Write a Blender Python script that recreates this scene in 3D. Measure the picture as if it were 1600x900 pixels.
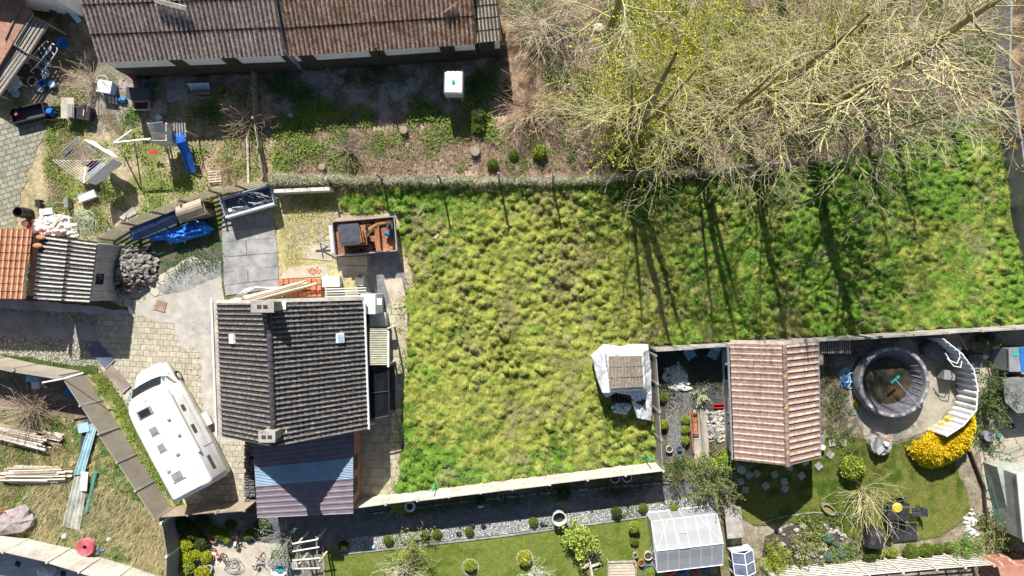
import bpy, math, random
import numpy as np
from mathutils import Vector, Matrix
for _o in list(bpy.data.objects): bpy.data.objects.remove(_o)
SC = bpy.context.scene
COL = SC.collection
# ---------------------------------------------------------------- camera, world, sun, exposure
HC = 40.0; PXM = 26.667            # drone 40 m up; photo pixels per metre on the ground
cam = bpy.data.cameras.new('camera'); cam.lens = 24; cam.sensor_width = 36; cam.clip_end = 3000; cam.clip_start = 0.5
camo = bpy.data.objects.new('camera', cam); COL.objects.link(camo)
camo.location = (0, 0, HC); camo.rotation_euler = (0, 0, 0); SC.camera = camo
SUN_EL = math.radians(38.5); SUN_AZ = math.radians(-11)      # azimuth measured from +Y towards +X
w = bpy.data.worlds.new('World'); SC.world = w; w.use_nodes = True
nt = w.node_tree; nt.nodes.clear()
sky = nt.nodes.new('ShaderNodeTexSky'); sky.sky_type = 'NISHITA'; sky.sun_disc = False
sky.sun_elevation = SUN_EL; sky.sun_rotation = SUN_AZ % (2*math.pi)
bg = nt.nodes.new('ShaderNodeBackground'); bg.inputs[1].default_value = 0.052
wo = nt.nodes.new('ShaderNodeOutputWorld'); nt.links.new(sky.outputs[0], bg.inputs[0]); nt.links.new(bg.outputs[0], wo.inputs[0])
sl = bpy.data.lights.new('sun', 'SUN'); sl.energy = 5.0; sl.angle = math.radians(0.5); sl.color = (1, 0.955, 0.88)
slo = bpy.data.objects.new('sun', sl); COL.objects.link(slo); slo.location = (0, 0, 60)
_d = Vector((-math.sin(SUN_AZ)*math.cos(SUN_EL), -math.cos(SUN_AZ)*math.cos(SUN_EL), -math.sin(SUN_EL)))
slo.rotation_euler = _d.to_track_quat('-Z', 'Y').to_euler()
SC.view_settings.view_transform = 'Standard'; SC.view_settings.look = 'None'
SC.view_settings.exposure = 0.88; SC.view_settings.gamma = 1
SC.render.engine = 'CYCLES'

# ---------------------------------------------------------------- helpers
PI = math.pi
R = random.Random(7)
NR = np.random.default_rng(11)
def W(px, py, z=0.0):
    k = (HC-z)/HC/PXM
    return Vector(((px-800)*k, (450-py)*k, z))
def rot_px(x0, y0, x1, y1):       # world angle of a direction given in the photo
    return math.atan2(-(y1-y0), x1-x0)
def tag(o, label=None, cat=None, group=None, kind=None):
    if label: o['label'] = label
    if cat: o['category'] = cat
    if group: o['group'] = group
    if kind: o['kind'] = kind
    return o
class MB:
    def __init__(s): s.v = []; s.f = []
    def add(s, vs, fs):
        n = len(s.v); s.v += [tuple(a) for a in vs]; s.f += [tuple(i+n for i in f) for f in fs]; return s
    def box(s, x, y, z0, z1, sx, sy, a=0, m=None):
        c, d = math.cos(a), math.sin(a); P = []
        for z in (z0, z1):
            for ux, uy in ((-1,-1),(1,-1),(1,1),(-1,1)):
                lx, ly = ux*sx/2, uy*sy/2; P.append(Vector((x+lx*c-ly*d, y+lx*d+ly*c, z)))
        if m is not None: P = [m @ p for p in P]
        return s.add(P, [(3,2,1,0),(4,5,6,7),(0,1,5,4),(1,2,6,5),(2,3,7,6),(3,0,4,7)])
    def cbox(s, sx, sy, sz, m):     # box centred on the origin, moved by a matrix
        return s.box(0, 0, -sz/2, sz/2, sx, sy, 0, m)
    def prism(s, poly, z0, z1):     # poly: list of (x, y) counter-clockwise; z may be a list
        n = len(poly); zz0 = z0 if isinstance(z0, (list, tuple)) else [z0]*n; zz1 = z1 if isinstance(z1, (list, tuple)) else [z1]*n
        P = [(p[0], p[1], zz0[i]) for i, p in enumerate(poly)] + [(p[0], p[1], zz1[i]) for i, p in enumerate(poly)]
        ar = sum(poly[i][0]*poly[(i+1) % n][1]-poly[(i+1) % n][0]*poly[i][1] for i in range(n))
        F = [tuple(reversed(range(n))), tuple(range(n, 2*n))] + [(i, (i+1) % n, n+(i+1) % n, n+i) for i in range(n)]
        if ar < 0: F = [tuple(reversed(f)) for f in F]
        return s.add(P, F)
    def lathe(s, prof, n=16, x=0, y=0, z=0, sx=1, sy=1):
        P = []; F = []
        for r, h in prof:
            for i in range(n): P.append((x+r*sx*math.cos(2*PI*i/n), y+r*sy*math.sin(2*PI*i/n), z+h))
        for k in range(len(prof)-1):
            for i in range(n): F.append((k*n+i, k*n+(i+1) % n, (k+1)*n+(i+1) % n, (k+1)*n+i))
        flat = len(prof) == 2 and abs(prof[0][1]-prof[1][1]) < 1e-6
        if prof[0][0] > 1e-4 and not flat: F.append(tuple(reversed(range(n))))
        if prof[-1][0] > 1e-4 and not flat: F.append(tuple((len(prof)-1)*n+i for i in range(n)))
        return s.add(P, F)
    def tube(s, pts, r, n=6, closed=False):
        pts = [Vector(p) for p in pts]; m = len(pts); P = []; F = []
        rr = r if isinstance(r, (list, tuple)) else [r]*m
        for k in range(m):
            a = pts[(k-1) % m] if (closed or k > 0) else pts[k]; b = pts[(k+1) % m] if (closed or k < m-1) else pts[k]
            t = (b-a); t = t.normalized() if t.length > 1e-9 else Vector((0,0,1))
            u = t.cross(Vector((0,0,1)));
            if u.length < 1e-3: u = t.cross(Vector((0,1,0)))
            u.normalize(); q = t.cross(u)
            for i in range(n):
                an = 2*PI*i/n; P.append(pts[k]+u*(rr[k]*math.cos(an))+q*(rr[k]*math.sin(an)))
        for k in range(m if closed else m-1):
            j = (k+1) % m
            for i in range(n): F.append((k*n+i, k*n+(i+1) % n, j*n+(i+1) % n, j*n+i))
        if not closed: F += [tuple(reversed(range(n))), tuple((m-1)*n+i for i in range(n))]
        return s.add(P, F)
    def blob(s, x, y, z, rx, ry, rz, seg=8, rings=5, jit=0.15, rng=R):
        P = []; F = []
        for k in range(1, rings):
            th = PI*k/rings
            for i in range(seg):
                an = 2*PI*i/seg; j = 1+rng.uniform(-jit, jit)
                P.append((x+rx*j*math.sin(th)*math.cos(an), y+ry*j*math.sin(th)*math.sin(an), z+rz*j*math.cos(th)))
        P.append((x, y, z+rz)); P.append((x, y, z-rz)); t = len(P)-2
        for k in range(rings-2):
            for i in range(seg): F.append((k*seg+i, (k+1)*seg+i, (k+1)*seg+(i+1) % seg, k*seg+(i+1) % seg))
        for i in range(seg):
            F.append((t, i, (i+1) % seg)); F.append((t+1, (rings-2)*seg+(i+1) % seg, (rings-2)*seg+i))
        return s.add(P, F)
    def slab(s, a, b, c, d, th):     # four corner points, thickened downwards along the normal
        a, b, c, d = map(Vector, (a, b, c, d)); n = (b-a).cross(d-a).normalized()*th
        return s.add([a-n, b-n, c-n, d-n, a, b, c, d], [(3,2,1,0),(4,5,6,7),(0,1,5,4),(1,2,6,5),(2,3,7,6),(3,0,4,7)])
def wave_attr(me, mb):
    w = getattr(mb, 'wv', None)
    if w and len(w) == len(mb.v):
        at = me.attributes.new('wv', 'FLOAT', 'POINT'); at.data.foreach_set('value', w)
def link_mesh(name, me, mat, parent=None, loc=None, smooth=False):
    o = bpy.data.objects.new(name, me); COL.objects.link(o)
    if mat is not None: me.materials.append(mat)
    if smooth: me.polygons.foreach_set('use_smooth', [True]*len(me.polygons))
    if parent is not None: o.parent = parent
    if loc is not None: o.location = loc
    return o
def part(name, mb, mat, root=None, w=False, smooth=False, label=None):
    me = bpy.data.meshes.new(name)
    vs = mb.v
    if w and root is not None:
        r = root
        L = Vector((0, 0, 0))
        while r is not None: L = L + r.location; r = r.parent
        vs = [(a[0]-L.x, a[1]-L.y, a[2]-L.z) for a in vs]
    me.from_pydata([tuple(a) for a in vs], [], mb.f); me.update(); wave_attr(me, mb)
    o = link_mesh(name, me, mat, root, smooth=smooth)
    if label: o['label'] = label
    return o
def thing(name, label, cat, px, py, z=0.0, rot=0.0, group=None):
    o = bpy.data.objects.new(name, None); COL.objects.link(o); o.empty_display_size = 0.3
    o.location = W(px, py, z); o.rotation_euler = (0, 0, rot)
    return tag(o, label, cat, group)
def solo(name, mb, mat, label, cat, px, py, z=0.0, rot=0.0, group=None, w=False, smooth=False):
    me = bpy.data.meshes.new(name); L = W(px, py, z)
    vs = [(a[0]-L.x, a[1]-L.y, a[2]-L.z) for a in mb.v] if w else mb.v
    me.from_pydata([tuple(a) for a in vs], [], mb.f); me.update()
    o = link_mesh(name, me, mat, None, L, smooth); o.rotation_euler = (0, 0, rot)
    return tag(o, label, cat, group)
def npmesh(name, V, F, mat, col=None, parent=None, smooth=False):
    V = np.asarray(V, dtype=np.float32); F = np.asarray(F, dtype=np.int32)
    me = bpy.data.meshes.new(name); k = F.shape[1]
    me.vertices.add(len(V)); me.vertices.foreach_set('co', V.ravel())
    me.loops.add(F.size); me.loops.foreach_set('vertex_index', F.ravel())
    me.polygons.add(len(F)); me.polygons.foreach_set('loop_start', np.arange(0, F.size, k, dtype=np.int32))
    me.update(calc_edges=True)
    if col is not None:
        at = me.color_attributes.new('col', 'FLOAT_COLOR', 'POINT')
        c = np.ones((len(V), 4), dtype=np.float32); c[:, :3] = col; at.data.foreach_set('color', c.ravel())
    return link_mesh(name, me, mat, parent, smooth=smooth)
def copy_tree(o, loc=None, rot=None, scale=None, label=None, parent=None):
    c = o.copy(); COL.objects.link(c)
    if parent is not None: c.parent = parent
    if loc is not None: c.location = loc
    if rot is not None: c.rotation_euler = (0, 0, rot)
    if scale is not None: c.scale = scale if isinstance(scale, tuple) else (scale,)*3
    if label: c['label'] = label
    for ch in list(o.children): copy_tree(ch, parent=c)
    return c
# numpy noise and polygon masks
def vnoise(x, y, seed=0):
    g = np.random.default_rng(seed).random((256, 256)); xi = np.floor(x).astype(int); yi = np.floor(y).astype(int)
    fx = x-xi; fy = y-yi; fx = fx*fx*(3-2*fx); fy = fy*fy*(3-2*fy)
    a = g[xi % 256, yi % 256]; b = g[(xi+1) % 256, yi % 256]; c = g[xi % 256, (yi+1) % 256]; d = g[(xi+1) % 256, (yi+1) % 256]
    return (a*(1-fx)+b*fx)*(1-fy)+(c*(1-fx)+d*fx)*fy
def fbm(x, y, seed=0, oct=4):
    s = 0; a = 0.5; t = 0
    for i in range(oct): s = s+a*vnoise(x*2**i+17.3*i, y*2**i+5.1*i, seed+i); t += a; a *= 0.5
    return s/t
def inpoly(x, y, poly):
    ins = np.zeros(x.shape, bool); n = len(poly); j = n-1
    for i in range(n):
        xi, yi = poly[i]; xj, yj = poly[j]
        c = ((yi > y) != (yj > y)) & (x < (xj-xi)*(y-yi)/(yj-yi+1e-12)+xi); ins ^= c; j = i
    return ins
def wp(poly, z=0): return [tuple(W(a, b, z))[:2] for a, b in poly]
def smask(x, y, poly, soft=0.5, seed=3):      # ragged-edged membership of a photo polygon
    q = wp(poly); dx = (fbm(x*1.1, y*1.1, seed)-0.5)*2*soft*2; dy = (fbm(x*1.1+40, y*1.1, seed+9)-0.5)*2*soft*2
    return inpoly(x+dx+(vnoise(x*6, y*6, seed+2)-.5)*soft*.5, y+dy+(vnoise(x*6+9, y*6, seed+5)-.5)*soft*.5, q)
def rand_in(poly, n, rng=NR, soft=0.0, seed=3, dens=None):
    q = np.array(wp(poly)); lo = q.min(0)-soft; hi = q.max(0)+soft
    out = np.zeros((0, 2)); 
    for _ in range(60):
        p = rng.random((max(n*2, 50), 2))*(hi-lo)+lo
        k = smask(p[:, 0], p[:, 1], poly, soft, seed) if soft > 0 else inpoly(p[:, 0], p[:, 1], [tuple(a) for a in q])
        if dens is not None: k &= rng.random(len(p)) < dens(p[:, 0], p[:, 1])
        out = np.vstack([out, p[k]])
        if len(out) >= n: break
    return out[:n]
# leaf quads and grass blades in bulk
def leaf_arrays(C, size, tilt=0.8, rng=NR, aspect=0.55):
    n = len(C); az = rng.random(n)*2*PI; tl = (rng.random(n)-.3)*tilt*2; ro = (rng.random(n)-.5)*tilt*2
    d = np.stack([np.cos(az)*np.cos(tl), np.sin(az)*np.cos(tl), np.sin(tl)], 1)
    s0 = np.stack([-np.sin(az), np.cos(az), np.zeros(n)], 1); nn = np.cross(d, s0)
    s = s0*np.cos(ro)[:, None]+nn*np.sin(ro)[:, None]
    L = (np.ones(n)*size)[:, None]; Wd = L*aspect
    V = np.stack([C, C+d*L*.5+s*Wd*.5, C+d*L, C+d*L*.5-s*Wd*.5], 1).reshape(-1, 3)
    return V, np.arange(4*n).reshape(-1, 4)
def blade_arrays(B, length, width, lean=0.6, rng=NR, az=None):
    n = len(B); az = rng.random(n)*2*PI if az is None else az
    L = (np.ones(n)*length)[:, None]; ln = (np.ones(n)*lean)[:, None]*(0.5+rng.random((n, 1)))
    d = np.stack([np.cos(az), np.sin(az), np.zeros(n)], 1); s = np.stack([-np.sin(az), np.cos(az), np.zeros(n)], 1)
    up = np.array([0, 0, 1.0]); mid = B+L*.55*(d*np.sin(ln*.6)+up*np.cos(ln*.6)); tip = mid+L*.5*(d*np.sin(np.minimum(ln*1.6, 1.9))+up*np.cos(np.minimum(ln*1.6, 1.9)))
    w = (np.ones(n)*width)[:, None]
    V = np.stack([B-s*w*.5, B+s*w*.5, mid+s*w*.45, mid-s*w*.45, tip], 1).reshape(-1, 3)
    i = np.arange(n)*5
    F = np.concatenate([np.stack([i, i+1, i+2, i+3], 1), np.stack([i+3, i+2, i+4, i+4], 1)])
    return V, F
def tri_blades(B, length, width, lean, rng=NR, az=None):
    n = len(B); az = rng.random(n)*2*PI if az is None else az
    ln = lean*(0.4+rng.random(n)*1.0); L = length*(0.6+0.7*rng.random(n))
    d = np.stack([np.cos(az)*np.sin(ln), np.sin(az)*np.sin(ln), np.cos(ln)], 1); s = np.stack([-np.sin(az), np.cos(az), np.zeros(n)], 1)
    ww = (np.ones(n)*width)[:, None]
    V = np.stack([B-s*ww*.5, B+s*ww*.5, B+d*L[:, None]], 1).reshape(-1, 3)
    return V, np.arange(3*n).reshape(-1, 3)
def mixcol(a, b, t): return np.array(a)[None, :]*(1-t)[:, None]+np.array(b)[None, :]*t[:, None]

# ---------------------------------------------------------------- materials
def _n(t, k, **kw):
    n = t.nodes.new(k)
    for a, b in kw.items():
        if a.startswith('i_'): n.inputs[a[2:].replace('_', ' ')].default_value = b
        else: setattr(n, a, b)
    return n
def c4(c): return (c[0], c[1], c[2], 1)
def M(name, cols, scale=4.0, rough=0.8, bump=0.25, metal=0.0, stretch=(1,1,1), dirt=0.35, dscale=0.7, bscale=None, bdist=0.02, spec=0.3, lo=0.35, hi=0.65, spots=None, valley=None):
    m = bpy.data.materials.new(name); m.use_nodes = True; t = m.node_tree; b = t.nodes['Principled BSDF']
    b.inputs['Roughness'].default_value = rough; b.inputs['Metallic'].default_value = metal; b.inputs['Specular IOR Level'].default_value = spec
    tc = _n(t, 'ShaderNodeTexCoord'); mp = _n(t, 'ShaderNodeMapping'); mp.inputs['Scale'].default_value = stretch
    t.links.new(tc.outputs['Object'], mp.inputs[0])
    nz = _n(t, 'ShaderNodeTexNoise', i_Scale=scale, i_Detail=8.0, i_Roughness=0.65); t.links.new(mp.outputs[0], nz.inputs['Vector'])
    rp = _n(t, 'ShaderNodeValToRGB'); e = rp.color_ramp.elements
    for i, c in enumerate(cols):
        p = lo+(hi-lo)*i/max(1, len(cols)-1)
        if i < 2: e[i].position = p; e[i].color = c4(c)
        else: q = e.new(p); q.color = c4(c)
    if len(cols) == 1: e[1].position = hi; e[1].color = c4(cols[0])
    t.links.new(nz.outputs['Fac'], rp.inputs[0]); out = rp.outputs[0]
    if dirt > 0:
        n2 = _n(t, 'ShaderNodeTexNoise', i_Scale=dscale, i_Detail=5.0, i_Roughness=0.6); t.links.new(tc.outputs['Object'], n2.inputs['Vector'])
        mr = _n(t, 'ShaderNodeMapRange'); mr.inputs[1].default_value = 0.3; mr.inputs[2].default_value = 0.7; mr.inputs[3].default_value = 1-dirt; mr.inputs[4].default_value = 1+dirt*.4
        t.links.new(n2.outputs['Fac'], mr.inputs[0])
        mx = _n(t, 'ShaderNodeMix', data_type='RGBA', blend_type='MULTIPLY'); mx.inputs[0].default_value = 1
        t.links.new(out, mx.inputs[6]); t.links.new(mr.outputs[0], mx.inputs[7]); out = mx.outputs[2]
    if spots:                       # (colour, noise scale, threshold): stains and lichen with a shape of their own
        n3 = _n(t, 'ShaderNodeTexNoise', i_Scale=spots[1], i_Detail=6.0, i_Roughness=0.7); t.links.new(tc.outputs['Object'], n3.inputs['Vector'])
        m3 = _n(t, 'ShaderNodeMapRange'); m3.inputs[1].default_value = spots[2]; m3.inputs[2].default_value = spots[2]+.07; t.links.new(n3.outputs['Fac'], m3.inputs[0])
        mx = _n(t, 'ShaderNodeMix', data_type='RGBA'); t.links.new(m3.outputs[0], mx.inputs[0]); t.links.new(out, mx.inputs[6]); mx.inputs[7].default_value = c4(spots[0]); out = mx.outputs[2]
    if valley:                      # grime lodged in the valleys and laps of a waved sheet: (colour, from, to)
        av = _n(t, 'ShaderNodeAttribute', attribute_name='wv'); nv = _n(t, 'ShaderNodeTexNoise', i_Scale=7.0, i_Detail=5.0); t.links.new(tc.outputs['Object'], nv.inputs['Vector'])
        ad = _n(t, 'ShaderNodeMath', operation='MULTIPLY_ADD'); t.links.new(nv.outputs['Fac'], ad.inputs[0]); ad.inputs[1].default_value = valley[3] if len(valley) > 3 else .5; t.links.new(av.outputs['Fac'], ad.inputs[2])
        mv = _n(t, 'ShaderNodeMapRange'); mv.inputs[1].default_value = valley[1]+.25; mv.inputs[2].default_value = valley[2]+.25; t.links.new(ad.outputs[0], mv.inputs[0])
        mx = _n(t, 'ShaderNodeMix', data_type='RGBA'); t.links.new(mv.outputs[0], mx.inputs[0]); mx.inputs[6].default_value = c4(valley[0]); t.links.new(out, mx.inputs[7]); out = mx.outputs[2]
    t.links.new(out, b.inputs['Base Color'])
    if bump > 0:
        nb = _n(t, 'ShaderNodeTexNoise', i_Scale=bscale or scale*3, i_Detail=6.0); t.links.new(mp.outputs[0], nb.inputs['Vector'])
        bp = _n(t, 'ShaderNodeBump', i_Strength=bump, i_Distance=bdist); t.links.new(nb.outputs['Fac'], bp.inputs['Height']); t.links.new(bp.outputs[0], b.inputs['Normal'])
    return m
def MA(name, rough=0.8, var=0.35, scale=9.0, bump=0.4, spec=0.25, bdist=0.03, trans=0.0):        # colour from the mesh's own 'col' attribute times fine noise
    m = bpy.data.materials.new(name); m.use_nodes = True; t = m.node_tree; b = t.nodes['Principled BSDF']
    b.inputs['Roughness'].default_value = rough; b.inputs['Specular IOR Level'].default_value = spec
    at = _n(t, 'ShaderNodeAttribute', attribute_name='col'); tc = _n(t, 'ShaderNodeTexCoord')
    nz = _n(t, 'ShaderNodeTexNoise', i_Scale=scale, i_Detail=8.0, i_Roughness=0.7); t.links.new(tc.outputs['Object'], nz.inputs['Vector'])
    mr = _n(t, 'ShaderNodeMapRange'); mr.inputs[1].default_value = 0.3; mr.inputs[2].default_value = 0.7; mr.inputs[3].default_value = 1-var; mr.inputs[4].default_value = 1+var
    t.links.new(nz.outputs['Fac'], mr.inputs[0])
    mx = _n(t, 'ShaderNodeMix', data_type='RGBA', blend_type='MULTIPLY'); mx.inputs[0].default_value = 1
    t.links.new(at.outputs['Color'], mx.inputs[6]); t.links.new(mr.outputs[0], mx.inputs[7]); t.links.new(mx.outputs[2], b.inputs['Base Color'])
    if bump > 0:
        bp = _n(t, 'ShaderNodeBump', i_Strength=bump, i_Distance=bdist); t.links.new(nz.outputs['Fac'], bp.inputs['Height']); t.links.new(bp.outputs[0], b.inputs['Normal'])
    if trans > 0:
        tr = _n(t, 'ShaderNodeBsdfTranslucent'); t.links.new(mx.outputs[2], tr.inputs[0]); ms = _n(t, 'ShaderNodeMixShader'); ms.inputs[0].default_value = trans
        t.links.new(b.outputs[0], ms.inputs[1]); t.links.new(tr.outputs[0], ms.inputs[2]); t.links.new(ms.outputs[0], t.nodes['Material Output'].inputs[0])
    return m
def MBR(name, c1, c2, mortar, bw, bh, ms=0.02, rough=0.85, bump=0.5, angle=0, var=0.3, offset=0.5, moss=None, wob=0.03):     # laid blocks
    m = bpy.data.materials.new(name); m.use_nodes = True; t = m.node_tree; b = t.nodes['Principled BSDF']; b.inputs['Roughness'].default_value = rough
    b.inputs['Specular IOR Level'].default_value = 0.25
    tc = _n(t, 'ShaderNodeTexCoord'); mp = _n(t, 'ShaderNodeMapping'); mp.inputs['Rotation'].default_value = (0, 0, angle)
    nw = _n(t, 'ShaderNodeTexNoise', i_Scale=1.3, i_Detail=4.0); t.links.new(tc.outputs['Object'], nw.inputs['Vector'])
    va = _n(t, 'ShaderNodeVectorMath', operation='MULTIPLY_ADD'); t.links.new(nw.outputs['Color'], va.inputs[0]); va.inputs[1].default_value = (wob*4, wob*4, 0); t.links.new(tc.outputs['Object'], va.inputs[2])
    t.links.new(va.outputs[0], mp.inputs[0])
    br = _n(t, 'ShaderNodeTexBrick', offset=offset); br.inputs['Scale'].default_value = 1; br.inputs['Brick Width'].default_value = bw; br.inputs['Row Height'].default_value = bh
    br.inputs['Mortar Size'].default_value = ms; br.inputs['Mortar Smooth'].default_value = 0.3; br.inputs['Color1'].default_value = c4(c1); br.inputs['Color2'].default_value = c4(c2); br.inputs['Mortar'].default_value = c4(mortar)
    t.links.new(mp.outputs[0], br.inputs['Vector'])
    nz = _n(t, 'ShaderNodeTexNoise', i_Scale=2.2, i_Detail=9.0, i_Roughness=0.7); t.links.new(tc.outputs['Object'], nz.inputs['Vector'])
    mr = _n(t, 'ShaderNodeMapRange'); mr.inputs[1].default_value = 0.3; mr.inputs[2].default_value = 0.7; mr.inputs[3].default_value = 1-var; mr.inputs[4].default_value = 1+var*.6; t.links.new(nz.outputs['Fac'], mr.inputs[0])
    mx = _n(t, 'ShaderNodeMix', data_type='RGBA', blend_type='MULTIPLY'); mx.inputs[0].default_value = 1; t.links.new(br.outputs['Color'], mx.inputs[6]); t.links.new(mr.outputs[0], mx.inputs[7]); out = mx.outputs[2]
    if moss:
        n3 = _n(t, 'ShaderNodeTexNoise', i_Scale=moss[1], i_Detail=7.0, i_Roughness=0.7); t.links.new(tc.outputs['Object'], n3.inputs['Vector'])
        m3 = _n(t, 'ShaderNodeMapRange'); m3.inputs[1].default_value = moss[2]; m3.inputs[2].default_value = moss[2]+.1; t.links.new(n3.outputs['Fac'], m3.inputs[0])
        my = _n(t, 'ShaderNodeMix', data_type='RGBA'); t.links.new(m3.outputs[0], my.inputs[0]); t.links.new(out, my.inputs[6]); my.inputs[7].default_value = c4(moss[0]); out = my.outputs[2]
    t.links.new(out, b.inputs['Base Color'])
    bp = _n(t, 'ShaderNodeBump', i_Strength=bump, i_Distance=0.03, invert=True); t.links.new(br.outputs['Fac'], bp.inputs['Height']); t.links.new(bp.outputs[0], b.inputs['Normal'])
    return m
def MV(name, c1, c2, joint, scale, rough=0.85, jw=0.12, bump=0.8, moss=None):      # rounded stones / crazy paving / gravel
    m = bpy.data.materials.new(name); m.use_nodes = True; t = m.node_tree; b = t.nodes['Principled BSDF']; b.inputs['Roughness'].default_value = rough
    tc = _n(t, 'ShaderNodeTexCoord')
    v1 = _n(t, 'ShaderNodeTexVoronoi', i_Scale=scale); v2 = _n(t, 'ShaderNodeTexVoronoi', feature='DISTANCE_TO_EDGE', i_Scale=scale)
    t.links.new(tc.outputs['Object'], v1.inputs['Vector']); t.links.new(tc.outputs['Object'], v2.inputs['Vector'])
    sp = _n(t, 'ShaderNodeSeparateColor'); t.links.new(v1.outputs['Color'], sp.inputs[0])
    mx = _n(t, 'ShaderNodeMix', data_type='RGBA'); mx.inputs[6].default_value = c4(c1); mx.inputs[7].default_value = c4(c2); t.links.new(sp.outputs[0], mx.inputs[0])
    mr = _n(t, 'ShaderNodeMapRange'); mr.inputs[1].default_value = jw*.3; mr.inputs[2].default_value = jw; t.links.new(v2.outputs['Distance'], mr.inputs[0])
    my = _n(t, 'ShaderNodeMix', data_type='RGBA'); my.inputs[6].default_value = c4(joint); t.links.new(mx.outputs[2], my.inputs[7]); t.links.new(mr.outputs[0], my.inputs[0]); out = my.outputs[2]
    nz = _n(t, 'ShaderNodeTexNoise', i_Scale=1.6, i_Detail=8.0, i_Roughness=0.7); t.links.new(tc.outputs['Object'], nz.inputs['Vector'])
    if moss:
        m3 = _n(t, 'ShaderNodeMapRange'); m3.inputs[1].default_value = moss[1]; m3.inputs[2].default_value = moss[1]+.12; t.links.new(nz.outputs['Fac'], m3.inputs[0])
        mz = _n(t, 'ShaderNodeMix', data_type='RGBA'); t.links.new(m3.outputs[0], mz.inputs[0]); t.links.new(out, mz.inputs[6]); mz.inputs[7].default_value = c4(moss[0]); out = mz.outputs[2]
    t.links.new(out, b.inputs['Base Color'])
    bp = _n(t, 'ShaderNodeBump', i_Strength=bump, i_Distance=0.04); t.links.new(mr.outputs[0], bp.inputs['Height']); t.links.new(bp.outputs[0], b.inputs['Normal'])
    return m
def MG(name, tint, alpha, rough=0.08):     # thin clear sheet: mostly see-through, reflects a little
    m = bpy.data.materials.new(name); m.use_nodes = True; t = m.node_tree; b = t.nodes['Principled BSDF']
    b.inputs['Base Color'].default_value = c4(tint); b.inputs['Roughness'].default_value = rough; b.inputs['Alpha'].default_value = alpha
    return m
mat_leaf = MA('leaf', 0.6, 0.25, 6.0, 0, 0.3, trans=0.25)
mat_blade = MA('grass_blade', 0.7, 0.25, 3.0, 0, 0.2, trans=0.2)
mat_soil = MA('soil', 0.95, 0.45, 5.5, 0.9, 0.1, 0.05)
mat_turf = MA('turf', 0.9, 0.35, 7.0, 0.8, 0.1, 0.04)
mat_bark = MA('bark', 0.85, 0.35, 5.0, 0.3, 0.2)
white_paint = M('white_paint', [(.72,.73,.74), (.82,.83,.84)], 3, .4, .02, dirt=.12)
gelcoat = M('gelcoat', [(.8,.8,.79), (.9,.9,.9)], 1.5, .3, 0, dirt=.14, dscale=1.6, stretch=(.4,3,1), spec=.4)
white_wall = M('whitewash', [(.7,.71,.72), (.82,.83,.84)], 2.5, .9, .2, dirt=.15)
offwhite = M('offwhite_plastic', [(.58,.57,.52), (.7,.69,.64)], 3, .5, .05, dirt=.25)
steel = M('galvanised_steel', [(.32,.34,.36), (.48,.5,.52)], 5, .45, .1, metal=.5, dirt=.3)
alu = M('aluminium', [(.62,.63,.64), (.72,.73,.74)], 5, .4, .05, metal=.4, dirt=.15)
dark_metal = M('dark_metal', [(.03,.03,.035), (.06,.06,.065)], 5, .5, .1, dirt=.3)
black_plastic = M('black_plastic', [(.018,.018,.022), (.04,.04,.045)], 6, .5, .1, dirt=.3)
dark_blue_grey = M('anthracite', [(.05,.055,.075), (.08,.085,.11)], 3, .6, .1, dirt=.3)
grey_plastic = M('grey_plastic', [(.2,.21,.22), (.28,.29,.3)], 4, .55, .08, dirt=.25)
blue_plastic = M('blue_plastic', [(.02,.13,.42), (.03,.2,.55)], 3, .35, .03, dirt=.2)
slide_blue = M('slide_blue', [(.02,.12,.5), (.035,.17,.6)], 3, .3, .02, dirt=.15)
light_blue = M('light_blue_plastic', [(.3,.48,.65), (.42,.58,.72)], 3, .45, .03, dirt=.2)
teal = M('teal_plastic', [(.03,.32,.3), (.05,.42,.38)], 3, .4, .03, dirt=.15)
green_plastic = M('green_plastic', [(.02,.2,.12), (.03,.28,.17)], 3, .45, .03, dirt=.2)
red_plastic = M('red_plastic', [(.5,.02,.03), (.6,.04,.05)], 3, .4, .03, dirt=.15)
pink_plastic = M('pink_plastic', [(.55,.06,.14), (.65,.1,.2)], 3, .45, .03, dirt=.2)
orange_plastic = M('orange_plastic', [(.75,.3,.03), (.8,.36,.05)], 3, .4, .03, dirt=.15)
terracotta = M('terracotta', [(.42,.17,.09), (.55,.25,.14)], 5, .85, .15, dirt=.3)
wood = M('weathered_wood', [(.22,.17,.12), (.4,.33,.25)], 3, .85, .3, stretch=(1,9,9), dirt=.35)
wood_y = M('weathered_wood_along_y', [(.22,.18,.13), (.42,.36,.28)], 3, .85, .3, stretch=(9,1,9), dirt=.35)
pale_wood = M('pale_timber', [(.45,.37,.27), (.66,.58,.47)], 3, .8, .25, stretch=(1,8,8), dirt=.3)
grey_wood = M('grey_wood', [(.2,.18,.165), (.38,.35,.32)], 4, .85, .3, stretch=(1,9,9), dirt=.3)
dark_wood = M('dark_wood', [(.05,.035,.025), (.1,.07,.05)], 4, .8, .3, stretch=(1,8,8), dirt=.3)
brown_board = M('brown_board', [(.16,.12,.1), (.24,.19,.16)], 3, .7, .15, dirt=.4)
concrete = M('concrete', [(.3,.285,.26), (.44,.42,.385)], 2.2, .9, .3, dirt=.35, spots=((.2,.19,.165), 1.7, .58))
pale_concrete = M('pale_concrete', [(.42,.4,.36), (.6,.58,.54)], 3, .88, .25, dirt=.3)
fence_conc = M('fence_panel_concrete', [(.36,.33,.28), (.66,.62,.55)], 3, .88, .3, dirt=.3, stretch=(7,7,.5))
grey_conc = M('grey_concrete', [(.2,.2,.195), (.33,.33,.32)], 3, .9, .3, dirt=.35)
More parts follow.
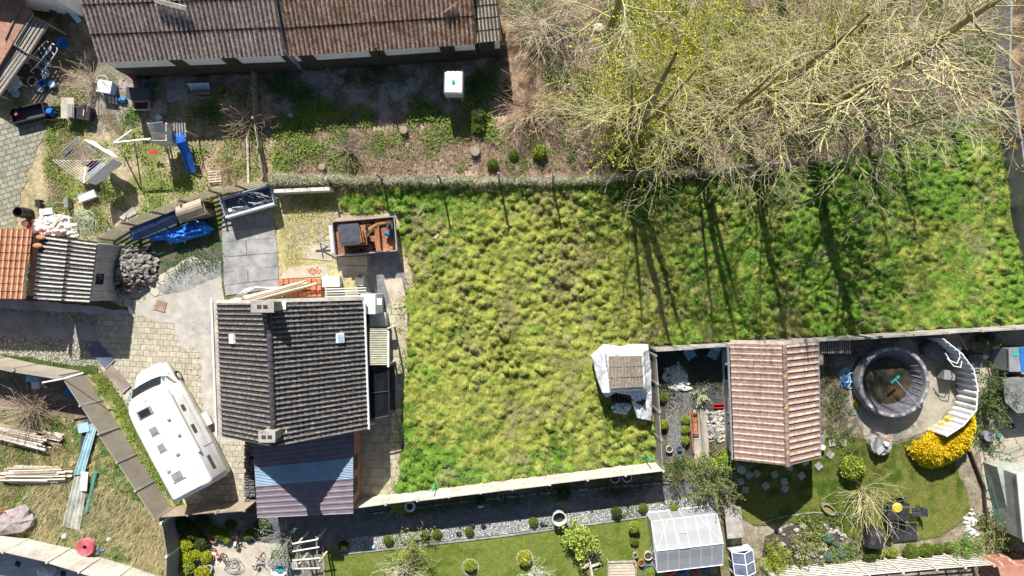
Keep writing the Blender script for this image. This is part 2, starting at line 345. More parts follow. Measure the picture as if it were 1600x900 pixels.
dark_slab = M('dark_slab', [(.14,.145,.155), (.25,.25,.255)], 3, .85, .25, dirt=.4, spots=((.3,.29,.26), 1.2, .6))
brick_red = MBR('brick_wall', (.36,.14,.09), (.28,.11,.075), (.4,.37,.33), .21, .065, .008)
tar = M('tarred_plinth', [(.03,.027,.024), (.07,.062,.055)], 4, .7, .1, dirt=.2)
glass_dark = M('dark_glass', [(.015,.02,.025), (.02,.028,.032)], 2, .08, 0, dirt=0, spec=.6)
glass_teal = M('tinted_glass', [(.1,.22,.22), (.16,.3,.3)], 2, .08, 0, dirt=0, spec=.6)
rubber = M('rubber', [(.015,.015,.016), (.03,.03,.03)], 8, .8, .1, dirt=.2)
rust = M('rust', [(.2,.08,.04), (.42,.2,.11)], 5, .85, .3, dirt=.4)
machine_orange = M('machine_orange', [(.4,.17,.05), (.52,.27,.1)], 4, .5, .1, dirt=.4)
stone = M('stone', [(.3,.28,.25), (.5,.47,.43)], 6, .9, .4, dirt=.4, dscale=3)
dark_stone = M('dark_stone', [(.09,.085,.08), (.34,.32,.29)], 4, .9, .4, dirt=.6, dscale=4)
white_stone = M('white_stone', [(.6,.58,.53), (.8,.78,.74)], 6, .9, .3, dirt=.3, dscale=3)
tarp_white = M('white_tarpaulin', [(.52,.55,.59), (.7,.72,.75)], 3, .5, .4, dirt=.2, bscale=3, bdist=.06, stretch=(1,.5,1))
tarp_blue = M('blue_tarpaulin', [(.015,.13,.55), (.03,.24,.75)], 2, .4, .8, dirt=.15, bscale=3, bdist=.12)
cover_black = M('black_cover', [(.025,.025,.028), (.05,.05,.055)], 4, .45, .7, dirt=.3, bscale=4, bdist=.08)
# ================================================================ SETTING: ground, paving, lawns
def build_ground():
    xs = np.concatenate([[-900, -300, -120, -60, -42], np.arange(-34, 34.01, .12), [42, 60, 120, 300, 900]])
    ys = np.concatenate([[-900, -300, -120, -50, -26], np.arange(-19.5, 19.51, .12), [26, 50, 120, 300, 900]])
    X, Y = np.meshgrid(xs, ys); x = X.ravel(); y = Y.ravel(); n = len(x)
    t = fbm(x*.5, y*.5, 4); t2 = fbm(x*2.2, y*2.2, 8)
    col = mixcol((.15,.12,.07), (.10,.13,.035), np.clip((t-.4)*5, 0, 1))
    col = col*(0.7+.6*t2)[:, None]
    def zone(poly, a, b, soft=.6, seed=3, sc=1.6):
        m = smask(x, y, poly, soft, seed); q = np.clip((fbm(x[m]*sc, y[m]*sc, seed+30)-.36)*4, 0, 1)
        col[m] = mixcol(a, b, q)*(0.72+.56*fbm(x[m]*4, y[m]*4, seed+50))[:, None]
    zone([(-20,150),(190,90),(420,90),(430,300),(150,385),(-20,360)], (.38,.31,.2), (.17,.19,.06), .5, 5, 1.0)      # left wild yard
    zone([(60,20),(170,20),(175,170),(60,175)], (.13,.11,.08), (.22,.19,.14), .5, 6)
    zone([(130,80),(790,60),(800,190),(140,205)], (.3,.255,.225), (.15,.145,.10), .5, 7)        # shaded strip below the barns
    zone([(320,150),(420,120),(430,290),(300,290)], (.34,.25,.18), (.2,.17,.09), .5, 8)
    zone([(420,195),(930,175),(960,295),(420,300)], (.40,.29,.22), (.2,.14,.1), .5, 9)       # bare brown earth
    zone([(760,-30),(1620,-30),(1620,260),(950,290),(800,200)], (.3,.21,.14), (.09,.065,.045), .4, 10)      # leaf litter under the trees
    zone([(425,295),(640,285),(650,480),(430,470)], (.36,.33,.15), (.38,.32,.22), .4, 12, 1.3)   # yellow moss yard
    zone([(160,360),(350,335),(360,440),(230,470),(150,480)], (.12,.115,.09), (.07,.1,.04), .4, 13)
    zone([(-30,560),(160,560),(290,800),(290,910),(-30,910)], (.34,.29,.14), (.13,.17,.05), .5, 14, .8)
    zone([(-30,590),(120,590),(140,660),(-30,700)], (.15,.12,.09), (.2,.16,.12), .4, 15)
    zone([(140,560),(200,600),(300,790),(270,800),(150,600)], (.15,.2,.05), (.3,.27,.16), .3, 16)
    zone([(1020,535),(1145,535),(1150,700),(1035,730)], (.06,.055,.045), (.12,.1,.08), .3, 17)  # courtyard soil, its colour darkened to carry the deep shade
    zone([(1275,530),(1620,510),(1620,910),(1140,910),(1140,720),(1275,720)], (.30,.26,.20), (.2,.17,.12), .4, 18)
    zone([(270,800),(520,800),(520,910),(270,910)], (.3,.28,.24), (.2,.18,.15), .3, 19)
    zone([(500,795),(1130,735),(1140,910),(500,910)], (.14,.14,.06), (.2,.18,.12), .3, 20)
    z = -0.03*fbm(x*1.5, y*1.5, 2)
    far = (np.abs(x) > 34) | (np.abs(y) > 19.6); z[far] = -.02
    V = np.stack([x, y, z], 1); nx = len(xs); i, j = np.meshgrid(np.arange(nx-1), np.arange(len(ys)-1)); a = (j*nx+i).ravel()
    F = np.stack([a, a+1, a+nx+1, a+nx], 1)
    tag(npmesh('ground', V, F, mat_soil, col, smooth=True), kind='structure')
build_ground()
def sheet(name, poly, z, mat, kind='structure', rough=0, seed=1):
    P = []; n = len(poly); r = random.Random(seed)
    for i in range(n):
        a = W(*poly[i]); b = W(*poly[(i+1) % n]); L = (b-a).length; k = max(1, int(L/.35)) if rough > 0 else 1
        nn = Vector((-(b-a).y, (b-a).x, 0)).normalized() if L > 0 else Vector((0,0,0))
        for q in range(k):
            j = r.uniform(-rough, rough) if 0 < q else 0
            p = a.lerp(b, q/k)+nn*j; P.append((p.x, p.y))
    mb = MB(); mb.prism(P, z-.05, z)
    o = part(name, mb, mat); o['kind'] = kind; return o
cobble = MV('cobbles', (.27,.255,.225), (.36,.34,.30), (.11,.12,.06), 5.2, moss=((.1,.12,.04), .60))
crazy = MV('crazy_paving', (.36,.33,.28), (.48,.44,.37), (.2,.2,.1), 2.2, jw=.05, moss=((.33,.32,.2), .62))
blocks = MBR('paving_blocks', (.37,.335,.26), (.46,.42,.335), (.15,.14,.08), .38, .33, .013, angle=.05, var=.36, wob=.05, moss=((.27,.27,.14), 1.7, .59))
lane_conc = M('lane_concrete', [(.34,.335,.33), (.46,.455,.45)], 2.5, .9, .3, dirt=.3)
lane_dark = M('lane_asphalt', [(.23,.225,.22), (.33,.325,.315)], 3, .9, .3, dirt=.3)
apron = M('apron_concrete', [(.36,.335,.3), (.48,.45,.41)], 2.2, .9, .25, dirt=.25, spots=((.36,.32,.22), 1.2, .6))
path_slab = MBR('path_slabs', (.38,.34,.25), (.45,.41,.31), (.2,.19,.1), .5, .5, .015, var=.35, moss=((.2,.2,.1), 1.5, .58))
sheet('lane', [(-60,468),(0,466),(60,470),(140,478),(215,488),(330,480),(330,520),(0,520),(-60,520)], .006, lane_conc, rough=.05)
sheet('cobbled_lane', [(-60,500),(0,482),(80,486),(160,492),(160,578),(60,566),(0,552),(-60,545)], .010, cobble, rough=.06, seed=2)
sheet('lane_wheel_track', [(-60,494),(0,483),(60,490),(150,510),(152,533),(60,528),(-60,520)], .014, lane_dark, rough=.05, seed=3)
sheet('driveway', [(152,493),(215,488),(345,478),(380,480),(385,800),(300,806),(150,560)], .012, blocks, rough=.04, seed=4)
sheet('driveway_apron', [(205,487),(225,470),(300,452),(345,430),(352,480),(372,480),(378,690),(318,690),(314,550),(280,540),(272,505),(230,496)], .017, apron, rough=.05, seed=5)
sheet('cobbled_yard', [(170,470),(225,445),(300,400),(345,415),(345,462),(300,480),(215,488)], .009, crazy, rough=.08, seed=6)
sheet('yard_concrete', [(245,450),(290,408),(345,408),(349,440),(300,452),(262,466)], .013, grey_conc, rough=.12, seed=7)
def slab_row(name, quads, mat, z=.03):
    mb = MB()
    for q in quads:
        P = [W(*p) for p in q]; c = sum(P, Vector())/len(P); P = [c+(p-c)*.975 for p in P]
        mb.prism([(p.x, p.y) for p in P], -.02, z+R.uniform(-.004, .006))
    o = part(name, mb, mat); o['kind'] = 'structure'; return o
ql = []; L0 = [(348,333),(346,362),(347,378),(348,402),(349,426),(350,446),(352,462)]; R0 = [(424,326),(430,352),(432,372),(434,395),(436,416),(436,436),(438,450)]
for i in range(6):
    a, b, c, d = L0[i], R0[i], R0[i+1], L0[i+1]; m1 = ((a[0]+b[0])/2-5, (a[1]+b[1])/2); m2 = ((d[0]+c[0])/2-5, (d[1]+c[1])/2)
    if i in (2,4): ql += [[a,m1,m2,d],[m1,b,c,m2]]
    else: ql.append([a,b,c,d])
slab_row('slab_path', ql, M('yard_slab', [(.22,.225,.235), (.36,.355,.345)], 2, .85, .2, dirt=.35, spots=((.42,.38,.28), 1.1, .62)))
slab_row('slab_yard', [[(470,385),(518,380),(520,408),(472,404)],[(527,402),(574,400),(574,414),(528,415)],[(528,415),(574,415),(574,429),(530,431)],[(445,418),(512,412),(514,432),(437,436)]], M('pale_slab', [(.38,.34,.27), (.5,.45,.37)], 3, .9, .3, dirt=.3), .02)
sheet('trailer_hardstanding', [(572,392),(618,388),(632,430),(636,470),(585,490),(575,440)], .012, dark_slab, rough=.06, seed=9)
sheet('slab_ramp', [(600,438),(628,434),(637,478),(614,482)], .05, M('pinkish_slab', [(.42,.35,.27), (.52,.45,.37)], 2, .9, .2, dirt=.3), seed=9)
sheet('house_path', [(560,465),(636,470),(638,560),(630,660),(626,735),(618,775),(545,800),(545,640)], .008, path_slab, rough=.06, seed=10)
sheet('old_paving', [(-40,190),(60,185),(75,205),(55,240),(32,300),(25,365),(-40,365)], .008, MBR('old_paving_blocks', (.24,.24,.2), (.32,.31,.26), (.12,.14,.06), .45, .3, .03, angle=-.3, var=.4, moss=((.17,.185,.09), 1.0, .56)), rough=.12, seed=11)  # block colours hold the slatted rack's shadow as well as moss
slab_row('barn_yard_slabs', [[(500,140),(522,140),(523,162),(499,162)],[(476,137),(497,140),(497,163),(475,163)],[(520,118),(541,120),(540,133),(521,131)],[(258,128),(290,120),(296,158),(262,160)],[(600,130),(640,125),(660,150),(615,160)]], grey_conc, .015)
# bottom gardens
garden_turf_mat = mat_turf
sheet('brick_path', [(385,808),(480,800),(640,790),(880,764),(1075,748),(1100,770),(1000,785),(780,815),(530,845),(500,862),(440,860),(385,850)], .008, MBR('dark_brick_paving', (.13,.13,.14), (.2,.195,.2), (.09,.09,.09), .21, .1, .01, angle=.13, var=.3, moss=((.3,.27,.22), 1.5, .66)), rough=.03, seed=12)
gravel = MV('white_gravel', (.5,.5,.5), (.8,.79,.77), (.14,.14,.13), 12, jw=.2, bump=1)
sheet('gravel_bed', [(530,843),(780,815),(1000,788),(1112,772),(1118,792),(1000,806),(780,836),(530,864)], .012, gravel, rough=.03, seed=13)
sheet('patio', [(335,845),(450,850),(455,920),(300,920)], .010, M('patio_concrete', [(.42,.37,.3), (.52,.47,.39)], 2, .9, .2, dirt=.25), rough=.06, seed=14)
sheet('shaded_lane', [(-60,850),(0,852),(250,905),(250,940),(-60,940)], .01, MBR('lane_slabs', (.42,.42,.42), (.5,.5,.49), (.28,.28,.27), .8, .8, .012, angle=-.25, var=.25), seed=15)
sheet('courtyard', [(1020,545),(1145,540),(1150,660),(1090,665),(1065,620),(1022,620)], .008, MBR('courtyard_slabs', (.06,.06,.06), (.09,.09,.085), (.04,.04,.035), .5, .5, .01, var=.3), rough=.05, seed=16)  # deep courtyard shade is put into the slab colours
sheet('gravel_path', [(1030,615),(1078,612),(1082,640),(1068,720),(1044,725),(1040,650)], .012, MV('fine_gravel', (.28,.27,.26), (.45,.44,.42), (.1,.1,.09), 15, jw=.2, bump=1), rough=.05, seed=17)
sheet('garden_path', [(1083,640),(1106,640),(1108,725),(1085,722)], .016, M('path_timber_slab', [(.36,.31,.25), (.45,.4,.33)], 3, .9, .2, dirt=.3), seed=18)
sheet('pool_base', [(1330,640),(1322,580),(1345,545),(1420,530),(1470,560),(1490,620),(1465,665),(1400,690),(1350,680)], .010, M('sand', [(.3,.27,.22), (.4,.36,.29)], 4, .95, .3, dirt=.3), rough=.08, seed=19)
sheet('allotment_path', [(1495,600),(1530,520),(1600,515),(1650,520),(1650,910),(1545,900),(1530,700)], .006, M('beige_screed', [(.34,.29,.23), (.46,.4,.33)], 2.5, .9, .25, dirt=.3), rough=.08, seed=20)
sheet('pond_liner', [(1195,838),(1250,815),(1300,812),(1322,840),(1290,870),(1230,882),(1190,870)], .012, M('pond_liner', [(.05,.042,.04), (.09,.075,.065)], 4, .7, .3, dirt=.3), rough=.06, seed=21)
# ---- turf built as real bumpy relief with blades
def turf(name, poly, h, cols, bl_len, n_bl, z0=.02, res=.08, soft=.1, seed=5, bump_sc=2.5, blade_name='grass', lean=.9, tuft=0, zscale=1.0, width=.025, label=None):
    q = np.array(wp(poly)); lo = q.min(0)-.3; hi = q.max(0)+.3
    xs = np.arange(lo[0], hi[0], res); ys = np.arange(lo[1], hi[1], res); X, Y = np.meshgrid(xs, ys); x = X.ravel(); y = Y.ravel()
    rng = np.random.default_rng(seed)
    if tuft > 0:
        T = rand_in(poly, int(tuft), rng); tr = .08+.19*rng.random(len(T))**1.5; th = (.25+.75*rng.random(len(T)))*h*(.5+tr/.27)*np.clip(.1+2.6*(fbm(T[:, 0]*.45, T[:, 1]*.45, seed+40)-.22), .15, 1.5)
        z = np.zeros(X.shape)
        for (tx, ty), r_, h_ in zip(T, tr, th):
            i0 = max(0, int((tx-r_-lo[0])/res)); i1 = min(len(xs), int((tx+r_-lo[0])/res)+2); j0 = max(0, int((ty-r_-lo[1])/res)); j1 = min(len(ys), int((ty+r_-lo[1])/res)+2)
            if i1 <= i0 or j1 <= j0: continue
            dd = ((X[j0:j1, i0:i1]-tx)**2+(Y[j0:j1, i0:i1]-ty)**2)/(r_*r_); z[j0:j1, i0:i1] = np.maximum(z[j0:j1, i0:i1], h_*np.clip(1-dd, 0, 1)**.55)
        z = z+h*.35*fbm(X*1.2, Y*1.2, seed)+h*.35*(vnoise(X*7, Y*7, seed+1)-.3)
    else: z = h*(fbm(X*bump_sc, Y*bump_sc, seed, 3)+.3*(vnoise(X*9, Y*9, seed+3)-.3))
    z = np.clip(z, 0, None).ravel()*zscale+z0
    def colour(px, py, rnd):
        a = fbm(px*.16+3, py*.16, seed+3, 3); b = fbm(px*1.1, py*1.1, seed+6); c = np.clip((a*.40+b*.30+vnoise(px*2.6, py*2.6, seed+8)*.30-.36)*5.0+cols.get('bias', lambda u, v: 0*u)(px, py), 0, 1)
        k = mixcol(cols['a'], cols['b'], c)
        if 'dark' in cols:
            f = np.clip((vnoise(px*3.3, py*3.3, seed+12)*.6+fbm(px*.7, py*.7, seed+13)*.4-.28)*3.2, 0, 1); k = mixcol(cols['dark'], (1, 1, 1), f)*0+k*(.5+.6*f)[:, None]+np.array(cols['dark'])[None, :]*(1-f)[:, None]*.35
        if 'worn' in cols:
            g_ = np.clip((fbm(px*.55+9, py*.55, seed+21)*.75+vnoise(px*2.1, py*2.1, seed+22)*.25-.6)*9, 0, .5); k = k*(1-g_)[:, None]+np.array(cols['worn'])[None, :]*g_[:, None]
        if rnd is not None:
            d = rnd < cols.get('dry', .12); k[d] = np.array(cols['c'])[None, :]*(0.75+.5*rng.random(d.sum()))[:, None]
            k = k*(.72+.56*rng.random(len(k)))[:, None]
        return k
    m = smask(x, y, poly, soft, seed); ok = m.reshape(X.shape); cell = ok[:-1, :-1] & ok[1:, :-1] & ok[:-1, 1:] & ok[1:, 1:]
    nx = len(xs); jj, ii = np.nonzero(cell); a = jj*nx+ii; F = np.stack([a, a+1, a+nx+1, a+nx], 1)
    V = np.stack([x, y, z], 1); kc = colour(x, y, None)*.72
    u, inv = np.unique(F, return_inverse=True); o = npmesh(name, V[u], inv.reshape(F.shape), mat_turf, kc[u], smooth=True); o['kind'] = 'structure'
    B = rand_in(poly, n_bl, rng, soft, seed)
    ix = np.clip(((B[:, 0]-lo[0])/res).astype(int), 0, len(xs)-1); iy = np.clip(((B[:, 1]-lo[1])/res).astype(int), 0, len(ys)-1)
    bz = z.reshape(X.shape)[iy, ix]
    keep = rng.random(len(B)) < .35+.65*np.clip(bz/(h+1e-6), 0, 1); B = B[keep]; bz = bz[keep]
    P = np.stack([B[:, 0], B[:, 1], bz-.01], 1)
    V, F = tri_blades(P, bl_len, width, lean, rng); kk = colour(B[:, 0], B[:, 1], rng.random(len(B)))
    g = npmesh(blade_name, V, F, mat_blade, np.repeat(kk, 3, 0)); tag(g, label or 'green grass blades growing over the lawn', 'grass', kind='stuff')
    return o
MEADOW = [(526,303),(620,290),(900,290),(1200,272),(1380,240),(1550,160),(1562,225),(1578,325),(1600,450),(1605,505),(1300,524),(1018,543),(1012,560),(1024,722),(800,748),(612,773),(626,735),(630,650),(636,560),(634,470),(650,440),(625,380),(630,335),(585,322),(540,330)]
def mead_bias(x, y):      # yellower, drier growth towards the middle-left, lush green to the right and along the edges
    px = x*PXM+800; py = 450-y*PXM
    return -.4*np.clip((345-py)/30, 0, 1)*(px > 600)+.6*np.exp(-((px-790)/170)**2-((py-560)/150)**2)+.45*np.exp(-((px-820)/160)**2-((py-420)/60)**2)-.5*(px > 950)*np.clip((px-950)/200, 0, 1)+.35*np.exp(-((px-1440)/130)**2-((py-400)/80)**2)-.35*np.clip((py-690)/50, 0, 1)-.35*np.clip((670-px)/30, 0, 1)*(py > 440)
turf('meadow', [p for p in MEADOW if True], .26, dict(a=(.155,.30,.035), b=(.37,.40,.085), dark=(.05,.13,.012), worn=(.34,.29,.16), c=(.62,.56,.3), dry=.12, bias=mead_bias), .15, 380000, tuft=6500, seed=31, soft=.3, width=.02, label='rough tufted yellow green grass covering the long fenced meadow', blade_name='tall_grass', lean=.95)
turf('garden_lawn', [(505,868),(530,866),(790,836),(1000,808),(1115,795),(1120,870),(1010,920),(505,920)], .05, dict(a=(.12,.18,.025), b=(.2,.24,.05), c=(.4,.38,.2), dry=.1), .05, 60000, seed=41, soft=.04, bump_sc=3, label='short mown grass of the lower garden beside the gravel bed', blade_name='lawn_grass')
turf('side_lawn', [(1145,735),(1285,712),(1290,680),(1340,680),(1400,695),(1470,670),(1500,740),(1520,800),(1470,840),(1345,850),(1290,815),(1180,820),(1148,800)], .05, dict(a=(.07,.125,.015), b=(.2,.22,.05), c=(.38,.34,.18), dry=.1), .06, 60000, seed=43, soft=.08, bump_sc=3, label='short green grass between the pink roofed house and yellow hedge', blade_name='side_lawn_grass')
turf('verge', [(135,585),(160,580),(290,770),(275,792),(262,770),(165,610)], .07, dict(a=(.1,.18,.03), b=(.19,.24,.05), c=(.42,.3,.2), dry=.2), .09, 6000, seed=45, soft=.12, label='low green weeds beside the row of flat brown fence panels', blade_name='verge_weeds')
turf('lane_verge', [(-40,548),(60,562),(150,570),(152,584),(60,580),(-40,566)], .05, dict(a=(.06,.12,.02), b=(.12,.17,.04), c=(.2,.18,.1), dry=.1), .08, 4000, seed=46, soft=.1, label='strip of grass between the cobbled lane and its fence', blade_name='lane_grass')
turf('wild_garden', [(-40,640),(60,640),(125,660),(165,660),(262,800),(268,860),(262,898),(150,862),(0,832),(-40,825)], .12, dict(a=(.09,.18,.03), b=(.42,.36,.18), c=(.55,.46,.28), dry=.3, bias=lambda x, y: -.5*np.exp(-((x*PXM+800-190)/45)**2-((450-y*PXM-770)/70)**2)), .25, 34000, tuft=520, seed=47, soft=.2, label='straw coloured and green rough grass of the lower left plot', blade_name='rough_grass', lean=1.1)

# ================================================================ loose ground cover
def weeds(name, label, poly, n_clump, leaves, size, h, ca, cb, seed, soft=.5, sp=.22, cat='weeds', dens=None, patch=.5):
    rng = np.random.default_rng(seed)
    d = (lambda x, y: np.clip((fbm(x*.9, y*.9, seed+1)-patch)*8, 0, 1)) if dens is None else dens
    C = rand_in(poly, n_clump, rng, soft, seed, d); k = leaves
    n = len(C)*k; base = np.repeat(C, k, 0); r = np.repeat(.6+.8*rng.random(len(C)), k)
    off = rng.normal(0, sp, (n, 2))*r[:, None]; zz = np.clip(h*r*np.exp(-(off**2).sum(1)/(2*(sp*r)**2)*.5)*(.4+.6*rng.random(n)), .01, None)
    P = np.stack([base[:, 0]+off[:, 0], base[:, 1]+off[:, 1], zz], 1)
    V, F = leaf_arrays(P, size*(.6+.8*rng.random(n)), .7, rng)
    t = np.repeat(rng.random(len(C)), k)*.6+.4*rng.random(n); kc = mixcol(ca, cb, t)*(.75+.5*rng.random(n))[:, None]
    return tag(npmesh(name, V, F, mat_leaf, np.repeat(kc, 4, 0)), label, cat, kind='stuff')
def straw(name, label, poly, n, length, ca, cb, seed, soft=.4, lean=1.2, width=.018, az=None, h=0.05, cat='dry grass', patch=None):
    rng = np.random.default_rng(seed); B = rand_in(poly, n, rng, soft, seed, None if patch is None else (lambda x, y: np.clip((fbm(x*.9, y*.9, seed+1)-patch)*8, 0, 1)))
    P = np.stack([B[:, 0], B[:, 1], h*rng.random(len(B))], 1)
    a = None if az is None else az+rng.normal(0, .45, len(B))+(fbm(B[:, 0]*.6, B[:, 1]*.6, seed)-.5)*3
    V, F = tri_blades(P, length, width, lean, rng, a); kc = mixcol(ca, cb, rng.random(len(B)))*(.7+.6*rng.random(len(B)))[:, None]
    return tag(npmesh(name, V, F, mat_blade, np.repeat(kc, 3, 0)), label, cat, kind='stuff')
G1 = (.09,.17,.02); G2 = (.28,.38,.06); GD = (.035,.09,.02)
weeds('weeds', 'bright green weeds spreading over the left yard round the playset', [(90,150),(400,160),(420,290),(150,370),(60,330)], 420, 26, .10, .16, G1, G2, 51, patch=.47)
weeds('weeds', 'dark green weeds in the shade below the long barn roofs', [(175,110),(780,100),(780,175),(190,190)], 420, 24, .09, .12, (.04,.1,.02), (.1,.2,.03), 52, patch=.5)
weeds('weeds', 'green nettles growing along the edge of the brown earth strip', [(420,170),(780,165),(790,215),(540,225),(560,270),(430,275)], 420, 30, .11, .25, G1, G2, 53, patch=.42)
weeds('weeds', 'small green plants on bare brown earth above the meadow fence', [(560,200),(900,185),(960,275),(560,275)], 160, 26, .10, .2, G1, (.2,.3,.05), 54, patch=.5)
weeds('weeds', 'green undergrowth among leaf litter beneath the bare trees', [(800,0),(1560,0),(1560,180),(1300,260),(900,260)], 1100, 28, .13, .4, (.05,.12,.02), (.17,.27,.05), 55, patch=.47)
weeds('weeds', 'lush dark green weeds in the upper meadow under the tree branches', [(910,292),(1200,275),(1560,180),(1580,330),(1300,330),(1060,345),(920,340)], 420, 26, .11, .3, (.04,.1,.015), (.16,.27,.03), 56, patch=.46)
weeds('ivy', 'glossy dark ivy patch in the meadow below the first tree', [(905,295),(1000,290),(985,345),(945,372),(905,345)], 70, 40, .12, .28, (.03,.08,.015), (.1,.2,.04), 57, patch=.3, cat='ivy')
weeds('weeds', 'tall green weeds around the covered shed in the meadow corner', [(900,560),(930,600),(1010,670),(1020,725),(940,700)], 90, 26, .1, .25, (.05,.12,.015), (.18,.28,.03), 58, patch=.4)
weeds('weeds', 'green weeds between gravel patch and blue tarpaulin', [(255,380),(345,345),(350,430),(300,420),(260,450)], 60, 22, .08, .1, (.03,.08,.02), (.08,.16,.03), 59, patch=.42)
weeds('weeds', 'leafy weeds lining the base of the meadow fence wall', [(432,300),(530,300),(530,325),(440,330)], 40, 22, .09, .16, G1, G2, 60, patch=.35)
weeds('weeds', 'green weeds growing beside the diagonal row of fence panels', [(140,590),(165,590),(285,780),(262,780),(170,640)], 90, 26, .1, .14, G1, G2, 61, patch=.35)
weeds('weeds', 'bushy weeds on the border between the allotment and the pool', [(1275,580),(1300,560),(1330,720),(1290,720)], 70, 24, .1, .2, (.08,.13,.03), (.2,.22,.06), 62, patch=.35)
weeds('border_plants', 'low dark green border plants behind the long grey fence', [(560,806),(640,795),(1020,755),(1040,745),(1000,768),(640,802)], 160, 24, .09, .2, (.04,.08,.02), (.12,.18,.04), 63, soft=.1, patch=.3, cat='plants')
weeds('border_plants', 'mixed small plants dotted along the white gravel bed', [(535,850),(780,822),(1110,778),(1114,788),(780,832),(540,860)], 60, 22, .08, .15, (.08,.14,.03), (.22,.3,.06), 64, soft=.02, patch=.4, cat='plants')
weeds('border_plants', 'green plants filling the rockery around the small pond', [(1240,806),(1330,800),(1345,850),(1320,880),(1248,884),(1262,840)], 120, 26, .11, .25, (.09,.14,.03), (.24,.28,.08), 65, soft=.2, patch=.42, cat='plants')
weeds('border_plants', 'dark leafy plants in the narrow courtyard by the covered shed', [(1022,545),(1145,545),(1145,640),(1025,640)], 80, 24, .1, .2, (.03,.06,.02), (.1,.15,.04), 66, soft=.1, patch=.47, cat='plants')
weeds('border_plants', 'green bushes and seedlings in the vegetable plots at right', [(1500,560),(1560,590),(1560,700),(1590,720),(1560,780),(1580,860),(1540,870),(1520,700)], 110, 24, .12, .3, (.06,.12,.03), (.2,.26,.07), 67, soft=.2, patch=.45, cat='plants')
straw('dry_grass', 'dry straw coloured grass in the yard left of the sheds', [(90,90),(180,110),(190,210),(150,360),(60,330),(80,200)], 9000, .22, (.45,.36,.22), (.28,.22,.13), 71, patch=.45)
straw('dry_grass', 'pinkish dry stalks scattered on the brown earth strip', [(430,200),(930,190),(960,270),(430,275)], 14000, .28, (.5,.38,.29), (.16,.11,.08), 72, h=.12)
straw('dry_grass', 'dry fallen twigs carpeting the ground beneath the trees', [(790,-20),(1580,-20),(1560,200),(1200,262),(900,265)], 30000, .5, (.6,.5,.36), (.1,.075,.05), 73, lean=1.25, width=.024, h=.35)
straw('dry_grass', 'long bleached grass lying beside the pale boundary wall', [(60,740),(170,760),(260,790),(265,885),(150,855),(20,820)], 12000, .4, (.52,.44,.27), (.33,.28,.15), 74, lean=1.25, az=-1.9, width=.022)
straw('dry_grass', 'brown bleached weeds at the foot of the stacked timber', [(0,690),(120,690),(120,800),(0,790)], 4000, .3, (.45,.32,.18), (.3,.22,.12), 75, lean=1.2, patch=.42)
straw('dry_grass', 'bleached ivy and grass fringe along the upper meadow fence', [(428,274),(600,280),(900,281),(1190,259),(1190,266),(900,287),(600,287),(432,289)], 15000, .32, (.62,.58,.44), (.4,.38,.25), 76, soft=.08, lean=1.1, h=.8, width=.022)
weeds('weeds', 'tiny weeds and moss in the joints of the block driveway', [(155,495),(330,490),(375,700),(380,795),(310,800),(160,570)], 70, 9, .07, .03, (.12,.15,.04), (.25,.27,.08), 79, patch=.52)
weeds('weeds', 'yellow green weeds creeping out of the meadow over the path edge', [(622,440),(642,440),(645,560),(640,660),(632,740),(612,775),(616,700)], 80, 16, .09, .06, (.12,.2,.03), (.32,.35,.08), 80, soft=.2, patch=.42)
weeds('weeds', 'ragged weeds overgrowing the foot of the long pale fence in the meadow', [(612,768),(800,744),(1024,716),(1024,723),(800,751),(612,775)], 130, 22, .1, .22, (.07,.15,.02), (.3,.36,.08), 81, soft=.1, patch=.4)
straw('dry_grass', 'yellowed grass beside the trailer drawbar', [(435,305),(520,305),(520,380),(440,430)], 3500, .1, (.42,.38,.15), (.3,.28,.12), 77, patch=.4)
weeds('hedge', 'low ivy covered hedge running along the upper meadow fence', [(428,278),(600,282),(900,283),(1190,262),(1190,267),(900,289),(600,289),(432,292)], 800, 30, .08, .95, (.07,.11,.03), (.3,.3,.17), 78, soft=.05, sp=.12, dens=lambda x, y: np.ones_like(x), cat='hedge')
# ================================================================ TREES
def seg_mesh(name, S, mat, root, n=4, jit=0.12, seed=0, ca=(.3,.3,.08), cb=(.5,.46,.36)):
    S = np.array(S, dtype=float); p0 = S[:, :3]; p1 = S[:, 3:6]; r0 = S[:, 6]; r1 = S[:, 7]; t = S[:, 8]
    d = p1-p0; L = np.linalg.norm(d, axis=1, keepdims=True)+1e-9; d = d/L
    up = np.where(np.abs(d[:, 2:3]) > .9, np.array([[1., 0, 0]]), np.array([[0, 0, 1.]])); u = np.cross(d, up); u /= np.linalg.norm(u, axis=1, keepdims=True); v = np.cross(d, u)
    V = []
    for p, r in ((p0, r0), (p1, r1)):
        for i in range(n):
            a = 2*PI*i/n; V.append(p+u*(r*math.cos(a))[:, None]+v*(r*math.sin(a))[:, None])
    V = np.stack(V, 1).reshape(-1, 3); b = np.arange(len(S))*2*n
    F = np.concatenate([np.stack([b+i, b+(i+1) % n, b+n+(i+1) % n, b+n+i], 1) for i in range(n)])
    rng = np.random.default_rng(seed); k = mixcol(ca, cb, np.clip(t+rng.normal(0, .12, len(t)), 0, 1))*(.8+.4*rng.random(len(t)))[:, None]
    V -= np.array(root.location)[None, :]
    return npmesh(name, V, F, mat, np.repeat(k, 2*n, 0), root)
DENS = [.54]
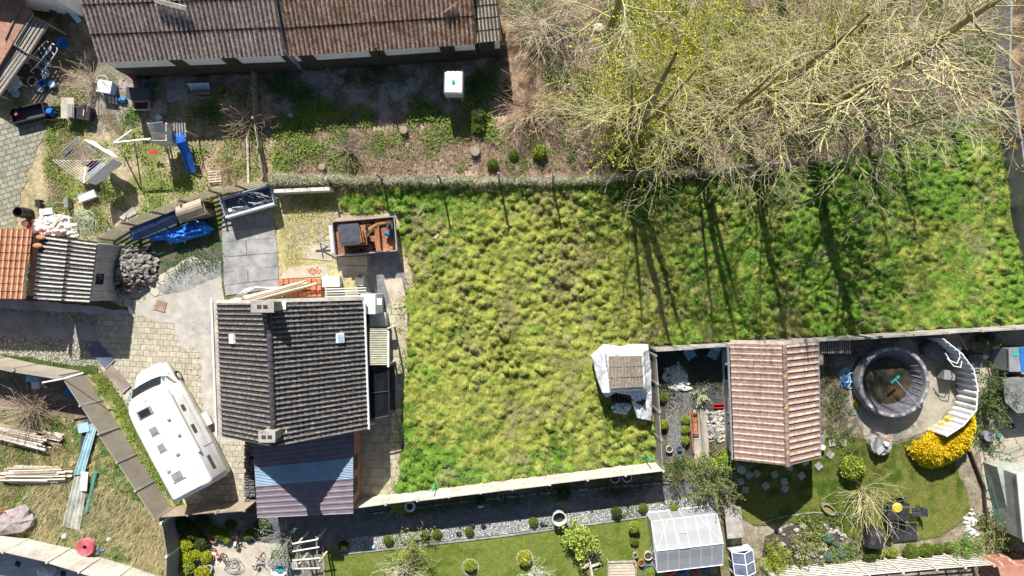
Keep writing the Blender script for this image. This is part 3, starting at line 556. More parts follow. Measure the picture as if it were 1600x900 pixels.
def branch(out, buds, p, d, L, r, lvl, rng, droop, maxl):
    n = max(3, int(L/.38)) if lvl > 0 else max(4, int(L/.6)); st = L/n; pts = [(p, r)]
    for i in range(n):
        d = (d+Vector((rng.gauss(0, .13), rng.gauss(0, .13), rng.gauss(0, .10)+droop[min(lvl, len(droop)-1)]*st))).normalized()
        q = p+d*st; r2 = max(.0075, r*(1-.8*(i+1)/n) if lvl > 0 else r*(1-.62*(i+1)/n))
        out.append((*p, *q, pts[-1][1], r2, min(1, lvl*.28+.05+.3*i/n))); pts.append((q, r2)); p = q
        if lvl < maxl:
            f = (i+1)/n
            if lvl == 0: k = 0
            elif lvl == 1: k = (2 if rng.random() < .25 else 1) if f > .2 else 0
            else: k = 1 if (f > .15 and rng.random() < DENS[0]) else 0
            for _ in range(k):
                ax = Vector((rng.gauss(0, 1), rng.gauss(0, 1), rng.gauss(0, .6))).normalized(); sd = (d*rng.uniform(.6, 1.0)+ax*.62).normalized()
                branch(out, buds, p, sd, L*rng.uniform(.38, .62)*(1.1-.45*f), r2*.58, lvl+1, rng, droop, maxl)
    if lvl >= 2: buds.append(p)
def make_tree(name, label, px, py, h, tr, seed, spread, lean=(0, 0), n_limb=16, fork=False, start=.35, group='tall bare trees along the upper meadow fence', budcol=None, maxl=3, ca=(.36,.33,.08), cb=(.56,.5,.33)):
    rng = random.Random(seed); root = thing(name, label, 'tree', px, py, 0, 0, group); b = Vector(root.location)
    T = []; B = []; buds = []
    stems = [(b, Vector((lean[0], lean[1], 1)).normalized(), h, tr)]
    if fork: stems.append((b, Vector((lean[0]+.12, lean[1]+.05, 1)).normalized(), h*.92, tr*.75)); stems.append((b, Vector((lean[0]-.1, lean[1]-.05, 1)).normalized(), h*.8, tr*.6))
    for (p, d, L, r) in stems:
        n = 16; pts = [(Vector(p), r*1.25)]; dd = d.copy()
        for i in range(n):
            dd = (dd+Vector((rng.gauss(0, .02), rng.gauss(0, .02), 0.01))).normalized(); q = pts[-1][0]+dd*(L/n); pts.append((q, r*(1-.78*((i+1)/n)**1.5)))
        for a, c in zip(pts, pts[1:]): T.append((*a[0], *c[0], a[1], c[1], .1))
        nl = n_limb if not fork else int(n_limb*.5)
        for k in range(nl):
            f = start+(1-start)*(k+rng.random())/nl; i = min(n-1, int(f*n)); q, r2 = pts[i]; az = k*2.4+rng.uniform(-.5, .5); el = rng.uniform(.25, .8)+.5*(f-.5)
            LL = spread*rng.uniform(.7, 1.15)*(1.25-.65*f)
            branch(B, buds, q, Vector((math.cos(az)*math.cos(el), math.sin(az)*math.cos(el), math.sin(el))), LL, max(.026, r2*.27), 1, rng, (0, -.015, -.05, -.05), maxl)
    seg_mesh('trunk', T, mat_bark, root, 9, seed=seed, ca=(.24,.21,.09), cb=(.4,.37,.25)); seg_mesh('crown', B, mat_bark, root, 3, seed=seed+1, ca=ca, cb=cb)
    if budcol:
        nr = np.random.default_rng(seed); C = np.array([list(q) for q in buds]); C = C[nr.random(len(C)) < budcol[1]]; C = np.repeat(C, 4, 0)+nr.normal(0, .07, (len(C)*4, 3))
        V, F = leaf_arrays(C, .1, 1.2, nr); k = mixcol(budcol[0], tuple(a*.6 for a in budcol[0]), nr.random(len(C))); npmesh('foliage', V-np.array(root.location)[None, :], F, mat_leaf, np.repeat(k, 4, 0), root)  # buds on the twig tips, drawn as small leaf quads
    return root
YB = (.5,.46,.05)
make_tree('bare_tree', 'tall bare tree nearest the barns side, casting the widest forked shadow on the meadow', 975, 222, 12.0, .27, 101, 4.6, n_limb=24, fork=True, start=.22, budcol=(YB,.5))
make_tree('bare_tree', 'slender forked bare tree between the first forked tree and the next straight trunk', 1082, 222, 11.5, .21, 102, 4.4, n_limb=24, fork=True, start=.22, budcol=(YB,.35))
make_tree('bare_tree', 'straight bare tree whose thin trunk shadow crosses the meadow above the pink roof', 1157, 178, 14.5, .26, 103, 5.0, n_limb=34, start=.22, budcol=(YB,.25))
make_tree('bare_tree', 'thickest bare tree, its pale twigs sweeping over the far right fence', 1252, 192, 16.0, .4, 104, 5.8, n_limb=42, start=.22, budcol=(YB,.12))
make_tree('bare_tree', 'bare lichen covered tree at the top edge beside the brush near the barns', 947, 55, 10.5, .22, 105, 5.2, n_limb=22, start=.25, cb=(.55,.52,.4))
make_tree('bare_tree', 'small bare tree with thin twigs near the upper right corner of the meadow', 1392, 205, 6.5, .1, 106, 3.4, n_limb=20, start=.25, cb=(.6,.54,.43))
make_tree('bare_tree', 'tall bare tree beyond the top edge whose trunk shadow falls on leaf litter', 1200, -75, 10.0, .3, 107, 3.8, n_limb=14, start=.35)
make_tree('bare_tree', 'dark trunked bare tree at the top edge right of the lichen covered one', 1038, -20, 9.0, .24, 108, 3.2, n_limb=14, start=.35, budcol=(YB,.4))
make_tree('bare_tree', 'bare tree in the litter behind the thickest tree', 1330, 60, 11.0, .2, 109, 5.0, n_limb=28, start=.25, budcol=(YB,.15), cb=(.6,.56,.44))
DENS[0] = .88
def shrub(name, label, px, py, r, h, seed, n_stem=26, ca=(.2,.14,.07), cb=(.45,.36,.24), leaf=None, cat='shrub', group=None, droop=-.05, rr=.02):
    rng = random.Random(seed); root = thing(name, label, cat, px, py, 0, 0, group); b = Vector(root.location); S = []; buds = []
    for k in range(n_stem):
        az = rng.uniform(0, 2*PI); el = rng.uniform(.35, 1.4); L = (r*math.cos(el)+h*math.sin(el))*rng.uniform(.7, 1.1)
        branch(S, buds, b+Vector((rng.gauss(0, .1), rng.gauss(0, .1), 0)), Vector((math.cos(az)*math.cos(el), math.sin(az)*math.cos(el), math.sin(el))), L, rr, 2, rng, (0, 0, droop, droop), 3)
    seg_mesh('stems', S, mat_bark, root, 3, seed=seed, ca=ca, cb=cb)
    if leaf:
        nr = np.random.default_rng(seed); P = np.array([s[3:6] for s in S]); P = P[nr.random(len(P)) < leaf[2]]; k = leaf[3] if len(leaf) > 3 else 3; P = np.repeat(P, k, 0)+nr.normal(0, .06, (len(P)*k, 3))
        V, F = leaf_arrays(P, leaf[4] if len(leaf) > 4 else .09, 1.2, nr); c = mixcol(leaf[0], leaf[1], nr.random(len(P))); npmesh('foliage', V-np.array(root.location)[None, :], F, mat_leaf, np.repeat(c, 4, 0), root)
    return root
YL = (.55,.52,.03); YG = (.25,.33,.03)
for i, (px, py, r, h, lb) in enumerate([(985,165,2.2,3.0,'yellow budding shrub, densest of those left of the forked tree crown'), (1040,75,2.0,3.2,'yellow flowering shrub near the top edge by a grey block'), (1010,95,1.7,2.8,'loose yellow budding shrub above the densest one'), (1085,50,1.9,2.8,'yellow budding shrub right of the dark trunk at the top edge'), (1000,195,1.7,2.2,'yellow green shrub just above the meadow fence line'), (1290,95,1.8,2.5,'olive yellow shrub under the thickest bare tree'), (1225,60,1.6,2.4,'olive shrub beside the dark trunk shadow'), (1330,20,1.8,2.6,'olive shrub at the top edge under the right hand crowns')]):
    shrub('budding_shrub', lb, 800+(px-800)*.93, 450+(py-450)*.93, r, h*1.5, 200+i, 38, (.15,.14,.05), (.4,.36,.15), ((.68,.66,.04) if i < 5 else (.5,.45,.06), (.3,.4,.04), .7 if i < 5 else .35, 4, .14), group='yellow budding shrubs beneath the trees')
shrub('bramble', 'pinkish dry bramble mound at the edge of the barn yard', 825, 172, 1.9, 1.3, 220, 90, (.32,.2,.14), (.55,.4,.3), rr=.012, group='dry brambles')
shrub('bramble', 'pale straw bramble mound at the top edge right of the barns', 850, 40, 3.0, 1.6, 221, 90, (.4,.34,.2), (.58,.52,.38), rr=.013, group='dry brambles')
shrub('bramble', 'grey dry bramble at the fence corner above the playset', 388, 190, 1.4, 1.0, 222, 46, (.3,.22,.15), (.5,.4,.3), rr=.01, group='dry brambles')
shrub('bramble', 'dark uprooted bush with roots on the brown earth strip', 545, 235, .9, 1.2, 223, 40, (.16,.12,.09), (.4,.33,.26), rr=.025, group='dry brambles')
shrub('bramble', 'dry tan bramble by the pallets at the yard corner', 355, 265, 1.2, .8, 224, 46, (.42,.3,.18), (.55,.45,.3), rr=.01, group='dry brambles')
shrub('bramble', 'dry straw tussock beside the red bin at the barn corner', 148, 130, 1.4, .9, 225, 60, (.42,.34,.22), (.55,.48,.34), rr=.01, group='dry brambles')
shrub('bramble', 'grey heap of cut branches at the left edge by the fence', 55, 638, 2.1, .9, 226, 110, (.24,.18,.14), (.48,.38,.3), rr=.014, group='dry brambles', droop=-.2)
shrub('garden_tree', 'yellow lichened bare tree on the side lawn beside the round topiary', 1345, 765, 1.5, 2.6, 230, 26, (.42,.38,.12), (.6,.54,.34), rr=.018, cat='tree')
shrub('garden_shrub', 'white flowering twiggy shrub on the lower lawn', 630, 885, 1.3, 1.8, 231, 34, (.4,.33,.2), (.6,.55,.4), ((.75,.72,.62), (.5,.5,.3), .25, 3, .07))
shrub('garden_shrub', 'white blossomed bush at the bottom edge of the lower lawn', 835, 893, .8, 1.2, 232, 22, (.5,.48,.4), (.7,.7,.62), ((.8,.8,.78), (.7,.7,.65), .5, 4, .07))
shrub('garden_shrub', 'silvery grey conifer beside the wooden arbour', 452, 832, 1.3, 1.8, 233, 30, (.22,.22,.18), (.45,.46,.4), ((.32,.38,.33), (.2,.26,.2), .7, 4, .07))
shrub('garden_shrub', 'large grey green olive bush at the end of the brick path', 1108, 738, 1.0, 1.8, 234, 42, (.14,.13,.07), (.3,.3,.15), ((.27,.31,.11), (.11,.16,.05), 1.0, 8, .11))
shrub('garden_shrub', 'bright light green leafy bush on the lower lawn', 905, 834, .75, 1.1, 235, 26, (.2,.2,.06), (.35,.35,.1), ((.5,.58,.12), (.25,.36,.05), 1, 7, .15))
shrub('garden_shrub', 'dark green bush at the courtyard end of the brick path', 1058, 728, .9, 1.2, 236, 26, (.12,.12,.05), (.25,.22,.1), ((.12,.18,.05), (.05,.09,.02), 1, 5, .09))
shrub('garden_shrub', 'yellow green leafy shrub beside the gravel bed', 648, 845, .8, 1.2, 237, 24, (.2,.2,.06), (.35,.35,.12), ((.42,.45,.12), (.18,.25,.05), .7, 4, .1))
shrub('garden_shrub', 'spiky yellow green conifer left of the pond', 1203, 870, .8, 1.0, 238, 40, (.2,.22,.04), (.3,.32,.06), ((.38,.42,.06), (.18,.26,.03), 1, 5, .09))
shrub('garden_shrub', 'long leaved grassy shrub beside the pond', 1253, 848, .8, 1.0, 239, 26, (.2,.2,.08), (.4,.38,.18), ((.32,.34,.12), (.16,.2,.06), .6, 4, .14))
shrub('garden_shrub', 'light green bush at the end of the topiary row', 1503, 848, .75, .9, 240, 34, (.15,.2,.05), (.3,.35,.1), ((.25,.36,.09), (.12,.22,.05), 1, 6, .09))
shrub('garden_shrub', 'tall dark green conifer on the allotment path beside the corrugated screen', 1535, 622, 1.1, 1.8, 241, 34, (.1,.14,.05), (.2,.24,.08), ((.16,.24,.06), (.06,.11,.03), 1, 6, .09))
shrub('garden_shrub', 'orange brown hedge bush behind the right hand wall', 1592, 205, 1.1, 1.5, 242, 34, (.25,.14,.04), (.4,.25,.08), ((.5,.26,.04), (.2,.2,.03), .9, 6, .1))
shrub('garden_shrub', 'bushy green plant among vegetables near the top of the allotment', 1525, 528, .6, .9, 243, 24, (.1,.12,.05), (.2,.22,.08), ((.16,.2,.06), (.06,.1,.03), .9, 6, .09))
shrub('garden_shrub', 'straggly green bush at the right end of the low white fence', 1556, 828, .8, 1.0, 244, 24, (.2,.2,.08), (.35,.3,.14), ((.26,.3,.1), (.12,.17,.04), .9, 5, .1))
shrub('garden_shrub', 'agave like pale plant in the courtyard', 1092, 618, .4, .4, 245, 14, (.4,.45,.25), (.6,.62,.4), ((.6,.64,.4), (.4,.45,.22), .6, 3, .12))
shrub('garden_shrub', 'yellowish green plant in the lower garden fence border', 621, 787, .35, .7, 246, 14, (.25,.28,.08), (.4,.4,.12), ((.45,.48,.1), (.2,.28,.05), .9, 5, .09))
# ---- foliage balls: one prototype per kind, copied
def ball_mesh(name, r, n, size, ca, cb, seed, sz=.85, power=1.0):
    nr = np.random.default_rng(seed); d = nr.normal(size=(n, 3)); d[:, 2] = np.abs(d[:, 2])*1.0-.15; d /= np.linalg.norm(d, axis=1, keepdims=True)
    rad = r*(.82+.18*nr.random(n))*(1+.10*np.sin(d[:, 0]*5+seed)*np.cos(d[:, 1]*6)); C = d*rad[:, None]; C[:, 2] = C[:, 2]*sz+r*.72
    V, F = leaf_arrays(C, size*(.7+.6*nr.random(n)), 1.3, nr); k = mixcol(ca, cb, nr.random(n))*(.75+.5*nr.random(n))[:, None]
    core = MB(); core.blob(0, 0, r*.72, r*.84, r*.84, r*.72, 12, 8, .05, random.Random(seed)); cv = np.array(core.v)
    V2 = np.concatenate([V, cv]); K = np.concatenate([np.repeat(k, 4, 0), np.repeat([[c*.7 for c in cb]], len(cv), 0)])
    F2 = np.concatenate([F, np.array([f if len(f) == 4 else (*f, f[2]) for f in core.f])+len(V)])
    return V2, F2, K
def ball_proto(name, r, n, size, ca, cb, seed, sz=.85):
    V, F, K = ball_mesh(name, r, n, size, ca, cb, seed, sz); F = [tuple(dict.fromkeys(f)) for f in F.tolist()]
    me = bpy.data.meshes.new(name); me.from_pydata(V.tolist(), [], F); at = me.color_attributes.new('col', 'FLOAT_COLOR', 'POINT'); c = np.ones((len(V), 4), dtype=np.float32); c[:, :3] = K; at.data.foreach_set('color', c.ravel()); me.materials.append(mat_leaf)
    return me
BM = dict(yellow=ball_proto('topiary_ball', .5, 1300, .10, (.5,.5,.03), (.28,.33,.02), 1), green=ball_proto('topiary_ball', .5, 1300, .09, (.22,.27,.04), (.1,.15,.02), 2), dark=ball_proto('topiary_ball', .5, 1300, .09, (.12,.16,.03), (.05,.09,.02), 3), blue=ball_proto('fescue_clump', .5, 1100, .12, (.22,.34,.27), (.12,.2,.15), 4), light=ball_proto('topiary_ball', .5, 1300, .10, (.36,.42,.06), (.2,.28,.03), 5))
def ball(px, py, d, kind, label, group, cat='topiary ball', name='topiary_ball', z=0):
    o = bpy.data.objects.new(name, BM[kind]); COL.objects.link(o); o.location = W(px, py, z); o.rotation_euler = (0, 0, R.uniform(0, 6)); s = d/PXM; o.scale = (s, s*R.uniform(.92, 1.08), s*R.uniform(.8, 1)); return tag(o, label, cat, group)
g = 'clipped shrubs by the patio'
for a in [(294,849,22,'yellow','yellow clipped ball, uppermost of the bright ones left of the patio'),(310,864,17,'yellow','yellow green ball right of the uppermost bright one'),(325,867,20,'yellow','yellow ball beside the terracotta pot on the patio edge'),(297,868,22,'yellow','yellow green ball in the middle of the bright column of shrubs'),(296,884,24,'light','largest light green ball in the column of shrubs by the fence'),(320,893,24,'yellow','yellow ball at the bottom edge next to a white pot'),(318,844,22,'dark','dark green ball above the yellow ones near the terracotta pot'),(290,818,24,'dark','dark green ball at the fence corner of the patio garden'),(306,828,24,'dark','dark green ball diagonally below the fence corner ball'),(320,812,22,'dark','dark shaded ball under the fence left of the pots'),(333,826,16,'green','small green ball left of the yellow green one in fence shade'),(347,832,20,'green','yellow green ball right of the small one in fence shade'),(357,841,14,'light','small light ball beside the round grey stepping stone'),(363,818,18,'dark','dark ball in the shade right of the yellow green group'),(390,834,16,'green','green ball beside the red tricycle'),(436,866,20,'green','dark topped ball left of the white arbour'),(452,862,16,'green','smaller ball touching the one left of the arbour'),(412,820,26,'dark','broad dark shrub right below the purple annex roof')]:
    ball(a[0], a[1], a[2], a[3], a[4], g)
g = 'round plants in the white gravel bed'
for a in [(538,850,16,'dark','first dark ball at the left end of the gravel bed'),(607,842,15,'green','green ball left of the yellow green leafy shrub in the gravel'),(665,834,14,'dark','dark ball just right of the leafy shrub in the gravel'),(683,832,14,'green','green ball in gravel between two dark ones'),(733,828,14,'green','green ball beside two black pots in the gravel'),(833,814,14,'green','green ball left of two small black stones and the round tub'),(962,798,17,'dark','dark ball right of the bright leafy bush'),(1004,792,14,'green','lone round ball in the gravel above the greenhouse corner'),(1052,791,12,'light','small light green ball above the greenhouse roof'),(735,881,20,'light','yellow green ball in a pale ring on the lower lawn'),(819,869,22,'yellow','yellow ball in a pale ring beside the white blossoms'),(750,781,16,'dark','dark shrub beside the white oval dish'),(880,769,22,'dark','dark shrub in the shade of the grey fence near three white tubs')]:
    ball(a[0], a[1], a[2], a[3], a[4], g)
g = 'row of clipped balls along the low white fence'
for a in [(1355,866,20,'dark','dark green ball left of the row beside a stone'),(1419,858,24,'green','largest ball at the left end of the clipped row'),(1442,856,22,'green','second ball from the left of the clipped row'),(1462,855,17,'green','third and narrower ball of the clipped row'),(1479,853,17,'green','last ball of the clipped row beside the light green bush'),(1391,861,18,'light','loose light green clump just left of the clipped row'),(1373,861,16,'light','pale clump between the dark ball and the clipped row')]:
    ball(a[0], a[1], a[2], a[3], a[4], g)
g = 'blue green fescue clumps'
for a in [(1292,838,16,'blue','blue green clump highest in the rockery'),(1292,867,14,'blue','blue green clump at the lower left of the rockery'),(1312,863,14,'blue','blue green clump at the lower right of the rockery'),(1306,849,9,'blue','tiny blue green clump in the middle of the rockery')]:
    ball(a[0], a[1], a[2], a[3], a[4], g, 'fescue', 'fescue_clump')
for a in [(1324,727,38,'light','large yellow green dome beside the bare garden tree','garden_dome'),(1128,718,36,'light','rounded yellow green bush at the corner of the pink roof','garden_dome'),(1340,627,15,'yellow','small yellow ball beside the green hose by the pool','garden_dome'),(1070,655,14,'light','first yellow green ball of the three in the courtyard row','g'),(1070,670,14,'light','middle yellow green ball of the three in the courtyard row','g'),(1070,687,13,'light','lowest yellow green ball of the three in the courtyard row','g'),(1036,662,16,'light','yellow green ball against the tall fence in the courtyard','g'),(1034,620,14,'green','green ball close to the covered shed in the courtyard','g'),(802,243,16,'green','round green bush left of the tall green plant on brown earth','h'),(843,240,22,'light','tall bright green plant on the brown earth strip','h'),(770,258,18,'green','small green bush close to the upper fence right of a dark hole','h'),(748,185,26,'dark','dark green bush right of the white tank shadow','h'),(748,200,22,'green','green bush under the dark one right of the tank shadow','h'),(56,395,7,'green','small tuft growing between the two shed roofs','h')]:
    ball(a[0], a[1], a[2], a[3], a[4], {'g': 'clipped balls in the courtyard', 'h': 'small bushes on the brown earth'}.get(a[5]), 'bush', 'round_bush')
# yellow heather hedge: one clipped mass
def yellow_hedge():
    nr = np.random.default_rng(9); poly = [(1434,706),(1452,690),(1480,675),(1500,658),(1522,646),(1534,646),(1539,668),(1530,700),(1510,722),(1485,734),(1464,737),(1442,719)]
    P = rand_in([(1434+ (a-1434)*1, b) for a, b in poly], 17000, nr, .12, 4); q = [Vector((*p, 0)) for p in wp(poly)]
    A = np.array([p[:2] for p in q]); n = len(A); dist = np.full(len(P), 9.)
    for i in range(n):
        a = A[i]; b = A[(i+1) % n]; ab = b-a; t = np.clip(((P-a)@ab)/(ab@ab), 0, 1); dist = np.minimum(dist, np.linalg.norm(P-(a+t[:, None]*ab), axis=1))
    z = .15+1.25*np.sqrt(np.clip(dist/.8, 0, 1))*(.85+.15*fbm(P[:, 0]*2, P[:, 1]*2, 3)); z = z*(.9+.12*nr.random(len(P)))+.12*(vnoise(P[:, 0]*6, P[:, 1]*6, 3)-.5)
    k = .967; C = np.stack([P[:, 0]*k, P[:, 1]*k, z], 1); V, F = leaf_arrays(C, .17, 1.3, nr, .45)
    c = mixcol((.88,.7,.03), (.66,.5,.02), nr.random(len(P)))*(.75+.45*nr.random(len(P)))[:, None]
    root = thing('yellow_hedge', 'bright golden yellow flowering hedge at the right side of the side lawn', 'hedge', 1488, 690); L = np.array(root.location)
    npmesh('foliage', V-L, F, mat_leaf, np.repeat(c, 4, 0), root)
    mb = MB(); cc = sum(q, Vector())/n; mb.prism([(( cc+(p-cc)*.75).x*k, (cc+(p-cc)*.75).y*k) for p in q], 0, .75); part('twig_core', mb, M('twig_core', [(.3,.22,.02), (.5,.38,.03)], 8, .9, .4), root, w=True)
yellow_hedge()
# ================================================================ BUILDINGS
def corr(mb, a, b, c, d, n, amp, sub=6, rows=1, kind='sine', step=0.0, jit=0.0, th=.02):
    """a->b across the waves, a->d along them; sheet with real waves and closed thickness"""
    a, b, c, d = map(Vector, (a, b, c, d)); N = (b-a).cross(d-a).normalized(); N = N if N.z > 0 else -N
    nu = n*sub; r = random.Random(int(abs(a.x*100)))
    lines = []
    for k in range(rows):
        j = r.uniform(-jit, jit)
        lines += [(k/rows, step+j), ((k+.78)/rows, step*.22+j), ((k+1)/rows, 0+j)] if step else ([(k/rows, 0)] if k else [(0, 0)])
    if not step: lines += [(1, 0)]
    P = []; wvv = []
    tv = [r.uniform(.55, 1.0) for _ in range(n*(rows+1)+n)]
    jt = [r.uniform(-jit, jit) for _ in range(n*rows+n)]
    for li, (v, off) in enumerate(lines):
        for i in range(nu+1):
            u = i/nu; ph = (i % sub)/sub; c_ = min(n-1, i//sub)
            if kind == 'sine': w_ = amp*math.sin(2*PI*u*n)
            elif kind == 'pan': w_ = amp*(abs(math.sin(PI*ph))**1.5 if ph < .55 else .05)*2
            elif kind == 'roll': w_ = amp*2*max(0, math.sin(PI*min(1, ph*2.2)))
            else: w_ = amp*2*(1 if ph < .28 else 0)
            o = off+w_+(jt[(li//3 if step else 0)*n % (n*rows)+c_ if step else c_] if jit else 0)
            P.append((a+(b-a)*u).lerp(d+(c-d)*u, v)+N*o); wvv.append(((w_+amp)/(2*amp) if kind == 'sine' else w_/(2*amp))*(.0 if step and li % 3 == 2 else 1)*tv[(li//3 if step else 0)*n+c_])
    m = len(lines); F = []
    for l in range(m-1):
        for i in range(nu): q = l*(nu+1)+i; F.append((q, q+1, q+nu+2, q+nu+1))
    top = len(P); P2 = [p-N*th for p in P]; F2 = [tuple(reversed([i+top for i in f])) for f in F]
    E = []
    for i in range(nu):
        E.append((i+1, i, i+top, i+1+top)); q = (m-1)*(nu+1)+i; E.append((q, q+1, q+1+top, q+top))
    for l in range(m-1):
        q = l*(nu+1); E.append((q, q+nu+1, q+nu+1+top, q+top)); q += nu; E.append((q+nu+1, q, q+top, q+nu+1+top))
    if not hasattr(mb, 'wv'): mb.wv = [1.0]*len(mb.v)
    mb.wv += [float(q) for q in wvv+wvv]; return mb.add(P+P2, F+F2+E)
def patches_mat(name, cols, scale, spots=None, **k): return M(name, cols, scale, spots=spots, **k)
# --- long barn row
asb_red = M('old_red_corrugated', [(.23,.165,.14), (.42,.335,.295), (.74,.66,.6)], 4.5, .9, .4, stretch=(3,1,3), dirt=.3, spots=((.06,.035,.03), 1.1, .66), lo=.3, hi=.7, valley=((.085,.055,.048), .25, .66, .9))
asb_rust = M('lichened_red_corrugated', [(.24,.13,.09), (.44,.29,.22), (.74,.6,.5)], 4.5, .9, .4, stretch=(3,1,3), dirt=.3, spots=((.24,.14,.06), 2.0, .52), lo=.3, hi=.7, valley=((.085,.05,.038), .25, .66, .9))
asb_grey = M('grey_corrugated', [(.32,.28,.21), (.58,.53,.43)], 5, .9, .4, stretch=(3,1,3), dirt=.3, valley=((.08,.07,.055), .3, .6))
def barn(label, e0, e1, ze, depth, pitch, wall, roofm, nw, doors, rows=4, oh=.1):
    a = W(*e0, ze); b = W(*e1, ze); u = (b-a).normalized(); n = Vector((-u.y, u.x, 0)); L = (b-a).length
    root = thing('barn', label, 'barn', (e0[0]+e1[0])/2, e0[1]); root.location = (*((a+b)/2+n*oh)[:2], 0)
    rz = math.tan(pitch)
    rp = MB(); d0 = a+n*depth+Vector((0,0,depth*rz)); c0 = b+n*depth+Vector((0,0,depth*rz))
    corr(rp, a, b, c0, d0, nw, .04, 6, rows, 'sine', .018, .006); corr(rp, d0+n*depth-Vector((0,0,depth*rz)), c0+n*depth-Vector((0,0,depth*rz)), c0, d0, nw, .028, 4, 2, 'sine', .018, .006)
    rf = part('roof', rp, roofm, root, w=True)
    wb = MB(); g = .12
    def at(s, t, z): p = a+u*s+n*t; return (p.x, p.y, z)
    hw = ze+oh*rz-.12
    wb.add([at(g,oh,.0), at(L-g,oh,0), at(L-g,2*depth-oh,0), at(g,2*depth-oh,0), at(g,oh,hw), at(L-g,oh,hw), at(L-g,2*depth-oh,hw), at(g,2*depth-oh,hw), at(g,depth,ze+depth*rz-.12), at(L-g,depth,ze+depth*rz-.12)],
           [(0,1,5,4),(1,2,6,9,5),(2,3,7,6),(3,0,4,8,7)])
    part('wall', wb, white_wall, root, w=True)
    pl = MB(); p0 = a+u*(g-.01)+n*(oh-.03); p1 = a+u*(L-g+.01)+n*(oh-.03); pl.slab((*p0[:2],0), (*p1[:2],0), (*p1[:2],wall), (*p0[:2],wall), .05); part('plinth', pl, tar, root, w=True)
    for s0, s1 in doors:
        dm = MB(); p0 = a+u*(s0*L)+n*(oh-.06); p1 = a+u*(s1*L)+n*(oh-.06); dm.slab((*p0[:2],0.01), (*p1[:2],0.01), (*p1[:2],ze-.14), (*p0[:2],ze-.14), .03); part('door', dm, tar, root, w=True)
    return root
barn('long low whitewashed barn with faded red corrugated roof at the upper left', (155,98), (447,87), 3.0, 5.2, math.radians(28), 1.75, asb_red, 40, [(.36,.43),(.64,.72),(.965,.995)])
barn('whitewashed barn with rust coloured lichened roof beside the grey roofed bay', (452,88), (744,69), 2.75, 5.2, math.radians(28), 1.6, asb_rust, 41, [(.04,.12),(.42,.5),(.8,.88)])
barn('small grey corrugated roofed bay at the right end of the red roofed barns', (745,67), (784,63), 2.7, 2.4, math.radians(16), 1.2, asb_grey, 7, [(.1,.7)])
# outbuilding with white wall at the top-left corner
def corner_house():
    root = thing('outbuilding', 'white walled outbuilding cut by the top left edge of the photo', 'building', 90, 10)
    a = W(40,14); b = W(130,26); u = (b-a).normalized(); n = Vector((-u.y,u.x,0)); mb = MB(); P = [a-u*1.0, b, b+n*5, a-u*1.0+n*5]; mb.prism([(p.x,p.y) for p in P], 0, 2.6); part('wall', mb, white_wall, root, w=True)
    r = MB(); Q = [P[0]-n*.1, P[1]-n*.1, P[2], P[3]]; r.prism([(p.x,p.y) for p in Q], [2.6,2.6,4,4], [2.68,2.68,4.08,4.08]); part('roof', r, asb_grey, root, w=True)
corner_house()
def leanto():
    root = thing('lean_to', 'red brown brick lean-to at the far left upper corner', 'shed', 5, 50)
    m = MB(); P = [W(*p, 0) for p in [(-60,-40),(20,-30),(54,20),(30,60),(-10,125),(-80,110)]]; m.prism([(p.x,p.y) for p in P], 0, 1.5); part('wall', m, brick_red, root, w=True)
    t = MB(); P = [W(*p, 1.5) for p in [(-60,-40),(20,-30),(50,22),(28,58),(-12,125),(-80,110)]]; t.prism([(p.x,p.y) for p in P], 1.502, 1.6); part('roof', t, M('faded_red_roof', [(.3,.15,.1),(.42,.25,.18)], 4, .9, .3, dirt=.4), root, w=True)
    k = MB(); k.tube([W(*p, 1.66) for p in [(8,62),(34,5),(52,22),(24,68)]], .04); part('edge_strip', k, grey_conc, root, w=True)
leanto()
def trellis(label, p0, p1, p2, p3, z0, z1, nsl):
    root = thing('slatted_rack', label, 'pergola', (p0[0]+p2[0])/2, (p0[1]+p2[1])/2)
    a, b = W(*p0, z1), W(*p1, z1); c, d = W(*p2, z0+ (z1-z0)), W(*p3, z1)
    fr = MB()
    for s, e in ((a,b),(b,c),(c,d),(d,a)): fr.tube([s, e], .05, 4)
    for s in (a,b,c,d): fr.tube([s, (s.x, s.y, 0)], .05, 4)
    part('frame', fr, wood, root, w=True)
    sm = MB()
    for i in range(nsl):
        f = (i+.5)/nsl; s = a.lerp(b, f); e = d.lerp(c, f); t = (e-s).normalized(); q = Vector((-t.y,t.x,0))*.07; up = Vector((0,0,.05)); sm.slab(s-q+up, e-q+up, e+q+up, s+q+up, .03)
    part('slats', sm, grey_wood, root, w=True)
    return root
trellis('wide weathered slatted rack next to the ladders at the left edge', (38,18), (76,38), (46,85), (10,62), 0, 1.5, 7)
trellis('lower weathered slatted rack running off the left edge below the wide one', (8,66), (44,88), (0,150), (-40,125), 0, 1.3, 8)
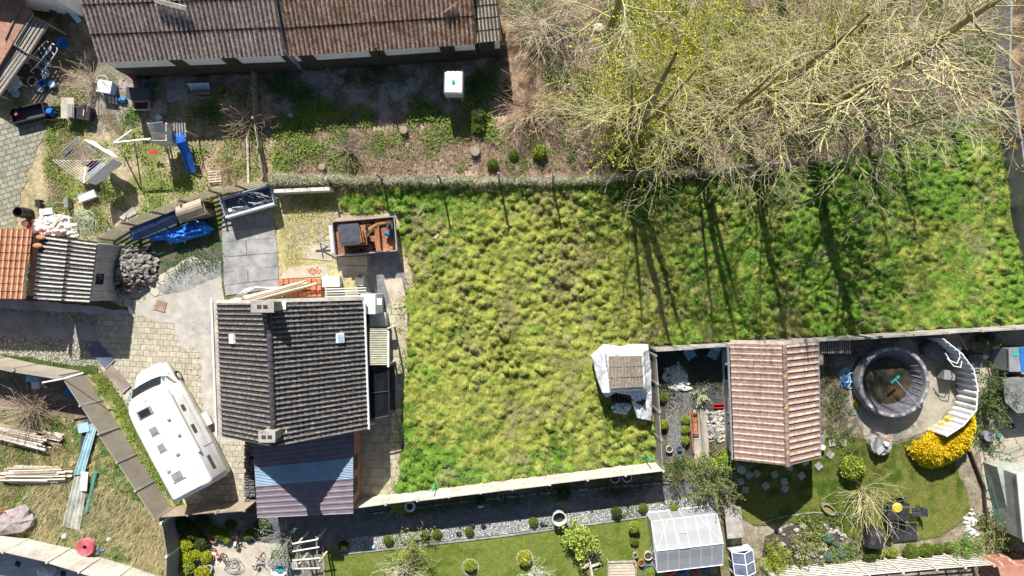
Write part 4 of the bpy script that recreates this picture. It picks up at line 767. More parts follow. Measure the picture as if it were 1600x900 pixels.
# --- orange tiled roof and grey corrugated shed
orange_tile = M('orange_tile', [(.58,.29,.17), (.76,.42,.27)], 3, .85, .2, dirt=.25, spots=((.3,.16,.1), 2.5, .66), valley=((.34,.14,.075), .02, .3))
def orange_house():
    root = thing('outhouse', 'outhouse with bright orange pantile roof at the left edge', 'building', 10, 415)
    a = W(40,467,2.5); d = W(51,358,3.1); u = Vector((-1,0.02,0)); L = 5.0
    m = MB(); corr(m, a+u*L, a, d, d+u*L, 17, .035, 6, 9, 'pan', .03, .006)
    # columns run along the slope; waves stacked along the eave
    part('roof', m, orange_tile, root, w=True)
    wm = MB(); k = .94; P = [a+Vector((.15,.15,0)), d+Vector((-.1,-.2,0)), d+u*L, a+u*L]; P = [P[0]*1, P[1], P[2], P[3]]; P[0].x = a.x-.2; P[1].x = d.x-.25
    wm.prism([(p.x,p.y) for p in P], 0, [2.38,2.9,2.9,2.38]); part('wall', wm, brick_red, root, w=True)
orange_house()
def corr_shed():
    root = thing('corrugated_shed', 'shed with striped grey corrugated roof beside the orange tiled outhouse', 'shed', 160, 425)
    z = 2.9; A = W(52,468,z); B = W(140,473,z-.2); C = W(152,378,z-.2); D = W(62,366,z)
    m = MB(); corr(m, B, C, D, A, 15, .038, 8, 2, 'sine', .02, .004)
    part('roof', m, M('grey_asbestos_stripes', [(.36,.33,.29), (.68,.64,.58)], 6, .9, .4, stretch=(1,3,3), dirt=.3, spots=((.12,.1,.08), 1.8, .62), valley=((.05,.05,.05), .38, .62)), root, w=True)
    w = MB(); k = .06; P = [A+Vector((.1,.1,0)), B+Vector((-.06,.08,0)), C+Vector((-.06,-.08,0)), D+Vector((.1,-.1,0))]; w.prism([(p.x,p.y) for p in P], 0, [z-.14, z-.34, z-.34, z-.14]); part('wall', w, MBR('concrete_block_wall', (.36,.36,.36), (.44,.44,.43), (.25,.25,.25), .4, .2, .012), root, w=True)
    gm = MB(); p = B.lerp(C, .3); q = B.lerp(C, .48); o = Vector((.02-.06,0,0)); gm.slab((p.x+o.x,p.y,1.6), (q.x+o.x,q.y,1.6), (q.x+o.x,q.y,2.3), (p.x+o.x,p.y,2.3), .05); part('window', gm, glass_dark, root, w=True)
    gt = MB(); 
    for s in range(9):
        q = W(44-(s*1.0)+4, 372+s*11, 2.75); gt.blob(q.x, q.y, q.z+.03, .13, .34, .07, 7, 4, .35)
    part('valley_debris', gt, M('dark_moss', [(.05,.06,.03), (.14,.12,.1)], 6, .95, .5), root, w=True)
    for x, y in ((64,371),(59,384)):
        t = MB(); p = W(x, y, 3.02); t.lathe([(.001,0),(.16,.0),(.19,.06),(.12,.12),(.001,.13)], 9, p.x, p.y, p.z-.03, 1.4, .8); part('ridge_tile', t, terracotta, root, w=True)
corr_shed()
# --- main house
pantile = M('black_pantile', [(.085,.08,.076), (.19,.175,.165), (.42,.38,.32)], 5.5, .55, .3, stretch=(1,1,1), dirt=.3, spots=((.42,.2,.045), 3.4, .70), lo=.32, hi=.72, spec=.3, valley=((.042,.04,.04), .1, .6, .8))
def main_house():
    ze, zr = 2.8, 6.1; EL0, EL1 = W(340,474,ze), W(348,682,ze); ER0, ER1 = W(566,469,ze), W(573,671,ze)
    m0 = (EL0+ER0)/2; m1 = (EL1+ER1)/2; R0 = Vector((m0.x+.02, m0.y, zr)); R1 = Vector((m1.x+.02, m1.y, zr))
    root = thing('house', 'bungalow with black pantiled gable roof and two chimneys in the middle of the plot', 'house', 475, 560)
    r = MB(); corr(r, ER1, ER0, R0, R1, 28, .04, 7, 17, 'roll', .04, .014); corr(r, EL0, EL1, R1, R0, 28, .045, 7, 17, 'roll', .035, .008)
    rf = part('roof', r, pantile, root, w=True)
    rt = MB(); n = 20
    for i in range(n):
        p = R0.lerp(R1, i/n); q = R0.lerp(R1, (i+1.04)/n); up = Vector((0,0,.03)); rt.tube([p+up, q+up], [.13, .15], 10)
    part('ridge_tiles', rt, M('ridge_tile', [(.035,.035,.045), (.07,.07,.08)], 4, .5, .2, dirt=.2, spots=((.6,.25,.06), 4, .6)), rf, w=False).location = -Vector(root.location)
    w = MB(); i = .28
    def ins(p, q, t, s): return p
    a = Vector((EL0.x+.3, EL0.y-.12, 0)); b = Vector((ER0.x-.3, ER0.y-.12, 0)); c = Vector((ER1.x-.3, ER1.y+.12, 0)); d = Vector((EL1.x+.3, EL1.y+.12, 0)); zt = ze+.08
    V = [a,b,c,d]+[Vector((p.x,p.y,zt)) for p in (a,b,c,d)]+[Vector((R0.x,a.y,zr-.2)), Vector((R1.x,d.y,zr-.2))]
    w.add(V, [(1,0,4,8,5),(3,2,6,9,7),(2,1,5,6),(0,3,7,4)]); part('wall', w, M('cream_render', [(.42,.38,.3), (.55,.5,.42)], 3, .9, .2, dirt=.3), root, w=True)
    def chim(px, py, z0, z1, sx, sy, flues):
        p = W(px, py, z1); cr = MB(); cr.box(p.x, p.y, z0, z1, sx, sy); co = part('chimney', cr, M('chimney_brick', [(.28,.25,.2),(.45,.41,.33)], 6, .9, .4, dirt=.4), rf, w=True)
        cp = MB(); cp.box(p.x, p.y, z1+.002, z1+.1, sx+.12, sy+.12); 
        o = bpy.data.objects.new('cap', bpy.data.meshes.new('cap')); bpy.data.objects.remove(o)
        cm = part('cap', cp, concrete, co, w=False); cm.location = -Vector(root.location)
        for k in range(flues): fm = MB(); fm.box(p.x+(k-(flues-1)/2)*.3, p.y, z1+.102, z1+.13, .2, .16); part('flue', fm, tar, co, w=False).location = -Vector(root.location)
        fl = MB(); fl.box(p.x+sx*.5+.08, p.y, z0+.45, z0+.62, .25, sy*.8); part('flashing', fl, white_paint, co, w=False).location = -Vector(root.location)
    chim(411, 479, 5.1, 6.9, 1.0, .45, 2); chim(418, 682, 5.1, 6.85, .7, .42, 2)
    g = MB(); o = Vector((.1,0,-.06)); g.tube([ER0+o, ER1+o], .07, 8); gr = part('gutter', g, white_paint, root, w=True)
    g = MB(); o = Vector((-.38,0,-.1)); g.tube([EL0+o+Vector((0,.3,0)), EL1+o], .06, 8); part('gutter', g, white_paint, root, w=True)
    g = MB(); g.slab(EL0+Vector((-.34,.05,-.16)), EL1+Vector((-.34,0,-.16)), EL1+Vector((.1,0,-.1)), EL0+Vector((.1,.05,-.1)), .05); part('eave_board', g, M('eave_board', [(.4,.35,.3),(.5,.45,.38)], 3, .85, .2), root, w=True)
    g = MB(); g.slab(Vector((EL0.x-.05,EL0.y+.02,ze+.02)), Vector((R0.x,EL0.y+.05,zr+.02)), Vector((R0.x,EL0.y+.22,zr+.02)), Vector((EL0.x-.05,EL0.y+.2,ze+.02)), .12); g.slab(Vector((R0.x+.02,R0.y+.02,zr+.02)), Vector((ER0.x+.1,ER0.y,ze+.02)), Vector((ER0.x+.1,ER0.y+.2,ze+.02)), Vector((R0.x+.02,R0.y+.2,zr+.02)), .12); part('verge_board', g, M('verge_board', [(.5,.48,.42),(.7,.66,.58)], 3, .85, .2, dirt=.3), root, w=True)
    n1 = (R0-ER0); s = W(532,528,4.1)
    for (px, py, f, side, nm) in ((529,527,.28,1,'roof_window'), (365,523,.32,-1,'vent')):
        E0, E1 = (ER0, ER1) if side > 0 else (EL0, EL1); v = (py-470)/205.0
        e = E0.lerp(E1, v); rr = R0.lerp(R1, v); c = e.lerp(rr, f); up = (rr-e).normalized(); al = (E1-E0).normalized(); nn = up.cross(al); nn = nn if nn.z > 0 else -nn
        M4 = Matrix((( *up, 0), (*al, 0), (*nn, 0), (0,0,0,1))).transposed(); M4.translation = c+nn*.12
        b = MB(); b.cbox(.42, .5, .14, M4); pw = part(nm, b, white_paint, rf, w=True)
        if side > 0:
            for q in (-.1, .1): b = MB(); M5 = M4.copy(); M5.translation = c+nn*.195+al*q; b.cbox(.3, .18, .02, M5); part('pane', b, light_blue, pw).location = -Vector(root.location)
    # lean-to things along the east side that belong to the house
    b = MB(); p0 = W(566,462,2.5); b.box(W(575,475,2.4).x, W(575,475,2.4).y, 0, 2.4, .8, 1.1); part('porch', b, white_wall, root, w=True)
    b = MB(); q = W(585,471,2.2); b.box(q.x, q.y, 2.0, 2.2, .8, .35); part('porch_roof', b, white_paint, root, w=True)
    b = MB(); q = W(578,664,.8); b.tube([(q.x, q.y, .1), (q.x+.05, q.y+.2, 2.6)], .05, 6); b.tube([(q.x+.1, q.y, .1), (q.x+.2, q.y+.1, 1.2)], .05, 6); part('downpipe', b, white_paint, root, w=True)
main_house()
def box_thing(name, label, cat, px, py, z, sx, sy, h, mat, rot=0, z0=0, group=None, lid=None, lidm=None):
    root = thing(name, label, cat, px, py, z0, rot, group); k = (HC-z)/HC
    root.location = (*W(px, py, z)[:2], z0); b = MB(); b.box(0, 0, 0, h, sx, sy); part('body', b, mat, root)
    b = MB(); b.box(0, 0, h+.002, h+.05, sx+.05, sy+.05); part(lid or 'lid', b, lidm or mat, root); return root
box_thing('cool_box', 'white lidded box standing against the east wall of the house', 'box', 590, 499, .9, .85, .75, .85, offwhite, lidm=offwhite)
def polycarb():
    root = thing('porch_canopy', 'weathered translucent canopy over the door on the east side of the house', 'canopy', 592, 541)
    z = 2.2; a = W(578,513,z+.2); b = W(606,513,z); c = W(606,570,z); d = W(577,570,z+.2); m = MB(); corr(m, a, d, c, b, 16, .012, 4, 1, 'box', 0, 0, .02); part('roof_sheet', m, M('dirty_polycarbonate', [(.26,.28,.17), (.5,.49,.38)], 2.5, .5, .1, stretch=(1,6,1), dirt=.35), root, w=True)
    f = MB(); f.box(W(607,545,2.1).x, W(607,545,2.1).y, 2.0, 2.22, .1, 2.0); f.tube([b, (b.x,b.y,0)], .05, 4); f.tube([c, (c.x,c.y,0)], .05, 4); part('frame', f, white_paint, root, w=True)
    w2 = MB(); q = W(590,541,.6); w2.box(q.x-.1, q.y, 0, 1.95, 1.1, 1.7); part('wall', w2, grey_conc, root, w=True)
polycarb()
def pit():
    root = thing('glass_porch', 'black framed dark glazed porch on the east side of the house', 'porch', 592, 613)
    P = [W(*p, 2.0) for p in [(576,573),(607,573),(608,650),(578,656)]]
    m = MB()
    for i in range(4): s, e = P[i], P[(i+1) % 4]; m.tube([s, e], .05, 4); m.tube([s, (s.x,s.y,0)], .05, 4)
    m.tube([(P[0]+P[3])/2, (P[1]+P[2])/2], .03, 4); part('frame', m, black_plastic, root, w=True)
    g = MB(); c = sum(P, Vector())/4; g.prism([((c+(p-c)*.95).x, (c+(p-c)*.95).y) for p in P], 1.9, 1.93); part('roof_glass', g, MG('smoked_glass', (.01,.012,.014), .75, .05), root, w=True)
    w2 = MB(); w2.box(c.x-.15, c.y-.3, 0, 1.6, .12, 1.6); part('window', w2, white_paint, root, w=True)
    fl = MB(); fl.prism([(p.x,p.y) for p in P], .02, .05); part('floor', fl, tar, root, w=True)
pit()
# --- annex with purple sheet roof
def annex():
    ze = 2.45; A, B, C, D = W(382,698,ze+.25), W(552,676,ze+.25), W(552,802,ze), W(402,809,ze)
    A = W(396,696,ze+.25); root = thing('annex', 'annex with purple brown ribbed metal roof and one pale blue band', 'shed', 470, 735)
    def quad(f0, f1): return (A.lerp(D, f1), B.lerp(C, f1), B.lerp(C, f0), A.lerp(D, f0))
    pm = M('purple_metal', [(.145,.12,.145), (.2,.17,.2)], 2, .55, .03, dirt=.12, spec=.3); bm = M('pale_blue_sheet', [(.24,.36,.46), (.34,.46,.55)], 3, .5, .05, dirt=.2, stretch=(1,5,1))
    for f0, f1, mt, n in ((0,.31,pm,5), (.31,.56,bm,12), (.56,1,pm,6)):
        d, c, b, a = quad(f0, f1); m = MB(); corr(m, a, d, c, b, n, .016, 8 if mt is pm else 6, 1, 'box', 0, 0, .015); part('roof_sheet' if mt is pm else 'light_band', m, mt, root, w=True)
    w = MB(); i = Vector((.1,0,0)); P = [A+i, B-Vector((.12,0,0)), C-Vector((.12,-.1,0)), D+Vector((.1,.1,0))]; w.prism([(p.x,p.y) for p in P], 0, [ze+.2,ze+.2,ze-.05,ze-.05]); part('wall', w, brick_red, root, w=True)
    for f in (.42, .72):
        p = B.lerp(C, f); o = MB(); o.box(p.x-.11, p.y, 1.1, 2.1, .04, .8); part('window', o, glass_dark, root, w=True)
    e = MB(); e.box((B.x+C.x)/2-.02, (B.y+C.y)/2, ze-.05, ze+.02, .05, (B-C).length*1.0); part('trim', e, dark_wood, root, w=True)
annex()
def side_tiles():
    root = thing('stacked_tiles', 'rows of spare dark roof tiles stacked at the left of the purple roof', 'tiles', 388, 748)
    for r_ in range(5):
        for c_ in range(2):
            m = MB(); p = W(384+c_*9, 706+r_*21+R.uniform(-2,2), .5)
            for k in range(9): m.box(p.x+R.uniform(-.03,.03), p.y+(k-4)*.075, .02, .42+R.uniform(-.08,.05), .3, .035, R.uniform(-.12,.12))
            part('tile_row', m, M('spare_tile', [(.1,.1,.11),(.24,.23,.23)], 5, .7, .2) if r_ == c_ == 0 else bpy.data.materials['spare_tile'], root, w=True)
side_tiles()
# --- pink roofed garden house
def garden_house():
    ze = 2.5; A, B, C, D = W(1141,537,ze), W(1277,534,ze), W(1280,716,ze), W(1148,719,ze); m0 = (A+B)/2; m1 = (C+D)/2; zr = 3.9; R0 = Vector((m0.x,m0.y,zr)); R1 = Vector((m1.x,m1.y,zr))
    root = thing('garden_house', 'garden house with pinkish terracotta tiled gable roof in the lower gardens', 'house', 1207, 625)
    pm = M('pink_tile', [(.38,.275,.225), (.5,.375,.31), (.64,.5,.42)], 3.5, .85, .2, dirt=.25, spots=((.5,.3,.12), 3, .68), valley=((.25,.165,.13), .02, .35))
    r = MB(); corr(r, D, A, R0, R1, 19, .035, 7, 9, 'pan', .03, .006); corr(r, B, C, R1, R0, 19, .035, 7, 9, 'pan', .03, .006); rf = part('roof', r, pm, root, w=True)
    t = MB(); n = 14
    for i in range(n): p = R0.lerp(R1, i/n); q = R0.lerp(R1, (i+1.04)/n); t.tube([p+Vector((0,0,.05)), q+Vector((0,0,.05))], [.12,.14], 9)
    part('ridge_tiles', t, M('mossy_ridge', [(.14,.12,.12), (.36,.24,.18)], 5, .9, .2, spots=((.55,.35,.1), 2.5, .56)), rf).location = -Vector(root.location)
    w = MB(); a = Vector((A.x+.25,A.y-.1,0)); b = Vector((B.x-.25,B.y-.1,0)); c = Vector((C.x-.25,C.y+.1,0)); d = Vector((D.x+.25,D.y+.1,0)); zt = ze+.1; V = [a,b,c,d]+[Vector((p.x,p.y,zt)) for p in (a,b,c,d)]+[Vector((R0.x,a.y,zr-.15)), Vector((R1.x,d.y,zr-.15))]
    w.add(V, [(1,0,4,8,5),(3,2,6,9,7),(2,1,5,6),(0,3,7,4)]); part('wall', w, M('pale_render', [(.5,.47,.44),(.62,.6,.57)], 3, .9, .2), root, w=True)
    for py in (583, 660):
        p = W(1146, py, 1.6); o = MB(); o.box(a.x-.03+(py-583)*.0015, p.y, .9, 2.1, .06, 1.0); wi = part('window', o, white_paint, root, w=True); o = MB(); o.box(a.x-.07+(py-583)*.0015, p.y, 1.0, 2.0, .03, .8); part('pane', o, glass_dark, wi).location = -Vector(root.location)
    vb = MB(); vb.slab(A+Vector((0,.02,.02)), R0+Vector((0,.02,.05)), R0+Vector((0,.2,.05)), A+Vector((0,.2,.02)), .1); vb.slab(R0+Vector((.02,.02,.05)), B+Vector((0,.02,.02)), B+Vector((0,.2,.02)), R0+Vector((.02,.2,.05)), .1); part('verge_board', vb, M('verge_stone', [(.5,.42,.36),(.62,.52,.45)], 3, .85, .2), root, w=True)
    g = MB(); g.tube([A+Vector((-.1,0,-.1)), D+Vector((-.1,0,-.1))], .06, 6); part('gutter', g, grey_plastic, root, w=True); g = MB(); g.tube([B+Vector((.1,0,-.1)), C+Vector((.1,0,-.1))], .06, 6); part('gutter', g, grey_plastic, root, w=True)
garden_house()
# --- shed under white tarpaulin
def covered_shed():
    root = thing('covered_shed', 'small shed wrapped in white tarpaulin with a square of old tiles on top', 'shed', 972, 590)
    z = 2.0; nr = random.Random(5); top = [(934,548),(948,540),(975,545),(985,541),(1012,540),(1014,580),(1016,610),(1010,612),(960,612),(950,600),(940,585),(935,570)]
    low = [(924,556),(944,538),(974,542),(984,538),(1013,538),(1018,580),(1019,640),(1018,658),(996,654),(992,640),(985,618),(962,614),(948,622),(941,614),(932,590),(928,570)]
    # draped sheet: height grid over the outline
    def region(x, y): return inpoly(x, y, [(p[0], p[1]) for p in low])
    xs = np.arange(920, 1024, .8); ys = np.arange(532, 664, .8); X, Y = np.meshgrid(xs, ys); mk = region(X, Y)
    sh = inpoly(X, Y, [(942,548),(1010,546),(1012,612),(952,614)]); dd = np.zeros(X.shape)
    zz = np.where(sh, 2.0, 0); 
    for _ in range(14): zz = (np.roll(zz,1,0)+np.roll(zz,-1,0)+np.roll(zz,1,1)+np.roll(zz,-1,1)+zz)/5
    g = zz.copy()
    g = np.maximum(g, .75+.9*np.exp(-(np.clip(np.hypot(np.clip(np.abs(X-976)-34,0,None), np.clip(np.abs(Y-582)-34,0,None)), 0, None)/14)))
    g = g+.3*(fbm(X*.08, Y*.05, 3)-.5)+.35*(np.abs(fbm(X*.07+Y*.03, Y*.03-X*.02, 8, 2)-.5))
    g = np.where((Y > 614), np.clip(1.5-(Y-614)*.012, .8, 1.6)+.2*(fbm(X*.25, Y*.08, 6)-.5), g)
    k = (HC-g)/HC/PXM; V = np.stack([(X-800)*k, (450-Y)*k, g], -1).reshape(-1, 3); cell = mk[:-1,:-1]&mk[1:,:-1]&mk[:-1,1:]&mk[1:,1:]; jj, ii = np.nonzero(cell); nx = len(xs); a = jj*nx+ii; F = np.stack([a+nx, a+nx+1, a+1, a], 1); u, inv = np.unique(F, return_inverse=True); F = inv.reshape(F.shape); V = V[u]-np.array(root.location)[None, :]
    n = len(V); cnt = {}
    for f in F.tolist():
        for i in range(4): e = (f[i], f[(i+1) % 4]); cnt[e] = cnt.get(e, 0)+1
    bd = [e for e in cnt if (e[1], e[0]) not in cnt]; V2 = V.copy(); V2[:, 2] = np.maximum(V2[:, 2]-.45, .02)
    F2 = np.array([[e[1], e[0], e[0]+n, e[1]+n] for e in bd]); npmesh('tarpaulin', np.concatenate([V, V2]), np.concatenate([F, F2]), tarp_white, None, root, smooth=True)
    b = MB(); P = [W(*p, 2.0) for p in [(946,550),(1010,548),(1013,640),(950,610)]]; b.prism([(p.x,p.y) for p in P], 0, 1.35); part('wall', b, dark_wood, root, w=True)
    t = MB(); A, B, C, D = W(952,607,2.28), W(1006,604,2.28), W(1003,556,2.34), W(951,557,2.34); corr(t, A, B, C, D, 10, .03, 7, 3, 'pan', .03, .005, .05); part('tiles', t, M('old_grey_tiles', [(.16,.13,.10), (.36,.31,.26)], 5, .85, .3, stretch=(3,1,1), dirt=.3), root, w=True)
    s = MB()
    for k_ in range(7): p = W(956+k_*5, 622, .9); s.box(p.x, p.y, .2, .9, .1, .6)
    part('slats', s, dark_wood, root, w=True)
    s = MB()
    for k_ in range(26):
        p = W(972+R.uniform(-14,14), 638+R.uniform(-7,8), .7); s.blob(p.x, p.y, .65+R.uniform(-.1,.1), .16, .12, .1, 6, 4, .4)
    part('crumpled_sheet', s, tarp_white, root, w=True)
covered_shed()
# ================================================================ FENCES
def fence(name, label, pts, h, bay, pmat, postm, th=.05, post=.12, group=None, slats=0, posts_h=.08, rng=None, cat='fence'):
    P = [W(*p) for p in pts]; root = thing(name, label, cat, pts[0][0], pts[0][1], 0, 0, group)
    k = 0
    for a, b in zip(P, P[1:]):
        L = (b-a).length; n = max(1, round(L/bay)); u = (b-a).normalized(); q = Vector((-u.y,u.x,0))
        for i in range(n):
            s = a.lerp(b, i/n)+u*(post*.5); e = a.lerp(b, (i+1)/n)-u*(post*.5); m = MB(); ti = R.uniform(-.03,.03)
            if slats:
                for j in range(slats):
                    z0 = h*j/slats+.02; z1 = h*(j+.55)/slats; m.slab((*(s-q*th/2)[:2],z0), (*(e-q*th/2)[:2],z0), (*(e-q*th/2)[:2],z1), (*(s-q*th/2)[:2],z1), th)
            else: m.slab((*(s-q*th/2)[:2],0), (*(e-q*th/2)[:2],0), (*(e-q*th/2+q*ti)[:2],h), (*(s-q*th/2+q*ti)[:2],h), th)
            part('panel', m, pmat, root, w=True)
        for i in range(n+1):
            if i == n and not (b is P[-1]): continue
            c = a.lerp(b, i/n); m = MB(); m.box(c.x, c.y, 0, h+posts_h, post, post, math.atan2(u.y,u.x)); part('post', m, postm, root, w=True)
    return root
fence('concrete_fence', 'long pale concrete panel fence along the bottom of the meadow', [(560,779),(612,772),(800,749),(1025,722)], 1.9, 1.95, fence_conc, pale_concrete)
fence('concrete_fence', 'grey panel fence along the right end of the meadow beside the covered shed', [(1014,551),(1025,718)], 1.9, 1.6, grey_wood, grey_wood)
fence('garden_fence', 'thin weathered fence between the meadow and the lower right gardens', [(1016,543),(1300,526),(1600,508),(1680,503)], 1.85, 2.0, concrete, concrete, th=.09)
fence('concrete_fence', 'grey concrete panel fence at the right edge of the meadow', [(1552,-40),(1550,120),(1556,160),(1566,225),(1580,325),(1602,440),(1612,500)], 1.5, 2.2, grey_conc, grey_conc, th=.12)
fence('boundary_wall', 'bright concrete panel fence crossing the bottom left corner', [(-60,828),(0,835),(45,842),(110,857),(205,886),(270,908)], 2.0, 2.1, fence_conc, pale_concrete)
fence('board_fence', 'flat brown panel fence running diagonally beside the motorhome', [(131,583),(268,793)], 1.95, 1.9, M('taupe_panel', [(.3,.26,.21),(.36,.32,.265)], 3, .8, .1, dirt=.2, stretch=(1,1,.2)), M('panel_post', [(.35,.33,.3),(.42,.4,.37)], 3, .8, .1))
fence('board_fence', 'flat brown panel fence along the grass strip below the cobbled lane', [(-40,550),(60,572),(128,583)], 1.95, 1.9, bpy.data.materials['taupe_panel'], bpy.data.materials['panel_post'], th=.25)
fence('wooden_fence', 'weathered board fence behind the motorhome', [(275,791),(402,781)], 1.9, 1.9, wood, wood)
fence('wooden_fence', 'grey board fence left of the patio shrubs', [(278,800),(286,850),(284,910)], 1.9, 1.8, grey_wood, white_stone)
fence('slat_fence', 'open slatted wooden fence between the left yard and the blue tarpaulin', [(178,375),(215,352),(300,318),(345,303),(425,288)], 1.7, 1.6, pale_wood, wood, slats=8, th=.014)
fence('low_slat_fence', 'white slatted low fence along the bottom right edge', [(1195,888),(1330,877),(1430,868),(1515,862)], 2.0, 2.0, M('pale_slats', [(.6,.56,.5),(.76,.73,.68)], 3, .8, .2, dirt=.25), pale_wood, slats=9, th=.012)
fence('wooden_fence', 'short wooden fence beside the barn yard at the playset side', [(400,98),(404,190),(418,282)], .9, 1.8, wood_y, wood, slats=3)
def wire_fence():
    root = thing('wire_fence', 'wire fence on tall leaning posts along the top of the meadow', 'fence', 600, 283)
    L = [(430,292),(520,286),(600,283),(690,283),(780,282),(862,284),(990,278),(1100,272),(1183,262),(1290,255),(1400,225),(1484,195),(1548,150)]
    P = [W(*p) for p in L]
    for i, p in enumerate(P):
        m = MB(); h = (1.5, 1.6, 2.45, 2.4, 2.55, 2.4, 2.3, 2.3, 2.4, 2.2, 2.2, 2.3, 1.4)[i]; m.tube([p, p+Vector((R.uniform(-.03,.03),R.uniform(-.03,.03),h))], .065, 6); part('post', m, concrete, root, w=True)
    m = MB()
    for z in (.5, 1.0, 1.5):
        for a, b in zip(P, P[1:]): m.tube([a+Vector((0,0,z)), b+Vector((0,0,z))], .008, 3)
    part('wire', m, steel, root, w=True)
wire_fence()
def simple_wall(name, label, pts, h, th, mat, cat='wall'):
    m = MB(); P = [W(*p) for p in pts]
    for a, b in zip(P, P[1:]):
        u = (b-a).normalized(); q = Vector((-u.y,u.x,0))*th/2; m.prism([((a-q).x,(a-q).y),((b-q).x,(b-q).y),((b+q).x,(b+q).y),((a+q).x,(a+q).y)], 0, h)
    return solo(name, m, mat, label, cat, pts[0][0], pts[0][1], w=True)
simple_wall('concrete_beam', 'pale concrete beam wall beside the blue trailer at the meadow corner', [(436,302),(524,298)], .9, .2, pale_concrete)
simple_wall('plank_wall', 'grey board at the foot of the trees on the upper fence line', [(1120,268),(1212,258)], 1.0, .12, grey_wood)
simple_wall('log_edging', 'low dark edging between brick path and fence border', [(575,803),(700,786),(880,767),(1050,753)], .12, .1, dark_stone, 'edging')
simple_wall('lawn_edging', 'low concrete edging between the gravel bed and the lower lawn', [(531,866),(780,838),(1000,808),(1110,795)], .10, .07, grey_conc, 'edging')
simple_wall('path_kerb', 'straight narrow wooden edging at the left side of the lower lawn', [(505,850),(508,905)], .12, .08, wood, 'edging')
simple_wall('allotment_board', 'dark vertical timber edging between side lawn and allotment', [(1500,672),(1534,760),(1540,850)], .3, .08, dark_wood, 'edging')
simple_wall('shed_side_fence', 'low brown screen fence at the left of the gravel border near corner bush', [(1113,790),(1122,830)], .8, .06, wood_y, 'fence')
simple_wall('pond_edging', 'thin curved pale edging above the pond', [(1190,816),(1225,806),(1270,800),(1320,802)], .1, .06, grey_conc, 'edging')
# ================================================================ OBJECTS
def loc(root, px, py, z=0): root.location = W(px, py, z); return root
